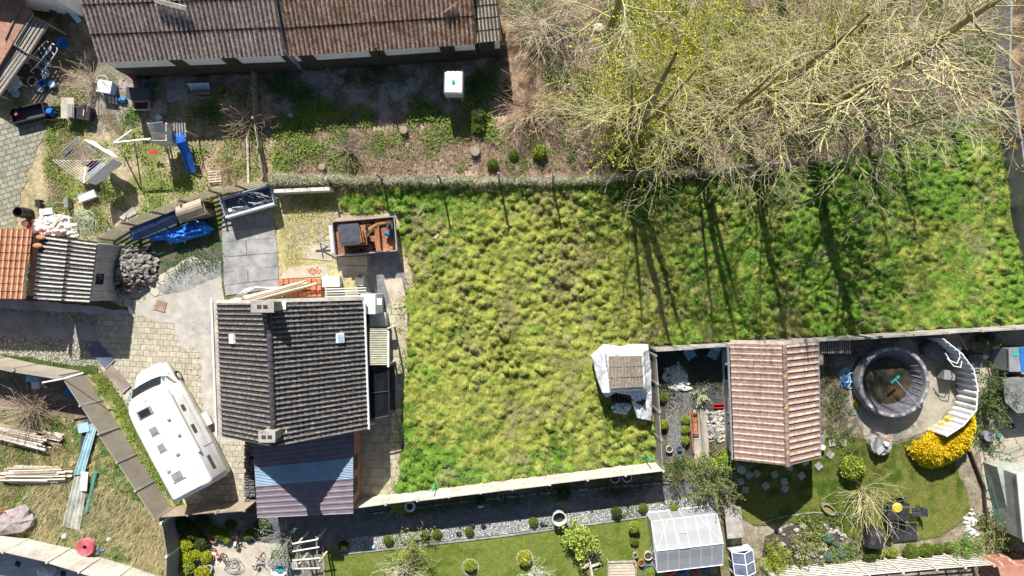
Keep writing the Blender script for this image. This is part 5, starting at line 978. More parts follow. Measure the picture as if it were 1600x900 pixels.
# ---- motorhome
def motorhome():
    t = thing('motorhome', 'white coachbuilt motorhome parked beside the diagonal brown panel fence', 'motorhome', 293, 664, 0, rot_px(293, 664, 259, 598.5))
    S = [(-3.6,.95,2.55,.55),(-3.52,1.15,2.78,.4),(-3.3,1.22,2.88,.36),(-1,1.22,2.9,.36),(1.2,1.22,2.9,.36),(1.9,1.2,2.82,.36),(2.3,1.14,2.6,.36),(2.55,1.06,2.3,.36),(2.95,1.02,1.95,.32),(3.2,1.0,1.45,.32),(3.5,.96,1.2,.32),(3.75,.86,1.05,.34),(3.9,.7,.85,.4)]
    m = MB(); n = 12
    for x, hw, zt, zb in S:
        r = .16; ring = [(-hw,zb),(-hw*1.0,zb+.5),(-hw,zt-r*1.6),(-hw+.05,zt-r*.5),(-hw+r,zt-.02),(-hw*.4,zt+.01),(hw*.4,zt+.01),(hw-r,zt-.02),(hw-.05,zt-r*.5),(hw,zt-r*1.6),(hw,zb+.5),(hw,zb)]
        for y, z in ring: m.v.append((x, y, z))
    for k in range(len(S)-1):
        for i in range(n): m.f.append((k*n+i, (k+1)*n+i, (k+1)*n+(i+1) % n, k*n+(i+1) % n))
    m.f += [tuple(range(n)), tuple(reversed([(len(S)-1)*n+i for i in range(n)]))]
    body = part('body', m, gelcoat, t, smooth=False)
    for p in body.data.polygons: p.use_smooth = True
    w = MB(); P = []
    for y, b in ((-.9,0),(-.5,.06),(0,.09),(.5,.06),(.9,0)): P += [(2.62+b,y,2.30),(3.06+b,y,1.83)]
    for i in range(4): a = 2*i; w.add([P[a],P[a+1],P[a+3],P[a+2]]+[(p[0]-.05,p[1],p[2]-.06) for p in (P[a],P[a+1],P[a+3],P[a+2])], [(0,1,2,3),(7,6,5,4),(0,4,5,1),(1,5,6,2),(2,6,7,3),(3,7,4,0)])
    ws = part('windscreen', w, glass_dark, t)
    for y in (-.25,.45): w = MB(); w.tube([(3.18,y,1.80),(2.9,y-.45,2.12)], .015, 4); part('wiper', w, black_plastic, ws)
    for s in (-1,1):
        w = MB(); w.box(2.62, s*1.0, 1.45, 2.1, .75, .05); part('cab_window', w, glass_teal, t)
        w = MB(); w.box(2.98, s*1.17, 1.5, 1.8, .12, .22); part('mirror', w, white_paint, t)
        w = MB(); w.blob(3.72, s*.6, .95, .14, .17, .1, 8, 5, 0); part('headlight', w, M('headlight_glass', [(.5,.52,.54),(.6,.62,.64)], 2, .1, 0) if s < 0 else bpy.data.materials['headlight_glass'], t)
        for x in (2.75, -1.9):
            w = MB(); prof = [(.2,-.1),(.33,-.1),(.35,-.05),(.35,.05),(.33,.1),(.2,.1)]; q = MB(); q.lathe(prof, 18); w.v = [(x+a[0], s*(1.03 if x < 0 else .97)+a[2], .35+a[1]) for a in q.v]; w.f = q.f; wh = part('wheel', w, rubber, t)
            w = MB(); q = MB(); q.lathe([(.001,-.09),(.2,-.09),(.2,.11),(.08,.13),(.001,.13)], 12); w.v = [(x+a[0], s*(1.03 if x < 0 else .97)+a[2]*s, .35+a[1]) for a in q.v]; w.f = q.f; part('rim', w, alu, wh)
    for x, y, a, b, mt, nm in ((1.55,.25,.45,.85,grey_plastic,'skylight'),(.45,.25,.5,.55,offwhite,'roof_hatch'),(-.55,.3,.5,.5,offwhite,'roof_hatch'),(-2.3,.25,.55,.75,offwhite,'roof_hatch')):
        w = MB(); w.box(x, y, 2.9, 2.96, a, b); h = part(nm, w, mt, t); w = MB(); w.box(x, y, 2.962, 3.0, a*.72, b*.72); part('pane', w, glass_dark if nm == 'skylight' else grey_plastic, h)
    for x, y in ((-1.3,-.3),(-1.9,.55),(.6,-.75),(-.4,-.85)): w = MB(); w.box(x, y, 2.9, 2.97, .12, .2 if x < -1 else .16); part('roof_vent', w, grey_plastic, t)
    w = MB(); w.tube([(2.2,.0,2.72),(1.85,.1,2.86)], .02, 5); part('aerial', w, black_plastic, t)
    for x, l in ((.9,.35),(-.4,.5),(-2.5,.8)): w = MB(); w.box(x, -1.225, 1.75, 2.1, l, .03); part('side_window', w, glass_dark, t)
    w = MB(); w.box(.2, -1.26, 2.55, 2.72, 3.8, .1); part('awning_case', w, white_paint, t)
    for a0, a1 in (((-3.4,-.62,2.912),(1.6,-.62,2.912)),((-3.3,-1.228,1.35),(1.6,-1.228,1.35)),((-1.55,-1.228,.5),(-1.55,-1.228,1.9)),((1.35,-1.1,2.86),(1.35,1.1,2.86))): w = MB(); w.tube([a0, a1], .012, 4); part('seam', w, grey_plastic, t)
    w = MB(); w.box(-3.62, 0, .45, .75, .1, 1.9); part('bumper', w, white_paint, t)
    w = MB(); w.box(-.2, -1.35, .3, .42, .8, .38); part('step', w, offwhite, t)
    w = MB(); w.tube([(-3.35,-1.0,2.92),(-3.35,1.0,2.92)], .03, 6); part('roof_rail', w, white_paint, t)
motorhome()
# ---- box trailer and mini excavator
def trailer():
    a = rot_px(517, 372, 622, 363); t = thing('box_trailer', 'grey sided box trailer with rusty floor carrying the mini excavator', 'trailer', 570, 369, 0, a); t.location = (*W(570,369,.9)[:2], 0)
    L, Wd = 3.55, 1.95
    m = MB(); m.box(0,0,.5,.58,L,Wd); part('floor', m, rust, t)
    for x, y, sx, sy in ((0,Wd/2,L,.06),(0,-Wd/2,L,.06),(L/2,0,.06,Wd-.06),(-L/2,0,.06,Wd-.06)): m = MB(); m.box(x,y,.582,1.0,sx,sy); part('side_board', m, steel, t)
    m = MB(); m.tube([(-L/2,.6,.5),(-L/2-1.1,0,.45)], .05, 4); m.tube([(-L/2,-.6,.5),(-L/2-1.1,0,.45)], .05, 4); m.tube([(-L/2,0,.5),(-L/2-1.4,0,.45)], .05, 5); m.tube([(-L/2-1.05,0,.02),(-L/2-1.05,0,.8)], .04, 6); part('drawbar', m, steel, t)
    m = MB(); m.box(-L/2-.16,0,.55,.85,.2,1.6); part('front_locker', m, alu, t)
    for x in (-.35,.4):
        for s in (-1,1):
            q = MB(); q.lathe([(.001,-.09),(.28,-.09),(.31,0),(.28,.09),(.001,.09)], 14); m = MB(); m.v = [(x+p[0], s*(Wd/2-.2)+p[2], .31+p[1]) for p in q.v]; m.f = q.f; part('wheel', m, rubber, t)
    e = thing('mini_excavator', 'old orange mini excavator with dark cab roof standing in the box trailer', 'excavator', 563, 368, 0, a); e.location = (*W(563,368,1.0)[:2], .58)
    for s in (-1,1): m = MB(); m.box(-.15, s*.5, .0, .32, 1.7, .26); part('track', m, rubber, e)
    m = MB(); m.box(-.3,0,.34,.75,1.4,1.1); part('house', m, rust, e); m = MB(); m.box(-1.0,0,.34,.95,.25,1.1); part('counterweight', m, rust, e)
    m = MB(); m.box(-.35,.0,1.55,1.66,1.15,1.15); m.box(-.35,0,1.661,1.68,.9,.9); part('cab_roof', m, dark_blue_grey, e)
    m = MB()
    for x, y in ((-.8,.48),(.1,.48),(-.8,-.48),(.1,-.48)): m.tube([(x,y,.75),(x,y,1.56)], .035, 5)
    part('cab_post', m, black_plastic, e)
    m = MB(); m.box(-.3,0,.76,1.0,.45,.5); m.box(-.48,0,1.0,1.3,.1,.5); part('seat', m, black_plastic, e)
    m = MB()
    for y in (-.15,.05,.2): m.tube([(.25,y,.75),(.3,y,1.2)], .02, 5)
    part('levers', m, green_plastic, e)
    m = MB(); m.tube([(.45,.05,.6),(.8,.2,1.5),(1.25,.42,1.7)], [.1,.12,.08], 6); part('boom', m, machine_orange, e)
    m = MB(); m.tube([(1.2,.4,1.75),(1.6,.5,1.25),(1.75,.55,.7)], [.09,.08,.06], 6); part('dipper_arm', m, machine_orange, e)
    m = MB(); m.box(1.75,.45,.2,.6,.35,.5); part('bucket', m, dark_metal, e); m = MB(); m.blob(0,0,.3,.2,.17,.2,8,5,.2); solo('blue_sack', m, blue_plastic, 'blue bag lying on the rusty floor of the box trailer', 'bag', 608, 366, .6)
    m = MB(); m.box(1.05,-.1,.05,.4,.08,1.3); part('dozer_blade', m, rust, e)
    m = MB(); m.tube([(.5,-.1,.8),(.75,.05,1.3),(1.1,.3,1.6)], .035, 5); part('hydraulic_ram', m, alu, e)
trailer()
# ---- pool
def pool():
    t = thing('round_pool', 'round above ground pool with dark murky water and grey ring', 'pool', 1398, 597, 0); t.location = (*W(1396,597,.9)[:2], 0)
    Ro = 2.02; grey = M('pool_wall', [(.16,.165,.18),(.25,.255,.275)], 3, .5, .1, dirt=.2)
    m = MB(); m.lathe([(Ro+.0,0),(Ro+.05,.5),(Ro+.02,.93),(Ro-.03,.97),(Ro-.2,.98),(Ro-.22,.94),(Ro-.24,.05)], 48); part('ring_wall', m, grey, t, smooth=True)
    m = MB(); m.lathe([(Ro-.225,.955),(Ro-.45,.6),(Ro-.68,.18),(Ro-.66,.05)], 48); m.f = m.f[:-2]; part('liner', m, M('pool_liner', [(.09,.09,.105),(.16,.16,.175)], 4, .4, .2, dirt=.35), t, smooth=True)
    m = MB(); m.lathe([(.001,.24),(Ro-.66,.24)], 40); part('water', m, M('murky_water', [(.02,.024,.022),(.045,.045,.032),(.11,.07,.035)], .8, .25, .02, dirt=.3, spec=.15), t)
    for k in range(18):
        an = 2*PI*k/18+.1; m = MB(); m.box((Ro-.11)*math.cos(an), (Ro-.11)*math.sin(an), .975, 1.0, .14, .24, an); part('clip', m, M('beige_clip', [(.42,.38,.33),(.52,.48,.42)], 5, .6) if k == 0 else bpy.data.materials['beige_clip'], t)
    m = MB()
    for k in range(6):
        an = -.5+.22*k; m.tube([((Ro-.34)*math.cos(an),(Ro-.34)*math.sin(an),.93),((Ro-.62)*math.cos(an+.05),(Ro-.62)*math.sin(an+.05),.32)], .02, 4)
    part('liner_fold', m, grey, t)
    t2 = thing('pool_brush', 'pale blue pool brush with long pole lying across the round pool', 'brush', 1398, 597); A = W(1399,593,.99); B = W(1438,637,1.08); L = Vector(t2.location)
    m = MB(); m.tube([A, B], .022, 5); part('pole', m, light_blue, t2, w=True); m = MB(); u = (B-A).normalized(); q = Vector((-u.y,u.x,0)); m.slab(A+q*.3-u*.06, A-q*.3-u*.06, A-q*.3+u*.06, A+q*.3+u*.06, .05); part('head', m, teal, t2, w=True)
pool()
# ---- corrugated pool screen (curved)
def screen():
    t = thing('corrugated_screen', 'curved white corrugated screen around the right side of the pool', 'screen', 1480, 600)
    B = [W(*p) for p in [(1444,526),(1472,548),(1490,572),(1496,600),(1494,632),(1475,655),(1449,672)]]; mt = M('white_corrugated', [(.55,.56,.57),(.7,.71,.71)], 4, .6, .1, dirt=.2)
    h = 1.75
    for i, (a, b) in enumerate(zip(B, B[1:])):
        m = MB(); up = Vector((0,0,h)); n = max(3, int((b-a).length/.33)); corr(m, a, b, b+up, a+up, n, .06, 6, 1); part('panel', m, mt, t, w=True)
    m = MB(); m.tube([p+Vector((0,0,h)) for p in B], .035, 5); part('top_rail', m, white_paint, t, w=True)
screen()
# ---- greenhouse
def greenhouse():
    t = thing('greenhouse', 'glass greenhouse with white frame and gable roof beside the lower lawn', 'greenhouse', 1073, 845)
    zr, ze = 2.1, 1.5; R0, R1 = W(1026,861,zr), W(1130,849,zr); A0, A1 = W(1016,815,ze), W(1120,806,ze); u = (R1-R0).normalized(); q = Vector((-u.y,u.x,0)); wd = abs((A0-R0).dot(q)); B0, B1 = R0-q*wd, R1-q*wd; B0.z = B1.z = ze; A0, A1 = R0+q*wd, R1+q*wd; A0.z = A1.z = ze
    gl = MG('greenhouse_glass', (.5,.52,.54), .46, .08); n = 6
    fr = MB(); r = .022
    g0 = lambda p: Vector((p.x,p.y,.02))
    for s, e in ((R0,R1),(A0,A1),(B0,B1),(g0(A0),g0(A1)),(g0(B0),g0(B1)),(R0,A0),(R0,B0),(R1,A1),(R1,B1),(g0(A0),g0(B0)),(g0(A1),g0(B1)),(A0,B0),(A1,B1)): fr.tube([s,e], r*1.3, 4)
    for i in range(n+1):
        f = i/n; a, b, c = A0.lerp(A1,f), B0.lerp(B1,f), R0.lerp(R1,f); fr.tube([g0(a),a,c,b,g0(b)], r*.7, 4)
    fr.tube([R0, A0.lerp(A1,.25)], r*.6, 4); fr.tube([R1, A0.lerp(A1,.72)], r*.6, 4)
    part('frame', fr, white_paint, t, w=True)
    for nm, Q in (('roof_glass',(A0,R0,R1,A1)),('roof_glass',(R0,B0,B1,R1)),('wall_glass',(g0(A0),A0,A1,g0(A1))),('wall_glass',(B0,g0(B0),g0(B1),B1)),('end_glass',(g0(A0),g0(B0),B0,R0,A0)),('end_glass',(g0(A1),A1,R1,B1,g0(B1)))):
        m = MB(); nn = (Q[1]-Q[0]).cross(Q[2]-Q[0]).normalized()*.008; k = len(Q); m.add(list(Q)+[p-nn for p in Q], [tuple(range(k)), tuple(reversed(range(k,2*k)))]+[(i,i+k,(i+1)%k+k,(i+1)%k) for i in range(k)]); part(nm, m, gl, t, w=True)
    m = MB(); v = [A0.lerp(A1,.36).lerp(R0.lerp(R1,.36),.5), A0.lerp(A1,.5).lerp(R0.lerp(R1,.5),.5), R0.lerp(R1,.5), R0.lerp(R1,.36)]; m.tube([p+Vector((0,0,.04)) for p in v], .02, 4, True); part('roof_vent', m, white_paint, t, w=True)
    f = thing('greenhouse_bench', 'pale timber staging with soil trays inside the greenhouse', 'bench', 1073, 845); m = MB(); c = (A0+B1)/2
    for s in (-1,1): m.box(c.x, c.y+s*.55, .55, .6, 3.6, .5, math.atan2(u.y,u.x))
    part('top', m, M('dusty_board', [(.4,.38,.33),(.55,.52,.46)], 3, .9, .2), f, w=True)
    m = MB()
    for i in range(4):
        for s in (-1,1): m.box(c.x-1.6+i*1.07, c.y+s*.55, 0, .55, .06, .06)
    part('leg', m, wood, f, w=True)
greenhouse()
def coldframe():
    t = thing('mini_greenhouse', 'small greenhouse shaped cold frame with blue tinted roof right of the big greenhouse', 'cold frame', 1163, 880); t.location = (*W(1163,880,1.0)[:2], 0)
    t.rotation_euler.z = math.radians(8); fr = MB(); L, w_, ze, zr = 1.3, 1.2, .9, 1.3
    for x in (-w_/2, w_/2):
        for y in (-L/2, L/2): fr.tube([(x,y,0),(x,y,ze),(0,y,zr)], .03, 4)
        fr.tube([(x,-L/2,ze),(x,L/2,ze)], .03, 4); fr.tube([(x,0,0),(x,0,ze),(0,0,zr)], .02, 4)
    fr.tube([(0,-L/2,zr),(0,L/2,zr)], .035, 4); part('frame', fr, white_paint, t)
    for s in (-1,1): m = MB(); m.slab((s*w_/2,-L/2,ze),(0,-L/2,zr),(0,L/2,zr),(s*w_/2,L/2,ze),.01) if s < 0 else m.slab((0,-L/2,zr),(w_/2,-L/2,ze),(w_/2,L/2,ze),(0,L/2,zr),.01); part('roof_panel', m, M('tinted_panel', [(.12,.14,.22),(.2,.22,.32)], 3, .2, .02) if s < 0 else bpy.data.materials['tinted_panel'], t)
    for s in (-1,1): m = MB(); m.box(0,s*L/2,.02,ze,w_-.08,.02); part('wall_glass', m, M('milky_glass', [(.4,.48,.48),(.52,.6,.6)], 2, .2, 0) if s < 0 else bpy.data.materials['milky_glass'], t)
coldframe()
# ---- generic small makers
def tub(name, label, px, py, r, h, mat, inner=None, cat='tub', group=None, z0=0, n=20, fill=.85, wall=.03):
    t = thing(name, label, cat, px, py, z0, 0, group); t.location = (*W(px, py, h+z0)[:2], z0); m = MB(); m.lathe([(.001,0),(r*.8,0),(r,h),(r-wall,h),(r*.8-wall,.05),(.001,.05)], n); part('shell', m, mat, t, smooth=False)
    if inner: m = MB(); m.lathe([(.001,h*fill),((r*.8+(r*.2)*fill)-wall-.004,h*fill)], n); part('contents', m, inner, t)
    return t
soil_m = M('potting_soil', [(.05,.035,.025),(.12,.09,.06)], 9, .95, .5)
water_m = M('tub_water', [(.02,.03,.03),(.04,.05,.05)], 2, .08, 0)
def crate(name, label, px, py, w_, d, h, mat, rot=0, cat='crate', group=None, z0=0, bottom=None, slats=2):
    t = thing(name, label, cat, px, py, z0, rot, group); t.location = (*W(px, py, h+z0)[:2], z0); m = MB()
    for s in (-1,1):
        for k in range(slats): a = h*k/slats+.03; b = h*(k+.8)/slats; m.box(0, s*d/2, a, b, w_, .03); m.box(s*w_/2, 0, a, b, .03, d-.035)
    part('sides', m, mat, t); m = MB(); m.box(0,0,.005,.03,w_-.04,d-.04); part('base', m, bottom or mat, t); return t
def board(name, label, px, py, L, wd, th, mat, rot, z=0, tilt=0, cat='board', group=None):
    m = MB(); m.cbox(L, wd, th, Matrix.Rotation(tilt, 4, 'Y') @ Matrix.Translation((0,0,th/2))); return solo(name, m, mat, label, cat, px, py, z+abs(math.sin(tilt))*L/2, rot, group)
def pallet(px, py, w_, d, rot, label, mat=None, tilt=0, z=0):
    t = thing('pallet', label, 'pallet', px, py, z, rot, 'wooden pallets'); mt = mat or pale_wood; R4 = Matrix.Translation((0,0,abs(math.sin(tilt))*d/2)) @ Matrix.Rotation(tilt, 4, 'X')
    for k in range(5): m = MB(); m.cbox(w_, d*.13, .02, R4 @ Matrix.Translation((0,(k-2)*d*.21,.13))); part('deck_board', m, mt, t)
    for k in (-1,0,1): m = MB(); m.cbox(.09, d, .1, R4 @ Matrix.Translation((k*w_*.44,0,.06))); part('bearer', m, mt, t)
    return t
def tubes(name, label, cat, px, py, paths, r, mat, group=None, n=5):
    m = MB()
    for p in paths: m.tube([W(*q) for q in p], r, n)
    return solo(name, m, mat, label, cat, px, py, w=True, group=group)
def rocks(name, label, poly, n, size, mat, zf=None, seed=1, kind='stuff', cat='rocks', group=None):
    r = random.Random(seed); m = MB(); P = rand_in(poly, n, np.random.default_rng(seed)); c = np.array(wp(poly)).mean(0); rad = np.abs(np.array(wp(poly))-c).max(0)
    for x, y in P:
        d = math.hypot((x-c[0])/rad[0], (y-c[1])/rad[1]); z = (zf or 0)*max(0, 1-d*d)*r.uniform(.6,1)
        s = size*r.uniform(.55,1.3); m.blob(x, y, z+s*.25, s, s*r.uniform(.6,1), s*r.uniform(.4,.7), 6, 4, .3, r)
    if zf:
        k = 16; pr = [(c[0]+rad[0]*.85*math.cos(2*PI*i/k), c[1]+rad[1]*.85*math.sin(2*PI*i/k), .0) for i in range(k)]; pi = [(c[0]+rad[0]*.5*math.cos(2*PI*i/k), c[1]+rad[1]*.5*math.sin(2*PI*i/k), zf*.62) for i in range(k)]
        m.add(pr+pi+[(c[0],c[1],zf*.85)], [(i,(i+1)%k,k+(i+1)%k,k+i) for i in range(k)]+[(k+i,k+(i+1)%k,2*k) for i in range(k)])
    return solo(name, m, mat, label, cat, sum(p[0] for p in poly)/len(poly), sum(p[1] for p in poly)/len(poly), w=True) if kind is None else tag(solo(name, m, mat, label, cat, sum(p[0] for p in poly)/len(poly), sum(p[1] for p in poly)/len(poly), w=True), kind=kind)
A_ = rot_px
# ---- top left yard
def ladder(px0, py0, px1, py1, w_, label, mat, rungs=5, z0=.3, z1=1.0, grp='pool ladders in the left yard'):
    a, b = W(px0,py0,z0), W(px1,py1,z1); t = thing('pool_ladder', label, 'ladder', px0, py0, 0, 0, grp); u = (b-a).normalized(); q = Vector((-u.y,u.x,0)).normalized()*w_/2
    for s in (-1,1): m = MB(); m.tube([a+q*s*1.2-Vector((0,0,.25)), a+q*s, b+q*s, b+q*s*.9+u*.15, b+u*.2+q*s*.4], .028, 6); part('rail', m, mat, t, w=True)
    for k in range(rungs): c = a.lerp(b, (k+.6)/(rungs+.3)); m = MB(); m.tube([c+q, c-q], .03, 5); part('rung', m, blue_plastic if k % 2 else light_blue, t, w=True)
    return t
ladder(44,105,74,72,.55,'left one of two white and blue pool ladders lying beside the slatted rack', white_paint)
ladder(60,111,84,76,.5,'right one of two white and blue pool ladders lying beside the slatted rack', white_paint)
tub('basin', 'blue basin lying alone in the shade near the white outbuilding', 97, 67, .35, .16, blue_plastic)
tub('bucket', 'beige round bucket left of the blue bucket by the slatted rack', 50, 127, .28, .3, offwhite, soil_m, 'bucket')
tub('bucket', 'bright blue bucket beside the beige one and the pale lid', 65, 130, .22, .3, blue_plastic, None, 'bucket')
tub('bucket', 'pale blue grey lidded drum right of the bright blue bucket', 80, 131, .2, .32, light_blue, light_blue, 'bucket', fill=.98)
tub('bucket', 'cream round dish just below the bright blue bucket', 63, 138, .22, .12, offwhite, offwhite, 'dish')
tub('bucket', 'small white pot beside the right hand pool ladder', 74, 100, .14, .25, white_paint, offwhite, 'bucket')
for i, (x, y, s, lb) in enumerate([(71,110,.3,'small white crumpled sack right of the ladders'),(73,119,.35,'white crumpled bag above the blue bucket'),(17,139,.35,'white crumpled sack at the foot of the lower slatted rack')]):
    m = MB(); m.blob(0,0,.1,s*.7,s*.4,.12,9,5,.35); solo('plastic_bag', m, tarp_white, lb, 'bag', x, y, group='white bags in the left yard', smooth=False, rot=i)
def chair_frame(px, py, rot, label, mat, seat=None, s=.5, group=None, name='garden_chair', bh=.85):
    t = thing(name, label, 'chair', px, py, 0, rot, group)
    for x, y in ((-1,-1),(1,-1),(1,1),(-1,1)): m = MB(); m.tube([(x*s/2,y*s/2,0),(x*s/2,y*s/2,.45)], .022, 5); part('leg', m, mat, t)
    m = MB(); [m.box(0,(k-2)*s*.2,.44,.46,s,s*.15) for k in range(5)]; part('seat', m, seat or mat, t)
    m = MB(); [m.cbox(s, .02, .1, Matrix.Translation((0, s/2+.03+.05*k, .52+.1*k)) @ Matrix.Rotation(-.45, 4, 'X')) for k in range(4)]; part('backrest', m, seat or mat, t)
    for x in (-1,1): m = MB(); m.tube([(x*s/2,-s/2,.45),(x*s/2,-s/2,.64),(x*s/2,s/2+.08,.64)], .02, 5); part('armrest', m, mat, t)
    return t
chair_frame(34,134,.6,'white tubular garden chair lying at the foot of the slatted rack', white_paint, white_paint, .62)
m = MB(); m.blob(0,0,.1,.25,.3,.12,8,5,.3); solo('cloth', m, light_blue, 'pale blue cloth lying below the white tubular chair', 'cloth', 27, 146)
def dark_trough():
    t = thing('planter_box', 'long dark open trough with a red item inside at the left yard edge', 'trough', 42, 175, 0, A_(18,180,68,168)); t.location = (*W(42,176,.5)[:2],0)
    m = MB(); [m.box(0,s*.4,0,.5,2.0,.08) for s in (-1,1)]; [m.box(s*.96,0,0,.5,.08,.72) for s in (-1,1)]; part('sides', m, black_plastic, t); m = MB(); m.box(0,0,.01,.12,1.84,.7); part('base', m, dark_blue_grey, t)
    b = tub('bucket', 'small red and white pot inside the long dark trough', 24, 178, .13, .3, red_plastic, offwhite, 'pot', z0=.13)
dark_trough()
crate('storage_crate', 'dark crate holding blue items between the trough and the beige panel', 81, 176, .95, .75, .5, black_plastic, .05, bottom=dark_wood)
m = MB(); m.blob(0,0,.2,.3,.25,.22,8,5,.3); solo('toy_box', m, blue_plastic, 'blue toy lying in the dark crate', 'toy', 82, 176, .06)
board('panel_board', 'beige flat panel leaning over the dark crates', 106, 169, 1.2, .75, .05, M('beige_panel', [(.42,.37,.29),(.5,.45,.36)], 3, .7, .1), PI/2, .62)
board('grille_board', 'small grey ribbed board on the beige panel', 110, 173, .75, .28, .03, grey_plastic, PI/2, .70)
box_thing('dark_bin', 'black angular box right of the beige panel', 'box', 128, 176, .45, .95, .75, .45, black_plastic, -.15)
board('stick', 'short pale stick on the black angular box', 131, 176, .35, .06, .03, pale_wood, PI/2-.1, .51)
for i, (x, y, L, r, mt, lb) in enumerate([(84,20,1.3,-1.2,dark_wood,'dark plank leaning at the foot of the white outbuilding wall'),(106,18,1.2,-1.0,dark_blue_grey,'grey plank leaning next to the dark one at the white outbuilding'),(114,22,1.0,-.95,light_blue,'pale blue plank leaning rightmost at the white outbuilding')]): board('plank', lb, x, y, L, .3, .04, mt, r, .02, .5)
# ---- rotary dryer with washing
def dryer():
    t = thing('rotary_dryer', 'rotary washing line standing in the left yard', 'clothes dryer', 128, 268, 0); z = 1.75; C = W(127,250,z); E = [W(82,250,z+.1), W(122,213,z+.1), W(178,246,z+.1), W(131,286,z+.1)]
    L = Vector(t.location); L = Vector((C.x, C.y, 0)); t.location = L
    m = MB(); m.tube([(C.x,C.y,0),C], .03, 6); part('pole', m, alu, t, w=True)
    for e in E: m = MB(); m.tube([C-Vector((0,0,.4)), e], .018, 5); part('arm', m, alu, t, w=True)
    m = MB()
    for k in range(1,9):
        for i in range(4): m.tube([C.lerp(E[i],k/8), C.lerp(E[(i+1)%4],k/8)], .006, 3)
    part('lines', m, white_paint, t, w=True)
    def cloth(i, k, f0, f1, hh, mat, label):
        a = C.lerp(E[i],k/8).lerp(C.lerp(E[(i+1)%4],k/8), f0); b = C.lerp(E[i],k/8).lerp(C.lerp(E[(i+1)%4],k/8), f1); o = MB(); N = 6; q = (b-a).normalized(); q = Vector((-q.y,q.x,0))
        P = []
        for s in (0, .012):
            for v in range(2):
                for j in range(N+1): p = a.lerp(b, j/N)-Vector((0,0,hh*v))+q*(s+.05*math.sin(j*1.9)*v+.10*v); P.append(p)
        M_ = N+1; F = [(j,j+1,M_+j+1,M_+j) for j in range(N)]+[(2*M_+j,3*M_+j,3*M_+j+1,2*M_+j+1) for j in range(N)]+[(j,2*M_+j,2*M_+j+1,j+1) for j in range(N)]+[(M_+j,M_+j+1,3*M_+j+1,3*M_+j) for j in range(N)]+[(0,M_,3*M_,2*M_),(N,2*M_+N,3*M_+N,M_+N)]
        o.add(P, F); solo('laundry', o, mat, label, 'laundry', 127, 250, w=True, group='washing on the rotary dryer')
    sheet_w = M('white_cloth', [(.66,.68,.72),(.76,.78,.8)], 3, .9, .1, dirt=.1); navy = M('navy_cloth', [(.02,.03,.12),(.04,.06,.2)], 3, .9, .1); red = M('red_cloth', [(.5,.05,.05),(.6,.1,.08)], 3, .9, .1); grey = M('grey_cloth', [(.2,.23,.28),(.3,.33,.38)], 3, .9, .1)
    cloth(2,3,.1,.7,.35,navy,'innermost navy garment on the lower right of the dryer'); cloth(2,4,.1,.6,.3,red,'red garment on the lower right lines of the dryer'); cloth(2,5,.25,.8,.45,navy,'longer navy garment below the red one on the dryer'); cloth(2,6,.2,.9,.7,sheet_w,'white sheet just inside the outermost one on the dryer'); cloth(2,8,.05,.95,.9,sheet_w,'large white sheet on the outermost lower right line')
    cloth(1,8,.15,.95,.6,sheet_w,'white sheet on the outermost upper right line'); cloth(1,6,.3,.6,.3,grey,'small grey garment on the upper right lines'); cloth(0,5,.3,.8,.3,grey,'grey garment on the upper left lines of the dryer'); cloth(0,6,.2,.6,.35,navy,'dark garment on the upper left lines of the dryer'); cloth(0,8,.3,.9,.5,sheet_w,'white towel on the outermost upper left line'); cloth(3,8,.02,.1,.3,navy,'small dark sock on the lower left line')
dryer()
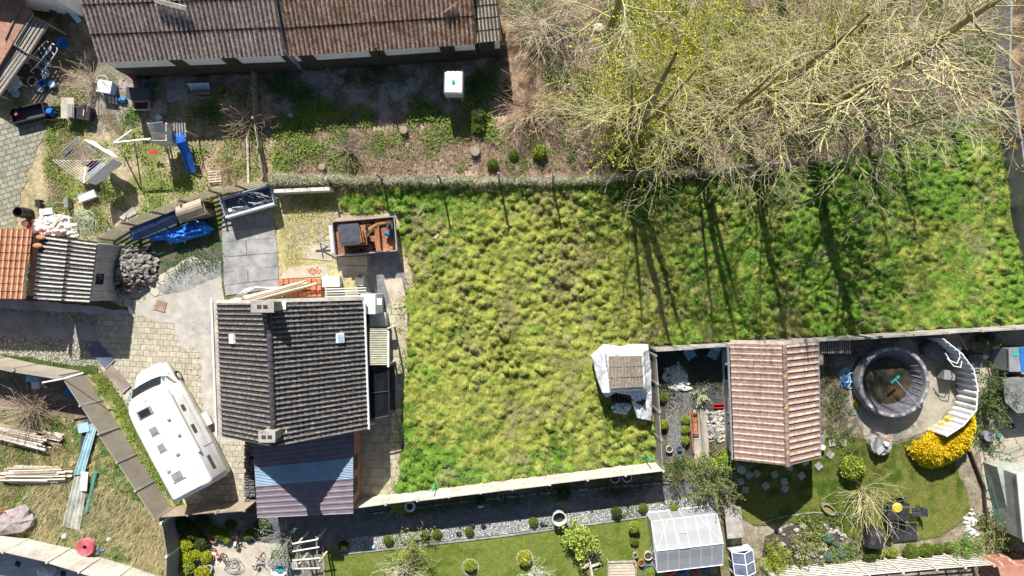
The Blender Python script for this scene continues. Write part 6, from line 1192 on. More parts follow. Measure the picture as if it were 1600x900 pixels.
# ---- play tower
def playset():
    t = thing('play_tower', 'pale wooden play tower with white slatted roof and a swing beam', 'play tower', 250, 212); t.location = (*W(250,210,1.6)[:2], 0); L = t.location; pw = M('play_wood', [(.5,.49,.46),(.66,.65,.62)], 3, .8, .2, stretch=(8,1,1))
    c = W(244,205,2.2); 
    for x in (-.5,.5):
        for y in (-.45,.45): m = MB(); m.box(c.x+x,c.y+y,0,2.1,.09,.09); part('post', m, pw, t, w=True)
    m = MB(); A, B, C_, D = W(229,193,2.5), W(254,190,2.5), W(259,205,2.1), W(235,208,2.2)
    for k in range(5): a = A.lerp(D,k/5+.01); b = B.lerp(C_,k/5+.01); d = A.lerp(D,k/5+.18); e = B.lerp(C_,k/5+.18); m.slab(d,e,b,a,.03)
    m.slab(D-Vector((0,0,.02)), C_-Vector((0,0,.02)), W(261,217,1.6), W(239,219,1.6), .03); part('roof', m, pw, t, w=True)
    m = MB(); q = W(268,206,1.2); m.box(q.x,q.y,1.1,1.16,1.1,.9); part('platform', m, dark_wood, t, w=True)
    for i in range(5): m = MB(); p = W(272+i*4.2,192,1.5); r_ = W(273+i*4.2,214,1.3); m.tube([p, r_], .04, 4); part('ladder_rung', m, pw, t, w=True)
    for p in ((270,191),(290,193)):
        m = MB(); a = W(*p,1.55); m.box(a.x,a.y-.4,0,1.5,.07,.07); part('post', m, pw, t, w=True)
    m = MB(); m.tube([W(178,223,2.0), W(236,217,2.05)], .06, 5); part('swing_beam', m, white_paint, t, w=True)
    m = MB(); m.box(c.x, c.y-.47, .5, 2.05, .95, .04); m.box(c.x+.47, c.y, .5, 2.05, .04, .8); part('side_panel', m, pw, t, w=True)
    for a, b in (((178,223,2.0),(206,203,.1)),((178,223,2.0),(192,240,.1))): m = MB(); m.tube([W(*a),W(*b)], .045, 5); part('swing_leg', m, white_paint, t, w=True)
    m = MB(); p = W(265,199,1.5); m.blob(p.x,p.y,1.5,.18,.1,.1,8,5,.1); part('toy_wheel', m, orange_plastic, t, w=True)
    s = thing('slide', 'bright blue plastic slide beside the play tower', 'slide', 296, 250); P = [W(278,208,1.35),W(284,222,1.3),W(292,240,.85),W(297,258,.45),W(301,270,.2)]; L2 = s.location; m = MB(); w_ = .25
    for a, b in zip(P, P[1:]):
        q = Vector((-(b-a).y,(b-a).x,0)).normalized()
        m.slab(a+q*-w_, b+q*-w_, b+q*w_, a+q*w_, .04)
        
    part('chute', m, slide_blue, s, w=True)
    for sd in (-1,1):
        m = MB(); pts = []
        for i, p in enumerate(P): d = (P[min(i+1,4)]-P[max(i-1,0)]); q = Vector((-d.y,d.x,0)).normalized(); pts.append(p+q*sd*w_+Vector((0,0,.08)))
        m.tube(pts, .045, 6); part('side_rail', m, slide_blue, s, w=True)
    m = MB(); m.tube([W(285,222,1.25), (W(285,222,1.25).x, W(285,222,1.25).y, 0)], .04, 5); part('support', m, slide_blue, s, w=True)
    w = thing('swing', 'red swing seat hanging from the beam left of the play tower', 'swing', 218, 229); z = W(218,221,2.0); m = MB(); m.box(z.x,z.y-.3,.5,.56,.42,.2); part('seat', m, red_plastic, w, w=True)
    for s_ in (-.18,.18): m = MB(); m.tube([(z.x+s_,z.y-.3,.55),(z.x+s_,z.y,1.98)], .008, 4); part('rope', m, red_plastic, w, w=True)
playset()
board('toy_board', 'small pale blue square toy above the play tower', 249, 184, .35, .3, .15, light_blue, .6)
m = MB(); m.box(0,0,0,.35,1.0,.45); solo('foam_block', m, white_paint, 'white rectangular board in the grass below the rotary dryer', 'board', 141, 307, 0, A_(129,312,154,303))
board('paving_slab', 'lone pale slab lying in weeds by the slatted fence', 204, 332, .65, .45, .06, concrete, .5)
board('paving_slab', 'pinkish slab leaning left of the lone pale slab', 191, 336, .5, .4, .06, M('pink_slab', [(.4,.34,.32),(.5,.44,.41)], 3, .9, .2), -.5, .02)
pallet(337, 276, .75, .7, .1, 'weathered wooden pallet among brambles at the yard corner')
pallet(507, 98, .8, .75, -.25, 'brown pallet propped against the rusty roofed barn wall', wood, .35)
board('long_beam', 'long thin wooden beam lying between the yard and the brown earth', 388, 245, 3.3, .12, .12, pale_wood, PI/2+.03, .02)
def barrel():
    t = thing('barrel', 'black upright pipe barrel at the left of the rubble heap', 'barrel', 42, 332); t.location = W(46,334,0); m = MB(); q = MB(); q.lathe([(.30,0),(.3,.95),(.26,.95),(.26,.06),(.001,.06)], 18); part('shell', q, black_plastic, t); q = MB(); q.lathe([(.31,.5),(.325,.53),(.31,.56)], 18); part('hoop', q, dark_metal, t)
barrel()
def oil_can():
    t = thing('paint_can', 'red and white can standing just left of the rubble heap', 'can', 45, 350); m = MB(); m.lathe([(.001,0),(.2,0),(.2,.35),(.001,.35)], 14); part('body', m, red_plastic, t); m = MB(); m.lathe([(.2,.352),(.14,.45),(.05,.46),(.001,.46)], 14); part('top', m, offwhite, t)
oil_can()
rocks('rubble_heap', 'heap of pale broken rubble above the corrugated shed', [(52,345),(75,335),(110,340),(124,356),(120,368),(85,370),(55,360)], 190, .17, white_stone, .45, 5, cat='rubble')
m = MB(); m.box(0,0,.0,.25,.7,.35); m.box(-.3,-.1,0,.3,.15,.6); solo('stone_block', m, white_stone, 'white squared stone block on top of the rubble heap', 'block', 77, 331, .1, .15)
board('plank', 'pale short plank standing across the rubble heap', 92, 343, .9, .1, .05, pale_wood, .9, .5)
def barbell():
    t = thing('fallen_pole', 'fallen dark pole with square feet lying above the rubble', 'pole', 87, 318, 0, A_(64,319,110,318)); m = MB(); m.tube([(-.8,0,.12),(.8,0,.12)], .035, 6); part('bar', m, grey_plastic, t); m = MB(); m.box(-.85,0,0,.3,.3,.42); part('dark_foot', m, black_plastic, t); m = MB(); m.box(.85,0,0,.4,.25,.55); part('grey_foot', m, grey_conc, t)
barbell()
def wire_roll():
    nr = random.Random(4); m = MB()
    for k in range(26):
        c = W(136+nr.uniform(-10,10), 348+nr.uniform(-12,12)); r_ = nr.uniform(.25,.55); a0 = nr.uniform(0,6); m.tube([(c.x+r_*math.cos(a0+i*.6), c.y+r_*1.1*math.sin(a0+i*.6), .15+.25*nr.random()) for i in range(9)], .009, 3)
    solo('wire_mesh', m, M('greenish_wire', [(.35,.42,.34),(.5,.56,.48)], 4, .6, 0), 'tangled roll of greenish wire mesh right of the rubble heap', 'wire mesh', 136, 348, w=True)
wire_roll()
# ---- barn yard
def quick(name, label, cat, px, py, mb, mat, rot=0, z=0, group=None): return solo(name, mb, mat, label, cat, px, py, z, rot, group)
tub('bin', 'pinkish red bin below the first barn door', 206, 119, .2, .45, pink_plastic, pink_plastic, 'bin', n=4, fill=.98)
tub('tyre_planter', 'large black open tub right of the pinkish bin', 224, 114, .33, .35, black_plastic, soil_m)
tub('green_pot', 'dark green pot with a plant beside the black tub', 241, 132, .25, .3, green_plastic, soil_m, 'pot')
def hoop(px, py, r, label, mat, name='wire_hoop', th=.02, cat='hoop', z=.03):
    m = MB(); m.tube([(r*math.cos(2*PI*i/20), r*math.sin(2*PI*i/20), z) for i in range(20)], th, 5, True); return solo(name, m, mat, label, cat, px, py)
hoop(226,127,.33,'dark hoop of hose lying below the black tub', dark_metal)
hoop(160,127,.33,'pale coiled hose by the corner of the barn', offwhite, 'hose_coil', .04)
def tarpbox(px, py, label):
    t = thing('white_cabinet', label, 'cabinet', px, py, 0, A_(165,147,183,150)); m = MB(); m.box(0,0,0,.6,.75,.65); part('body', m, light_blue, t); m = MB(); m.box(0,0,.602,.65,.8,.7); part('lid', m, white_paint, t)
tarpbox(173,140,'pale blue and white cabinet standing at the barn corner')
for k in range(3):
    m = MB(); m.tube([(0,-.2,.08),(0,.2,.08)], .07, 9); quick('canister', ['left white roll below the pale cabinet','middle white roll below the pale cabinet','right white roll below the pale cabinet'][k], 'roll', 173+k*5, 156+k, m, offwhite, .15, group='white rolls by the cabinet')
m = MB(); m.blob(0,0,.12,.3,.18,.14,8,5,.25); quick('toy', 'blue toy lying between the cabinet and dark storage box', 'toy', 193, 157, m, blue_plastic)
box_thing('storage_box', 'dark grey long storage box in the shaded barn yard', 'box', 216, 146, .55, 1.3, .6, .55, dark_blue_grey, -.05)
crate('wooden_crate', 'open wooden crate just below the dark storage box', 219, 164, .9, .5, .3, pale_wood, .03, bottom=dark_wood)
def cradle():
    t = thing('wooden_trough', 'wooden trough with a white blue sheet inside it in the barn yard', 'trough', 314, 141, 0, .03)
    m = MB(); m.slab((-.65,-.3,.35),(.65,-.3,.35),(.5,0,.05),(-.5,0,.05),.03); part('board', m, wood, t); m = MB(); m.slab((-.55,0,.06),(.55,0,.06),(.65,.3,.4),(-.65,.3,.4),.03); part('white_panel', m, light_blue, t); m = MB(); m.box(.1,-.42,0,.06,1.4,.12); m.box(.35,-.52,0,.05,1.0,.07); part('loose_plank', m, wood, t)
cradle()
tub('flower_pot', 'terracotta pot with a green plant right of the wooden trough', 348, 143, .22, .25, terracotta, mat_leaf and soil_m, 'pot')
ball(346,138,11,'light','light plant growing out of the terracotta pot', None, 'plant', 'pot_plant', .2)
m = MB(); m.blob(0,0,.35,.2,.25,.4,9,6,.15); quick('plastic_bag', 'green plastic bag hanging by the barn door', 'bag', 286, 106, m, teal)
board('ramp_board', 'grey wooden board leaning against the barn wall above the trough', 313, 99, .95, .6, .04, grey_wood, 0, .15, .08)
board('plank', 'long thin plank on the ground below the leaning grey board', 318, 112, 2.0, .06, .05, wood, -.06)
board('plank', 'plank leaning right of the black tub against the barn', 232, 104, .85, .18, .04, wood, -1.0, .2, .3)
board('plank', 'dark plank leaning left of the black tub at the wall', 204, 106, .8, .12, .04, dark_wood, -.9, .2, .3)
board('door_leaf', 'brown wooden door leaf leaning at the end of the longer barn', 426, 92, .75, .35, .05, wood, -.1, .15, .2)
for k, lb in enumerate(['left of two round green planters by the barn wall','right of two round green planters by the barn wall']): tub('round_planter', lb, 418+k*14, 105.5, .24, .25, green_plastic, soil_m, 'planter', 'pair of green planters')
tub('round_planter', 'small dark green tub in the weeds under the lichened roof', 566, 101, .2, .22, green_plastic, soil_m, 'planter')
tub('black_bucket', 'black round bucket beside the open door of the lichened barn', 580, 98, .25, .35, black_plastic, tar, 'bucket')
m = MB(); m.tube([(0,0,0),(0,0,3.2)], .05, 6); quick('flue_pipe', 'thin black pipe at the edge of the lichened roof', 'pipe', 603, 104, m, black_plastic)
m = MB(); m.tube([(0,0,0),(.02,0,1.1)], .03, 5); quick('stake', 'pale stake leaning by the first door of the lichened barn', 'stake', 473, 102, m, pale_wood)
m = MB(); m.lathe([(.001,0),(.1,0),(.12,.15),(.07,.4),(.001,.45)], 10); quick('garden_gnome', 'small orange and white ornament at the fence end in the yard', 'ornament', 424, 191, m, terracotta)
m = MB(); m.lathe([(.001,0),(.13,0),(.16,.2),(.001,.4)], 10); quick('stone_vase', 'small pale stone near the shaded weeds of the barn yard', 'stone', 456, 181, m, stone)
# roof debris
def on_roof(px, py, z, L, wd, th, rot, mat, label, name='loose_gutter'):
    m = MB(); m.cbox(L, wd, th, Matrix.Rotation(math.radians(28), 4, 'X') @ Matrix.Rotation(rot, 4, 'Z')); return solo(name, m, mat, label, 'plank', px, py, z, 0)
on_roof(267, 7, 4.47, 1.6, .22, .12, A_(245,3,290,14), pale_concrete, 'pale length of gutter lying on the faded red barn roof')
on_roof(265, 13, 4.33, 1.5, .07, .08, A_(247,9,290,18), pale_wood, 'thin batten parallel to the gutter on the faded red roof')
on_roof(704, 11, 3.79, .85, .07, .08, A_(693,19,714,5), pale_wood, 'short pale stick lying on the lichened red roof', 'stick')
crate('roof_crate', 'pale wooden frame beside the grey roofed bay at the top edge', 765, 12, 1.0, .45, .25, pale_wood, .05, slats=1)
# IBC tank
def ibc():
    t = thing('water_tank', 'white square water tank in a cage standing in the barn yard', 'tank', 711, 135, 0, -.02); t.location = (*W(708.5,128,1.9)[:2], 0)
    m = MB(); m.box(0,0,.9,1.9,1.0,1.25); o = part('tank', m, white_paint, t); bv = o.modifiers.new('b', 'BEVEL'); bv.width = .1; bv.segments = 3
    m = MB(); m.lathe([(.001,1.9),(.1,1.9),(.1,1.96),(.001,1.96)], 14); part('cap', m, teal, t)
    m = MB()
    for i in range(7):
        for s in (-1,1): m.tube([((i-3)*.165,s*.645,.9),((i-3)*.165,s*.645,1.86)], .012, 4); m.tube([(s*.525,(i-3)*.2,.9),(s*.525,(i-3)*.2,1.86)], .012, 4)
    for z in (.95,1.25,1.55,1.86): m.tube([(-.525,-.645,z),(.525,-.645,z),(.525,.645,z),(-.525,.645,z)], .014, 4, True)
    part('cage', m, steel, t); 
    for x in (-.4,.4):
        for y in (-.5,.5): m = MB(); m.box(x,y,0,.88,.15,.15); part('leg', m, wood, t)
    m = MB(); m.box(0,0,.882,.898,1.05,1.3); part('stand_top', m, dark_wood, t)
ibc()
board('broken_chair', 'brown weathered board at the dark edge right of the tank shadow', 716, 168, .5, .4, .1, wood, .1)
for x, y, s, lb in ((850,42,.38,'pale boulder in the litter below the straw brambles'),(980,55,.3,'white square block right of the lichened trunk'),(1042,84,.42,'grey block under the yellow shrub at the top'),(1284,44,.4,'white stone under the thickest tree'),(1072,140,.35,'pale twisted stump between shrubs'),(935,44,.35,'pale flat slab touching the lichened trunk')):
    m = MB(); m.blob(0,0,s*.5,s,s*.8,s*.6,7,5,.2) if s != .3 else m.box(0,0,0,.4,.32,.3); quick('pale_stone', lb, 'stone', x, y, m, white_stone, R.uniform(0,3), group='pale stones under the trees')
tubes('fence_rail', 'long thin grey rail lying behind the lichened trunk', 'rail', 900, 48, [[(845,50,.3),(945,46,.4)],[(960,46,.4),(1010,48,.3)]], .04, grey_wood)
def stump(px, py, r, label, h=.35):
    m = MB(); m.lathe([(r*1.3,0),(r,.1),(r*.9,h),(.001,h+.02)], 10); quick('tree_stump', label, 'stump', px, py, m, wood, group='stumps on the brown earth')
stump(743,238,.3,'dark stump with shadow on the brown earth strip'); stump(632,205,.25,'small stump between weeds on the brown earth'); stump(505,262,.22,'small stump near the fence corner')
# ---- between slat fence and driveway
def blue_stack():
    t = thing('corrugated_stack', 'stack of dark blue corrugated sheets leaning on the slatted fence', 'sheets', 240, 352); mt = M('blue_sheet', [(.07,.12,.24),(.1,.17,.32)], 3, .5, .1, dirt=.2)
    for k in range(3):
        A, B, C, D = W(204+k*2,372+k*3,.6+.12*k), W(278,340+k*4,.6+.12*k), W(276,327+k*4,1.1+.1*k), W(202+k*2,357+k*3,1.1+.1*k); m = MB(); corr(m, A, D, C, B, 4, .03, 6, 1, 'sine', 0, 0, .012); part('sheet', m, mt, t, w=True)
    for x, y in ((210,368),(270,340)):
        m = MB(); p = W(x,y,.5); m.box(p.x,p.y,0,.55,.1,.5); part('support', m, wood, t, w=True)
blue_stack()
def tan_crate():
    t = thing('log_store', 'wooden log crate with a curved tan cover beside the blue tarpaulin', 'crate', 298, 326)
    A, B, C, D = W(275,323,1.4), W(280,346,1.2), W(322,333,1.2), W(313,309,1.4); m = MB(); N = 6
    for i in range(N):
        f0, f1 = i/N, (i+1)/N; z0 = .22*math.sin(PI*f0); z1 = .22*math.sin(PI*f1); m.slab(B.lerp(A,f0)+Vector((0,0,z0)), C.lerp(D,f0)+Vector((0,0,z0)), C.lerp(D,f1)+Vector((0,0,z1)), B.lerp(A,f1)+Vector((0,0,z1)), .03)
    part('cover', m, M('tan_cover', [(.36,.28,.21),(.45,.37,.29)], 3, .5, .1, dirt=.2), t, w=True)
    m = MB(); c = (A+B+C+D)/4; an = A_(280,346,322,333)
    for k in range(6): m.box(c.x,c.y,.1+.2*k,.22+.2*k,1.55,.9,an)
    part('slats', m, wood, t, w=True); m = MB(); p = W(326,325,.6); [m.box(p.x+.02,p.y-.05*k,.02,1.15,.04,.09,an) for k in range(-6,7,2)]; part('end_slats', m, dark_wood, t, w=True)
tan_crate()
def blue_tarp():
    poly = [(226,371),(243,363),(262,357),(285,352),(306,342),(318,345),(332,356),(322,366),(300,372),(272,381),(255,375),(238,377)]
    q = np.array(poly, float); xs = np.arange(224, 336, 1.0); ys = np.arange(338, 384, 1.0); X, Y = np.meshgrid(xs, ys); mk = inpoly(X, Y, poly)
    d = np.full(X.shape, 99.)
    for i in range(len(q)):
        a = q[i]; b = q[(i+1)%len(q)]; ab = b-a; tt = np.clip(((X-a[0])*ab[0]+(Y-a[1])*ab[1])/(ab@ab), 0, 1); d = np.minimum(d, np.hypot(X-a[0]-tt*ab[0], Y-a[1]-tt*ab[1]))
    g = .22+.35*np.clip(d/10, 0, 1)**.6+.55*np.abs(fbm(X*.05+Y*.16, Y*.16-X*.05, 6)-.5)+.25*np.abs(vnoise(X*.16, Y*.3, 9)-.5); k = (HC-g)/HC/PXM; V = np.stack([(X-800)*k,(450-Y)*k,g],-1).reshape(-1,3)
    cell = mk[:-1,:-1]&mk[1:,:-1]&mk[:-1,1:]&mk[1:,1:]; jj, ii = np.nonzero(cell); nx = len(xs); a = jj*nx+ii; F = np.stack([a+nx,a+nx+1,a+1,a],1); u, inv = np.unique(F, return_inverse=True); F = inv.reshape(F.shape); L = np.array(W(280,362)); V = V[u]-L; cnt = {}
    for f in F.tolist():
        for i in range(4): cnt[(f[i],f[(i+1)%4])] = 1
    bd = [e for e in cnt if (e[1],e[0]) not in cnt]; n = len(V); V2 = V.copy(); V2[:,2] = .01; F2 = np.array([[e[1],e[0],e[0]+n,e[1]+n] for e in bd])
    o = npmesh('blue_tarpaulin', np.concatenate([V,V2]), np.concatenate([F,F2]), tarp_blue, None, None, True); o.location = L; tag(o, 'bright blue crumpled tarpaulin over a heap beside the slatted fence', 'tarpaulin')
    for i, (x0,y0,x1,y1) in enumerate([(298,339,310,347),(262,376,268,382),(284,374,290,380)]): tubes('stick', ['stick poking over the top of the blue tarpaulin','stick under the lower edge of the blue tarpaulin, left','stick under the lower edge of the blue tarpaulin, right'][i], 'stick', x0, y0, [[(x0,y0,1.1 if i == 0 else .3),(x1,y1,1.0 if i == 0 else .2)]], .035, pale_wood, group='sticks at the blue tarpaulin')
blue_tarp()
def skip():
    a = A_(348,322,426,300); t = thing('scrap_trailer', 'pale sided open trailer filled with scrap metal at the fence corner', 'trailer', 386, 315, 0, a); t.location = (*W(386,314,1.0)[:2], 0); L, w_ = 2.9, 1.1; sc = M('bluegrey_metal', [(.2,.26,.34),(.3,.37,.46)], 3, .5, .1)
    m = MB(); m.box(0,0,.4,.46,L,w_); part('floor', m, dark_blue_grey, t)
    for x, y, sx, sy in ((0,w_/2,L,.06),(0,-w_/2,L,.14),(L/2,0,.06,w_-.16),(-L/2,0,.06,w_-.16)): m = MB(); m.box(x,y,.462,1.0,sx,sy); part('side_board', m, alu if y < 0 else sc, t)
    for s in (-1,1): q = MB(); q.lathe([(.001,-.08),(.26,-.08),(.28,0),(.26,.08),(.001,.08)], 12); m = MB(); m.v = [(p[0], s*(w_/2-.15)+p[2], .28+p[1]) for p in q.v]; m.f = q.f; part('wheel', m, rubber, t)
    m = MB(); m.box(-L/2-.2,-.1,.3,.4,.5,.08); m.tube([(L/2,-.2,.42),(L/2+.5,-.1,.42)], .05, 5); part('drawbar', m, sc, t)
    s = thing('scrap_metal', 'tangle of blue grey metal frames lying in the pale sided trailer', 'scrap', 390, 312, 0, a); s.location = (*t.location[:2], .46); r = random.Random(3)
    for k in range(11): x = r.uniform(-1.1,1.0); y = r.uniform(-.3,.35); m = MB(); an = r.uniform(0,3); l = r.uniform(.25,.6); m.tube([(x,y,.3),(x+l*math.cos(an),y+l*.5*math.sin(an),.45),(x+l,y-.1,.35)], .022, 4); part('metal_frame', m, [sc,alu,light_blue][k%3], s)
skip()
tub('drum', 'small white drum lid standing at the lower edge of the scrap trailer', 359, 328, .1, 1.05, white_paint, white_paint, 'drum', fill=.97)
rocks('cobble_heap', 'dark heap of loose cobblestones against the block wall of the shed', [(168,392),(195,383),(230,385),(245,400),(246,435),(222,450),(195,462),(172,464),(166,430)], 420, .17, dark_stone, .75, 8, cat='cobbles')
m = MB(); m.box(0,0,0,.32,.3,.4); quick('jerrycan', 'small blue and white can at the lower corner of the block wall', 'can', 171, 463, m, blue_plastic)
tubes('bent_branches', 'dark and pale branches lying on the cobble heap', 'branch', 195, 450, [[(185,452,.5),(200,440,.8),(214,428,.7)],[(188,456,.4),(205,446,.6),(220,440,.5)],[(190,448,.6),(198,436,.9)]], .05, dark_wood)
board('hatch_cover', 'rusty brown square hatch plate in the crazy paving', 251, 478, .62, .6, .03, M('rusty_plate', [(.26,.18,.13),(.34,.25,.19)], 3, .7, .1), -.25, .03)
m = MB(); m.tube([(-.1,.5,.02),(0,.1,.1),(.15,-.3,.05)], [.03,.12,.02], 5); quick('plaster_shard', 'white curved shard on the driveway at the shadow edge', 'shard', 206, 489, m, white_stone, .2)
def flat_door(px, py, L, wd, rot, label, mat, z=.05):
    t = thing('door_panel', label, 'panel', px, py, 0, rot, 'door panels lying on the driveway'); m = MB(); m.box(0,0,z,z+.05,L,wd); part('leaf', m, mat, t); m = MB(); m.tube([(L/2,-wd/2,z+.03),(L/2,wd/2,z+.03)], .03, 5); part('edge', m, alu, t)
flat_door(159, 554, 1.55, .72, A_(147,542,172,568), 'dark blue door panel lying across the cobbled lane end', M('blue_grey_panel', [(.09,.11,.17),(.12,.14,.2)], 2, .4, .05))
flat_door(184, 592, 1.65, .66, A_(166,573,198,608), 'taupe brown door panel lying in the sun beside the motorhome', M('taupe_door', [(.25,.2,.17),(.32,.26,.22)], 2, .45, .05))
tubes('lamp_post', 'white fallen post with a boxed end lying over the fence corner', 'post', 85, 594, [[(130,583,1.9),(98,592,2.0),(66,598,2.0)]], .045, white_paint)
box_thing('post_box', 'small white box at the end of the fallen white post', 'box', 56, 602, .5, .4, .35, .5, white_paint, .1)
m = MB(); m.box(0,0,0,.5,.8,.35); quick('blue_container', 'blue container in the shade behind the grass strip fence', 'container', 60, 591, m, light_blue, -.15)
board('blue_sheet', 'dark blue sheet end next to the fence corner', 107, 612, .5, .4, .04, blue_plastic, -.9)
# timber stacks
def timber(label, px0, py0, px1, py1, n, wd, mat, seed, h=.45, ln=.25, name='timber_stack'):
    r = random.Random(seed); t = thing(name, label, 'timber', (px0+px1)/2, (py0+py1)/2); a, b = W(px0,py0), W(px1,py1); u = (b-a).normalized(); q = Vector((-u.y,u.x,0)); L = (b-a).length
    for k in range(n):
        lay = k*3//n; o = q*(r.uniform(-wd/2,wd/2)*(1-.25*lay)); s = a+u*r.uniform(-ln,ln)+o+q*r.uniform(-.06,.06); e = s+u*L*r.uniform(.75,1.0)+q*r.uniform(-.12,.12)*wd; z = .06+h*lay/3; m = MB(); m.tube([s+Vector((0,0,z)), e+Vector((0,0,z+r.uniform(0,.05)))], r.uniform(.05,.095), 4); part('timber', m, [mat,wood,pale_wood][r.choice([0,0,0,1,2])], t, w=True)
    return t
gt = M('silver_timber', [(.42,.37,.31),(.64,.58,.5)], 3, .85, .3, stretch=(1,6,6), dirt=.3)
timber('long stack of silvery poles at the left edge below the cut branches', -25, 668, 85, 693, 46, 1.1, gt, 3)
timber('short thick logs lying across the right end of the long silvery stack', 72, 680, 108, 688, 8, .8, gt, 4, .3)
timber('loose pile of broken pale planks below the long silvery stack', 20, 742, 105, 742, 50, 1.0, gt, 5, .4, .6, 'plank_pile')
board('plank', 'single weathered plank poking right from the loose plank pile', 112, 740, .9, .12, .06, gt, -.1, .1)
# long translucent sheets
def long_sheets():
    t = thing('plastic_sheet', 'long blue green translucent sheet lying in the rough grass', 'sheet', 135, 710); m = MB(); A, B, C, D = W(115,742,.25), W(131,742,.25), W(152,665,.3), W(140,662,.3); corr(m, A, B, C, D, 3, .02, 6, 1); part('sheet', m, M('blue_green_sheet', [(.2,.38,.44),(.38,.55,.6)], 2, .35, .1, dirt=.25), t, w=True)
    t = thing('plastic_sheet', 'cloudy clear sheet at the lower end of the blue green one', 'sheet', 118, 785); m = MB(); A, B, C, D = W(97,822,.2), W(124,829,.2), W(139,742,.3), W(116,745,.3); corr(m, A, B, C, D, 4, .02, 6, 1); part('sheet', m, M('cloudy_sheet', [(.3,.31,.27),(.5,.51,.47)], 2, .4, .1, dirt=.3), t, w=True)
    m = MB(); m.tube([W(136,800,.15), W(150,738,.15)], .11, 10); solo('drain_pipe', m, M('green_pipe', [(.06,.24,.2),(.1,.32,.27)], 3, .5, .05), 'green round pipe lying parallel to the long sheets', 'pipe', 143, 770, w=True)
    board('slate_sheet', 'dark grey strip along the left side of the blue green sheet', 131, 690, 2.6, .28, .05, dark_blue_grey, A_(128,720,136,668), .12)
    board('clear_film', 'white crumpled film over the middle of the long sheets', 132, 752, 1.1, .4, .05, tarp_white, A_(131,775,134,735), .36)
    box_thing('blue_crate', 'small blue box beside the diagonal fence', 'box', 131, 668, .3, .6, .5, .3, light_blue, .2)
long_sheets()
m = MB(); m.blob(0,0,.25,1.3,.75,.35,14,6,.18); quick('grey_cover', 'grey heap covered by netting near the left edge', 'cover', 28, 812, m, M('grey_netting', [(.28,.24,.24),(.42,.37,.37)], 5, .9, .8, bscale=12), .4)
tubes('red_hose', 'red hose looping over the netting heap at the left edge', 'hose', 6, 812, [[(-4,798,.4),(8,800,.5),(12,808,.5),(6,820,.45),(-4,828,.3)]], .03, red_plastic)
def coil():
    t = thing('hose_reel', 'thick coil of pink red hose lying on the pale boundary wall', 'hose', 135, 857, 1.6); t.location = W(137,853,.15); m = MB(); 
    for k in range(3):
        for rr in (.18,.28,.38,.47): m.tube([(rr*math.cos(2*PI*i/22), rr*math.sin(2*PI*i/22), .06+k*.1) for i in range(22)], .052, 5, True)
    part('hose', m, M('pink_hose', [(.5,.1,.13),(.62,.17,.2)], 5, .5, .1, dirt=.3), t); m = MB(); m.tube([(.45,-.1,.05),(.7,-.25,.03),(1.0,-.25,.03)], .06, 6); part('strap', m, blue_plastic, t)
coil()
m = MB(); m.blob(0,0,.3,.55,.35,.35,10,6,.2); quick('plastic_bag', 'large pale blue plastic bag at the bottom edge of the paved strip', 'bag', 78, 888, m, tarp_white)
board('drain_cover', 'small dark square drain in the paved strip below the boundary wall', 28, 881, .3, .3, .02, black_plastic, -.3, .012)
board('drain_cover', 'small dark drain near the right end of the paved strip', 99, 896, .3, .3, .02, black_plastic, -.3, .012)
for i, (x, y, s) in enumerate([(103,837,.18),(172,842,.12)]): m = MB(); m.blob(0,0,.1,s,s,.12,7,5,.3); quick('white_rag', ['white rag in the dry grass left of the hose coil','small white rag in the dry grass above the hose coil'][i], 'rag', x, y, m, tarp_white)
# ---- north side of the house
def brick_pallet():
    t = thing('brick_stack', 'stack of orange hollow clay bricks against the north wall of the house', 'bricks', 470, 450); mt = M('hollow_brick', [(.5,.16,.08),(.62,.24,.13)], 5, .85, .2, dirt=.3); r = random.Random(2)
    for i in range(9):
        for j in range(3): m = MB(); p = W(440+i*7.2, 440+j*9.5, .5); m.box(p.x,p.y,.02,.5+r.uniform(-.12,.08),.24,.30,r.uniform(-.08,.08)); m.box(p.x,p.y,.6,.601,.001,.001); part('brick', m, mt, t, w=True)
brick_pallet()
rocks('brick_rubble', 'small scatter of orange brick rubble on the slab above the brick stack', [(478,418),(500,416),(503,428),(485,430)], 40, .06, terracotta, 0, 4, cat='rubble')
timber('pale planks laid over the brick stack beside the north gable', 388, 470, 498, 440, 9, .6, pale_wood, 9, .5, .3, 'plank_pile').location.z += .45
def frames():
    t = thing('frame_stack', 'white aluminium window frames stacked at the north gable of the house', 'frames', 395, 462)
    for k in range(4):
        m = MB(); z = .25+.1*k; P = [W(*p, z) for p in [(358+k*3,469),(384+k*5,452-k),(432+k*2,449+k),(405+k*4,468)]]; m.tube(P, .05, 4, True); m.tube([P[0],P[2]], .03, 4); part('frame', m, white_paint, t, w=True)
frames()
def rails():
    t = thing('metal_rails', 'bundle of pale metal rails at the top right of the house gable', 'rails', 530, 462)
    for k in range(5): m = MB(); m.tube([W(508,452+k*4,.6+.1*k), W(572,450+k*4.2,.5+.1*k)], .04, 4); part('rail', m, [alu,white_paint,steel][k%3], t, w=True)
rails()
box_thing('white_cabinet', 'white low cabinet right of the orange brick stack', 'cabinet', 517, 440, .6, .95, .55, .6, white_paint, .02)
box_thing('white_box', 'small white box on the weeds near the trailer', 'box', 561, 440, .4, .42, .4, .4, offwhite, -.1)
board('post_piece', 'short white post beside the small white box', 569, 439, .62, .08, .3, white_paint, PI/2)
box_thing('green_bin', 'flat grey green bin lid at the north east corner of the house', 'bin', 579, 465, 1.0, .75, .45, 1.0, M('grey_green', [(.14,.18,.16),(.2,.24,.22)], 3, .6), -.3)
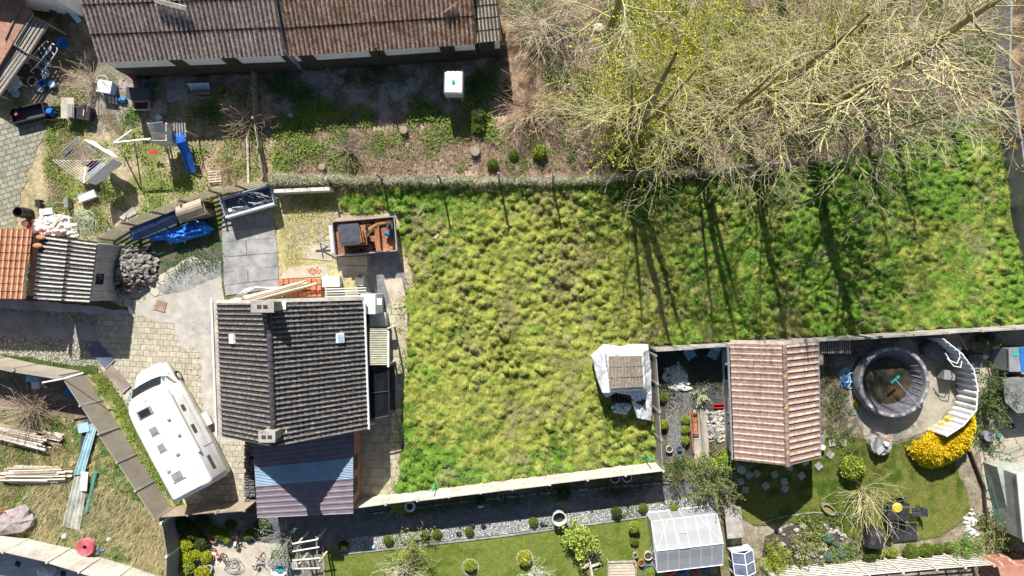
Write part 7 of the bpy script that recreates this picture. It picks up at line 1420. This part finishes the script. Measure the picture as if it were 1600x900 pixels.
# ---- meadow posts
def t_post(px, py, label):
    t = thing('line_post', label, 'post', px, py, 0, 0, 'green clothes line posts'); m = MB(); m.tube([(0,0,0),(0,0,1.9)], .035, 6); part('post', m, teal, t); m = MB(); m.tube([(-.28,.06,1.9),(0,0,1.75),(.25,.08,1.9)], .025, 5); part('crossarm', m, teal, t)
t_post(681,753,'green forked line post near the fence at the lower left of the meadow'); t_post(1007,706,'green forked line post in the lower right corner of the meadow')
tubes('clothes_line', 'pair of thin lines strung between the two green posts', 'line', 840, 715, [[(678,740,1.9),(1010,690,1.9)],[(682,752,1.75),(1010,712,1.75)]], .008, green_plastic)
tubes('feather_branch', 'thin grey dead branch lying near the top left of the meadow', 'branch', 657, 330, [[(652,338,.2),(658,330,.25),(662,320,.2)]], .03, stone)
board('plank', 'short pale plank in the meadow grass right of the trailer', 682, 369, .35, .14, .06, pale_wood, .8, .15)
rocks('bare_patch', 'small pinkish stones at the bare spot by the trailer in the meadow', [(650,342),(665,342),(668,356),(652,358)], 20, .05, stone, 0, 6, cat='stones')
# ---- lower gardens
def tyre(px, py, r, label, mat, name='tyre_planter'):
    t = thing(name, label, 'planter', px, py); t.location = (*W(px,py,.2)[:2],0); m = MB(); N = 24; q = []
    m.lathe([(r-.1,.0),(r,.02),(r+.03,.1),(r,.2),(r-.08,.22),(r-.14,.1),(r-.1,.0)], N); part('rim', m, mat, t, smooth=False); m = MB(); m.lathe([(.001,.12),(r-.12,.12)], N); part('soil', m, soil_m, t); return t
tyre(640,792,.31,'white painted tyre planter below the long fence', white_paint)
m = MB(); m.lathe([(.001,0),(.15,0),(.2,.05),(.001,.07)], 16, sx=1, sy=.6); quick('white_dish', 'white oval dish lying on the dark brick path', 'dish', 751, 790, m, white_paint)
tub('glazed_tub', 'tall round pale green glazed tub on the gravel bed', 874, 811, .42, .75, M('celadon', [(.5,.62,.57),(.62,.72,.68)], 3, .3, .02), tar, fill=.5, wall=.05, n=28)
for x, y, r_, lb in ((961,748,.26,'white oval basin behind the long fence, left of the round pair'),(980,746,.28,'white round basin behind the long fence, right hand one'),(803,765,.14,'small white basin behind the middle of the long fence')): tub('white_basin', lb, x, y, r_, .3, white_paint, soil_m, 'basin', 'white basins behind the fence')
for x, y, lb in ((782,776,'beige round pot behind the fence near the brick path'),(858,762,'rusty ring pot behind the long fence'),(1048,747,'round grey pot at the path end beside the corner bush'),(1065,744,'brown pot right of the round grey pot at the path end')): tub('round_pot', lb, x, y, .18, .25, terracotta if 'rusty' in lb or 'brown' in lb else stone, soil_m, 'pot', 'pots along the brick path')
for x, y, s, mt, lb in ((738,820,.18,black_plastic,'black stone in the gravel bed, first of the pair near a dark ball'),(755,821,.17,black_plastic,'black stone in the gravel bed, second of the pair'),(717,833,.16,black_plastic,'black upright stone further left in the gravel bed'),(847,818,.15,black_plastic,'left dark stone beside the glazed tub'),(853,817,.15,dark_stone,'right dark stone beside the glazed tub'),(583,854,.15,light_blue,'pale blue glass stone at the left part of the gravel bed')):
    m = MB(); m.blob(0,0,s*.5,s,s*.8,s*.7,7,5,.2); quick('black_stone', lb, 'stone', x, y, m, mt, group='ornamental stones in the gravel bed')
for x, y, lb in ((735,886,'pale ring edging round the left clipped ball on the lawn'),(820,872,'pale ring edging round the yellow clipped ball on the lawn')): hoop(x,y,.48,lb,stone,'ring_edging',.04,'edging')
tub('planter_pot', 'white rimmed pot with light shrub on the lower lawn edge', 990, 826, .3, .4, stone, soil_m, 'pot'); ball(990,822,17,'light','light green shrub growing in the white rimmed pot', None, 'plant', 'pot_plant', .3)
ball(990,843,14,'green','dark green plant just below the white rimmed pot', None, 'plant', 'pot_plant')
def stumpy():
    tubes('driftwood', 'pale forked driftwood log on the lower lawn', 'log', 925, 870, [[(918,865,.2),(922,880,.25),(926,905,.2)],[(922,880,.25),(912,888,.15)],[(924,885,.2),(938,880,.15)]], .09, M('bleached_wood', [(.5,.43,.34),(.65,.58,.48)], 4, .9, .3))
    rocks('bark_mulch', 'brown bark mulch and roots below the light green bush', [(895,848),(930,840),(945,870),(930,892),(905,880)], 90, .1, wood, 0, 12, cat='mulch')
stumpy()
def bench_tray():
    t = thing('potting_tray', 'wooden slatted potting table with red tools at the bottom edge', 'table', 970, 892, 0, .03); t.location = (*W(972,893,.7)[:2],0)
    m = MB(); [m.box(0,(k-2.5)*.17,.68,.7,1.5,.14) for k in range(6)]; part('slats', m, pale_wood, t); m = MB(); [m.box(x,y,.6,.76,a,b) for x,y,a,b in ((0,.55,1.6,.06),(0,-.55,1.6,.06),(.8,0,.06,1.04),(-.8,0,.06,1.04))]; part('frame', m, stone, t)
    for x in (-.75,.75):
        for y in (-.5,.5): m = MB(); m.box(x,y,0,.6,.07,.07); part('leg', m, wood, t)
    m = MB(); m.tube([(.3,.3,0),(.5,-.1,.02)], .03, 5); solo('hand_tool', m, red_plastic, 'red hand tool lying on the slatted potting table', 'tool', 981, 886, .74)
bench_tray()
for x, y, r_, mt, lb in ((1003,880,.2,terracotta,'empty round pot left of the greenhouse corner'),(1013,869,.25,offwhite,'cream pot at the lower left greenhouse corner'),(993,868,.16,stone,'small grey pot on the ground by the lawn edge'),(1023,882,.2,stone,'grey pot touching the greenhouse corner')): tub('round_pot', lb, x, y, r_, .3, mt, soil_m, 'pot', 'pots by the greenhouse')
tub('rain_bucket', 'blue tub holding a green plant at the bottom edge left of the buckets', 1015, 895, .42, .35, blue_plastic, soil_m); ball(1014,893,17,'light','light plant in the blue tub at the bottom edge', None, 'plant', 'pot_plant', .25)
for x, y, mt, lb in ((1047,892,pink_plastic,'pinkish round bucket, leftmost below the greenhouse'),(1066,891,blue_plastic,'blue round bucket between the pinkish and red ones'),(1085,888,red_plastic,'red round bucket below the greenhouse'),(1103,885,blue_plastic,'blue round bucket, rightmost below the greenhouse')): tub('round_bucket', lb, x, y, .31, .35, mt, water_m, 'bucket', 'coloured buckets below the greenhouse', fill=.6)
def stone_table():
    t = thing('garden_table', 'grey concrete topped rectangular table right of the greenhouse', 'table', 1146, 818, 0, A_(1132,792,1137,840)); t.location = (*W(1147,817,.75)[:2],0); m = MB(); m.box(0,0,.7,.76,1.75,.95); part('top', m, M('stained_concrete', [(.3,.28,.24),(.5,.47,.42)], 2.5, .9, .2, dirt=.4), t)
    for x in (-.7,.7): m = MB(); m.box(x,0,0,.698,.12,.7); part('leg', m, concrete, t)
stone_table()
def arbour():
    t = thing('arbour', 'white wooden arbour with four crossbeams beside the patio', 'arbour', 478, 862); bm = M('arbour_beam', [(.62,.56,.46),(.75,.7,.6)], 3, .8, .2)
    for x0, y0, x1, y1 in ((457,850,497,843),(457,862,499,855),(457,876,501,872),(462,889,500,888)): m = MB(); m.tube([W(x0,y0,2.1), W(x1,y1,2.1)], .05, 4); part('crossbeam', m, bm, t, w=True)
    for x, y in ((465,850),(494,845),(465,885),(497,882)): m = MB(); p = W(x,y,2.0); m.box(p.x,p.y,0,2.03,.09,.09); part('post', m, bm, t, w=True)
    for a, b in (((465,846),(465,890)),((494,838),(497,890))): m = MB(); m.tube([W(*a,2.02), W(*b,2.02)], .04, 4); part('side_beam', m, grey_wood, t, w=True)
arbour()
def bbq():
    t = thing('barbecue_table', 'low grey and white garden unit at the bottom edge of the patio', 'table', 435, 882); p = W(434,880,.7); L = t.location; t.location = (p.x,p.y,0)
    m = MB(); m.box(0,0,.6,.7,1.15,.32); part('grey_top', m, grey_plastic, t); m = MB(); m.lathe([(.001,.0),(.35,0),(.48,.4),(.5,.5),(.42,.5),(.35,.3),(.001,.3)], 20, 0,-.5,0,1,.8); part('bowl', m, white_paint, t); m = MB(); m.blob(0,-.5,.42,.22,.2,.1,8,5,.2); part('teal_sponge', m, teal, t); m = MB(); m.box(0,.0,0,.598,.9,.25); part('base', m, stone, t)
    tub('white_pot', 'white pot between the garden unit and the arbour', 459, 884, .22, .4, white_paint, offwhite, 'pot', fill=.95)
bbq()
def bike(px, py, rot, label, mat, s=.5, group='small red children\'s vehicles on the patio'):
    t = thing('kids_bike', label, 'tricycle', px, py, 0, rot, group)
    for x, r_ in ((-.35,.15),(.35,.18)):
        m = MB(); m.tube([(x+r_*math.cos(2*PI*i/14), .02, r_+r_*math.sin(2*PI*i/14)) for i in range(14)], .03, 5, True); part('wheel', m, rubber, t)
    m = MB(); m.tube([(-.35,0,.15),(0,0,.28),(.32,0,.5)], .035, 5); m.tube([(.35,0,.18),(.3,0,.6)], .03, 5); m.tube([(0,0,.28),(-.12,0,.42)], .03, 5); part('frame', m, mat, t); m = MB(); m.box(-.13,0,.42,.48,.24,.14); part('saddle', m, offwhite, t); m = MB(); m.tube([(.28,-.24,.62),(.3,0,.6),(.28,.24,.62)], .022, 5); part('handlebar', m, black_plastic, t)
bike(373,842,1.3,'red tricycle standing near the round stepping stone', red_plastic); bike(343,862,-.5,'red and white scooter beside the yellow clipped balls', red_plastic); bike(405,873,.9,'red and black toy car bike lower right on the patio', pink_plastic)
tub('flower_pot', 'brown round pot under the fence left of the tricycle', 333,844,.18,.25,terracotta,soil_m,'pot'); tub('flower_pot','red brown pot beside the yellow balls',330,872,.16,.2,terracotta,soil_m,'pot'); tub('white_pot','white pot at the bottom of the column of shrubs',326,888,.2,.25,white_paint,soil_m,'pot')
m = MB(); m.lathe([(.001,0),(.2,0),(.2,.06),(.001,.06)], 16); quick('stepping_stone','round grey stone beside the brown pot on the patio','stone',347,848,m,stone); m = MB(); m.lathe([(.001,0),(.13,0),(.13,.05),(.001,.05)], 14); quick('stepping_stone','small round pale stone lower on the patio','stone',340,877,m,offwhite)
def hose(name, label, px, py, spread, n, r, mat, seed, ell=1.0, rad=(.2,.5)):
    g = random.Random(seed); c = W(px,py); m = MB()
    for k in range(n):
        rr = g.uniform(*rad); cx, cy = c.x+g.uniform(-spread,spread), c.y+g.uniform(-spread,spread)*ell; a0 = g.uniform(0,6); m.tube([(cx+rr*math.cos(a0+i*.5), cy+rr*ell*math.sin(a0+i*.5+.2*math.sin(i)), .04+.05*k/n*3+.02*math.sin(i)) for i in range(11)], r, 5)
    return solo(name, m, mat, label, 'hose', px, py, w=True)
hose('garden_hose','tangle of pale thin hose on the patio floor',368,884,.2,6,.015,grey_plastic,3)
hose('pool_hose','tangled bright blue pool hose left of the pool',1323,590,.18,9,.035,light_blue,5,1.3,(.15,.38)); hose('pool_hose','darker blue coils beneath the tangled pool hose',1321,596,.12,5,.035,blue_plastic,6,1.1,(.12,.28))
tubes('green_hose','thin green garden hose curving below the blue pool hose','hose',1328,635,[[(1322,612,.03),(1319,625,.03),(1321,640,.03),(1329,649,.03),(1338,648,.03),(1342,643,.03)]],.02,green_plastic)
hose('garden_hose','thin pale wire loops by the corrugated roof next to the pool',1345,557,.15,3,.012,grey_plastic,8)
def small_roof():
    t = thing('wood_store', 'small store with ribbed grey flat roof by the garden house and fence', 'shed', 1307, 540); z = 1.3; m = MB(); A,B,C,D = W(1284,552,z), W(1330,552,z), W(1330,529,z+.1), W(1283,531,z+.1); corr(m, A,B,C,D, 14, .02, 6, 1, 'sine'); part('roof', m, asb_grey, t, w=True); m = MB(); P=[A,B,C,D]; c=(A+B+C+D)/4; m.prism([((c+(p-c)*.9).x,(c+(p-c)*.9).y) for p in P], 0, z-.08); part('wall', m, wood, t, w=True)
    t = thing('tall_cabinet', 'narrow wooden cabinet with a red edge at the corner of the pink roof', 'cabinet', 1280, 553); m = MB(); p = W(1278,555,1.2); m.box(p.x,p.y,0,1.2,.6,1.1,.05); part('body', m, wood, t, w=True); m = MB(); m.box(p.x+.02,p.y+.6,.9,1.15,.5,.3); part('white_top', m, white_paint, t, w=True); m = MB(); m.box(p.x-.28,p.y-.2,1.202,1.25,.08,.7,.1); part('red_edge', m, red_plastic, t, w=True)
small_roof()
def bench(): 
    m = MB(); 
    for k in range(4): m.tube([W(1338+k*5,542+k*1,.4), W(1350+k*4,562-k*0,.35)], .05, 4)
    solo('wood_offcuts', m, wood, 'wooden offcuts lying between the ribbed roof and the pool', 'planks', 1348, 552, w=True)
bench()
def lounger_cover():
    t = thing('covered_box', 'dark grey faceted cover over a lounger between the pool and the screen', 'cover', 1452, 547); P = [W(*p) for p in [(1433,541),(1448,530),(1458,532),(1472,553),(1463,566),(1436,553)]]; c = sum(P, Vector())/6; m = MB(); z = .75; n = 6
    V = [(p.x,p.y,.02) for p in P]+[((c+(p-c)*.96).x,(c+(p-c)*.96).y,z*.8) for p in P]+[((c+(p-c)*.35).x,(c+(p-c)*.35).y,z) for p in P]; m.add(V, [(i,(i+1)%n,n+(i+1)%n,n+i) for i in range(n)]+[(n+i,n+(i+1)%n,2*n+(i+1)%n,2*n+i) for i in range(n)]+[tuple(2*n+i for i in range(n))]); m.f = [tuple(reversed(f)) for f in m.f]; part('cover', m, M('grey_cover', [(.11,.11,.115),(.17,.165,.165)], 3, .6, .3), t, w=True); m = MB(); m.tube([P[2]+Vector((0,0,.62)), P[4]+Vector((0,0,.62))], .02, 4); part('seam', m, stone, t, w=True)
lounger_cover()
tubes('white_cable','white looped cable hanging over the corrugated screen','cable',1490,560,[[(1477,552,1.8),(1484,563,1.8),(1495,568,1.8),(1500,558,1.8),(1498,548,1.8)],[(1480,560,1.8),(1490,572,1.8),(1501,574,1.8),(1503,564,1.8)]],.03,white_paint)
box_thing('plant_stand','grey and white small stand leaning on the inner side of the screen','stand',1483,586,.7,.6,.5,.7,grey_plastic,-.1)
def firepit():
    t = thing('fire_pit','stone fire pit with a grey plate, white jug and folded metal on top','fire pit',1378,697); t.location=(*W(1378,695,.6)[:2],0); m = MB(); m.lathe([(.001,0),(.62,0),(.62,.55),(.5,.56),(.001,.5)],14); part('ring',m,stone,t)
    m = MB(); m.box(.0,.0,.57,.62,.8,.75,-.1); part('plate',m,grey_conc,t); m = MB(); m.lathe([(.001,.63),(.12,.63),(.14,.85),(.001,.86)],12,.15,.1); part('jug',m,white_paint,t); m = MB(); m.box(-.1,-.3,.63,.7,.55,.25,.7); part('folded_grate',m,alu,t); m = MB(); m.lathe([(.001,.63),(.12,.63),(.12,.7),(.001,.7)],12,.3,.35); part('dish',m,terracotta,t)
firepit()
for i,(x,y) in enumerate([(1160,735),(1149,727),(1170,742),(1157,752),(1210,741),(1225,752),(1233,730),(1182,740),(1257,722),(1279,728),(1252,743),(1300,692),(1317,691),(1297,710),(1164,765),(1196,759),(1226,763),(1140,763)]):
    lbs=['first slab below the pink roof','slab nearest the pink roof corner','slab right of the first pair','slab closest to the path bush','slab in the middle of the shaded lawn','lower slab in the middle of the shaded lawn','upper slab near the roof edge','fourth slab along the roof edge','large slab under the roof corner','rightmost slab in the house shade','slab below the large one','upper left sunlit slab by the border','upper right sunlit slab by the border','lone slab beside the topiary dome','lower left slab in the dark lawn','lower middle slab in the dark lawn','lower right slab in the dark lawn','far left slab beside the gravel end']
    board('stepping_slab','square stepping stone, '+lbs[i],x,y,.38,.38,.05,concrete,R.uniform(0,1.5),.07,cat='stepping stone',group='square stepping stones across the side lawn')
def garden_set():
    t = thing('patio_table','black square garden table with a yellow cushion on it','table',1403,805); t.location=(*W(1404,800,.75)[:2],0); m = MB(); m.box(0,0,.7,.75,1.25,1.0,-.05); part('top',m,cover_black,t)
    for x in (-.5,.5):
        for y in (-.4,.4): m = MB(); m.box(x,y,0,.698,.06,.06); part('leg',m,black_plastic,t)
    m = MB(); m.lathe([(.001,.0),(.27,0),(.3,.07),(.22,.13),(.001,.14)],16); quick('cushion','yellow round cushion on the black garden table','cushion',1401,793,m,M('yellow_fabric',[(.6,.45,.05),(.7,.55,.08)],6,.9,.3),0,.752)
    for x,y,r,lb in ((1382,790,1.6,'dark garden chair at the upper left of the black table'),(1400,782,0,'dark garden chair on the far side of the black table'),(1424,795,-1.5,'dark garden chair at the right side of the black table'),(1388,815,2.6,'dark garden chair at the lower left of the black table')): chair_frame(x,y,r,lb,black_plastic,dark_blue_grey,.48,'dark chairs round the black table')
    P = [W(*p) for p in [(1350,818),(1372,822),(1372,855),(1344,850)]]; c = sum(P,Vector())/4; m = MB(); m.add([(p.x,p.y,.01) for p in P]+[((c+(p-c)*.85).x,(c+(p-c)*.85).y,.7+.15*(i%2)) for i,p in enumerate(P)]+[(c.x,c.y+.1,1.0)],[(0,1,5,4),(1,2,6,5),(2,3,7,6),(3,0,4,7),(4,5,8),(5,6,8),(6,7,8),(7,4,8)]); m.f=[tuple(reversed(f)) for f in m.f]; solo('covered_barbecue',m,cover_black,'barbecue under a crumpled black cover beside the bare garden tree','barbecue',1360,838,w=True)
    P = [W(*p) for p in [(1393,818),(1430,816),(1432,843),(1395,846)]]; m = MB(); m.prism([(p.x,p.y) for p in P],.01,.12); solo('black_mat',m,cover_black,'flat black mat below the garden table','mat',1412,831,w=True)
garden_set()
def log_planter():
    t = thing('log_trough','oval hollow log planter on the side lawn','planter',1292,794,0,A_(1282,786,1304,802)); m = MB(); m.lathe([(.48,0),(.5,.28),(.4,.3),(.36,.15),(.001,.12)],14,0,0,0,1,.5); part('log',m,wood,t); m = MB(); m.lathe([(.001,.16),(.36,.16)],12,0,0,0,1,.5); part('soil',m,M('moss',[(.2,.2,.05),(.3,.3,.08)],8,.9,.4),t)
log_planter()
rocks('rockery','pale and dark stones around the small pond',[(1215,830),(1250,815),(1325,825),(1335,860),(1318,880),(1262,878),(1225,862)],46,.17,stone,0,15,cat='rocks')
rocks('white_pebbles','heap of white stones in the shaded courtyard',[(1035,578),(1062,565),(1072,590),(1080,610),(1060,606),(1035,592)],70,.13,white_stone,.12,16,cat='stones')
rocks('pebble_bed','bed of large mixed pebbles along the garden house wall',[(1104,644),(1134,640),(1136,690),(1108,690)],150,.11,stone,0,17,cat='stones')
rocks('stone_edging','row of pale stones edging the border at the right of the side lawn',[(1505,800),(1520,795),(1530,840),(1512,852)],50,.12,white_stone,0,18,cat='stones')
rocks('log_ends','scatter of small stones lining the brick path edge',[(580,802),(700,785),(1040,748),(1040,754),(700,791),(580,806)],90,.08,dark_stone,0,19,cat='stones')
chair_frame(1075,553,.6,'left of two pale folding chairs in the shaded courtyard',light_blue,light_blue,.5,'pale chairs in the courtyard'); chair_frame(1110,552,-.4,'right of two pale folding chairs in the shaded courtyard',light_blue,light_blue,.5,'pale chairs in the courtyard')
crate('window_box','red brown planter box beside the garden house wall',1124,635,.6,.2,.2,red_plastic,.05,'planter',bottom=soil_m,slats=1)
board('timber_edge','long dark timber in the courtyard beside the pebble bed',1097,680,3.0,.14,.14,grey_wood,PI/2+.08,.03); board('timber_edge','narrow reddish timber frame left of the long dark timber',1080,676,2.4,.1,.12,M('red_timber',[(.25,.1,.08),(.34,.16,.12)],4,.8),PI/2+.1,.03)
crate('wire_planter','narrow dark metal planter frame left of the garden path',1087,662,.3,1.2,.25,rust,.05,'planter')
tub('blue_pot','small dark blue pot by the gravel end of the courtyard',1062,701,.15,.2,blue_plastic,soil_m,'pot'); tub('round_pot','pale round pot above the dark bush in the courtyard',1046,702,.2,.25,offwhite,soil_m,'pot'); tub('white_pot','white oval pot below the corner of the pink roof',1158,734,.22,.3,white_paint,offwhite,'pot',fill=.8)
def gas():
    for x,y,mt,lb in ((1283,690,grey_plastic,'grey gas bottle at the right wall of the garden house'),(1286,699,white_paint,'white jug below the grey gas bottle'),(1280,677,black_plastic,'black round bin at the right wall of the garden house'),(1280,664,red_plastic,'small red crate beside the garden house wall')): tub('canister',lb,x,y,.16,.4,mt,mt,'canister','items along the garden house wall',fill=.95)
gas()
# ---- right edge yard
def unit(name,label,cat,poly,z,mat,top,inset=.9):
    P=[W(*p,z) for p in poly]; t=thing(name,label,cat,sum(p[0] for p in poly)/len(poly),sum(p[1] for p in poly)/len(poly)); c=sum(P,Vector())/len(P); m=MB(); m.prism([(p.x,p.y) for p in P],0,z-.08); part('body',m,mat,t,w=True); m=MB(); m.prism([((c+(p-c)*1.04).x,(c+(p-c)*1.04).y) for p in P],z-.078,z); part('roof',m,top,t,w=True); return t
u=unit('garden_store','grey plastic store with blue cover at the right edge','store',[(1577,545),(1620,543),(1620,580),(1578,580)],1.6,grey_plastic,grey_plastic); m=MB(); p=[W(*q,1.62) for q in [(1592,543),(1622,541),(1622,582),(1596,582)]]; m.prism([(q.x,q.y) for q in p],1.602,1.65); part('blue_cover',m,blue_plastic,u,w=True); m=MB(); q=W(1587,552,1.61); m.box(q.x,q.y,1.602,1.63,.25,.3); part('teal_label',m,teal,u,w=True)
unit('covered_trailer','dark grey tarpaulin covered box trailer at the right edge','trailer',[(1568,592),(1620,588),(1620,642),(1590,645),(1572,628)],1.4,dark_blue_grey,M('grey_tarp',[(.2,.2,.205),(.28,.28,.28)],3,.5,.5,bscale=3,bdist=.08))
unit('caravan','pale box shed with cream roof at the lower right edge','shed',[(1590,742),(1660,738),(1660,850),(1600,845)],2.3,M('grey_panel_wall',[(.3,.31,.3),(.42,.43,.41)],3,.7,.1),offwhite)
m=MB(); P=[W(*q,1.2) for q in [(1558,730),(1592,727),(1600,842),(1575,800)]]; m.prism([(p.x,p.y) for p in P],0,1.2); o=solo('greenhouse_annex',m,M('milky_pane',[(.3,.33,.3),(.42,.45,.41)],2,.3,.05),'milky paned low annex left of the cream roofed shed','annex',1578,775,w=True)
unit('brick_roof_shed','low red roofed shed in the bottom right corner','shed',[(1562,888),(1660,880),(1660,940),(1575,940)],2.0,brick_red,M('red_felt',[(.38,.17,.12),(.48,.24,.18)],3,.9,.2))
def netfence(label,pts,h=1.0):
    t=thing('net_fence',label,'fence',pts[0][0],pts[0][1],0,0,'green net fences of the vegetable plots'); P=[W(*p) for p in pts]
    for p in P: m=MB(); m.tube([p,p+Vector((0,0,h))],.025,5); part('post',m,green_plastic,t,w=True)
    m=MB()
    for z in (.3,.6,.95):
        for a,b in zip(P,P[1:]): m.tube([a+Vector((0,0,z*h)),b+Vector((0,0,z*h))],.012,3)
    part('net_wire',m,green_plastic,t,w=True)
netfence('green net fence running right beside the dark conifer',[(1522,590),(1545,612),(1575,612),(1600,618)]); netfence('green net fence slanting below the yellow hedge',[(1535,700),(1560,705),(1600,690)]); netfence('green net fence down the left of the milky annex',[(1530,740),(1545,800),(1575,830),(1600,835)]); netfence('green net fence across the path near the top right store',[(1505,583),(1545,590),(1572,600)])
hoop(1547,772,.3,'thin dark ring standing on the allotment path',dark_metal,'wire_ring',.03,'ring')
tub('grey_drum','grey round drum beside the upper end of the yellow hedge',1546,682,.3,.6,grey_plastic,grey_plastic,'drum',fill=.98)
tub('teal_pot','small teal ball shaped pot right of the grey drum',1562,681,.12,.2,teal,teal,'pot',fill=.95)
tub('pink_ring','reddish ring shaped pot above the yellow hedge',1513,643,.2,.25,M('pinkish_clay',[(.55,.36,.3),(.65,.46,.4)],4,.8),soil_m,'pot')
for i,(x,y,s,mt) in enumerate([(1495,545,.2,white_paint),(1537,557,.2,white_paint),(1550,680,.14,grey_plastic),(1513,572,.15,white_paint),(1560,597,.2,offwhite),(1552,612,.18,stone),(1578,665,.22,black_plastic),(1545,527,.35,blue_plastic)]):
    m=MB(); m.blob(0,0,s*.6,s,s*.8,s*.7,8,5,.2); quick('yard_clutter',['white tub by the top of the corrugated screen','white crumpled bag on the allotment path near the top','grey small box next to the drum','small white item under the green net fence','cream bucket left of the dark grey covered trailer','grey stone below the cream bucket','black bin bag below the covered trailer','blue bowl near the fence at the top of the allotment'][i],'clutter',x,y,m,mt,group='small items in the right hand yard')
for i,(a,b) in enumerate([((1500,525),(1512,548)),((1545,560),(1556,600)),((1555,590),(1568,612)),((1510,550),(1535,553))]): tubes('loose_pole',['wooden pole leaning at the top of the allotment','long dark pole on the allotment path','short pole below the long dark one','pole across the top vegetable bed'][i],'pole',a[0],a[1],[[(*a,.3),(*b,.25)]],.05,dark_wood if i else wood)
crate('cold_bed','dark vegetable crate beside the top of the corrugated screen',1513,560,.6,.9,.3,dark_wood,.1,'crate')
crate('cold_bed','lower dark crate of seedlings right of the screen',1527,566,.5,.8,.3,grey_plastic,.1,'crate')

rocks('litter','scattered pale scraps and stones in the left yard',[(95,95),(180,110),(400,200),(400,290),(150,370),(60,330)],170,.045,pale_concrete,0,31,cat='litter')
rocks('litter','small rubbish and clods strewn over the shaded barn yard',[(180,115),(780,95),(780,175),(190,190)],200,.05,stone,0,32,cat='litter')
rocks('clods','clods and root pieces on the brown earth strip',[(430,195),(930,180),(950,270),(430,272)],260,.075,M('clod',[(.14,.09,.065),(.36,.25,.19)],5,.95,.5),0,33,cat='clods')
rocks('litter','broken bits of tile and brick along the house path',[(565,470),(630,470),(625,740),(560,790)],70,.035,terracotta,0,34,cat='litter')
rocks('litter','small stones and leaves on the block driveway',[(155,495),(340,440),(380,690),(380,790),(310,800),(160,570)],110,.03,stone,0,35,cat='litter')
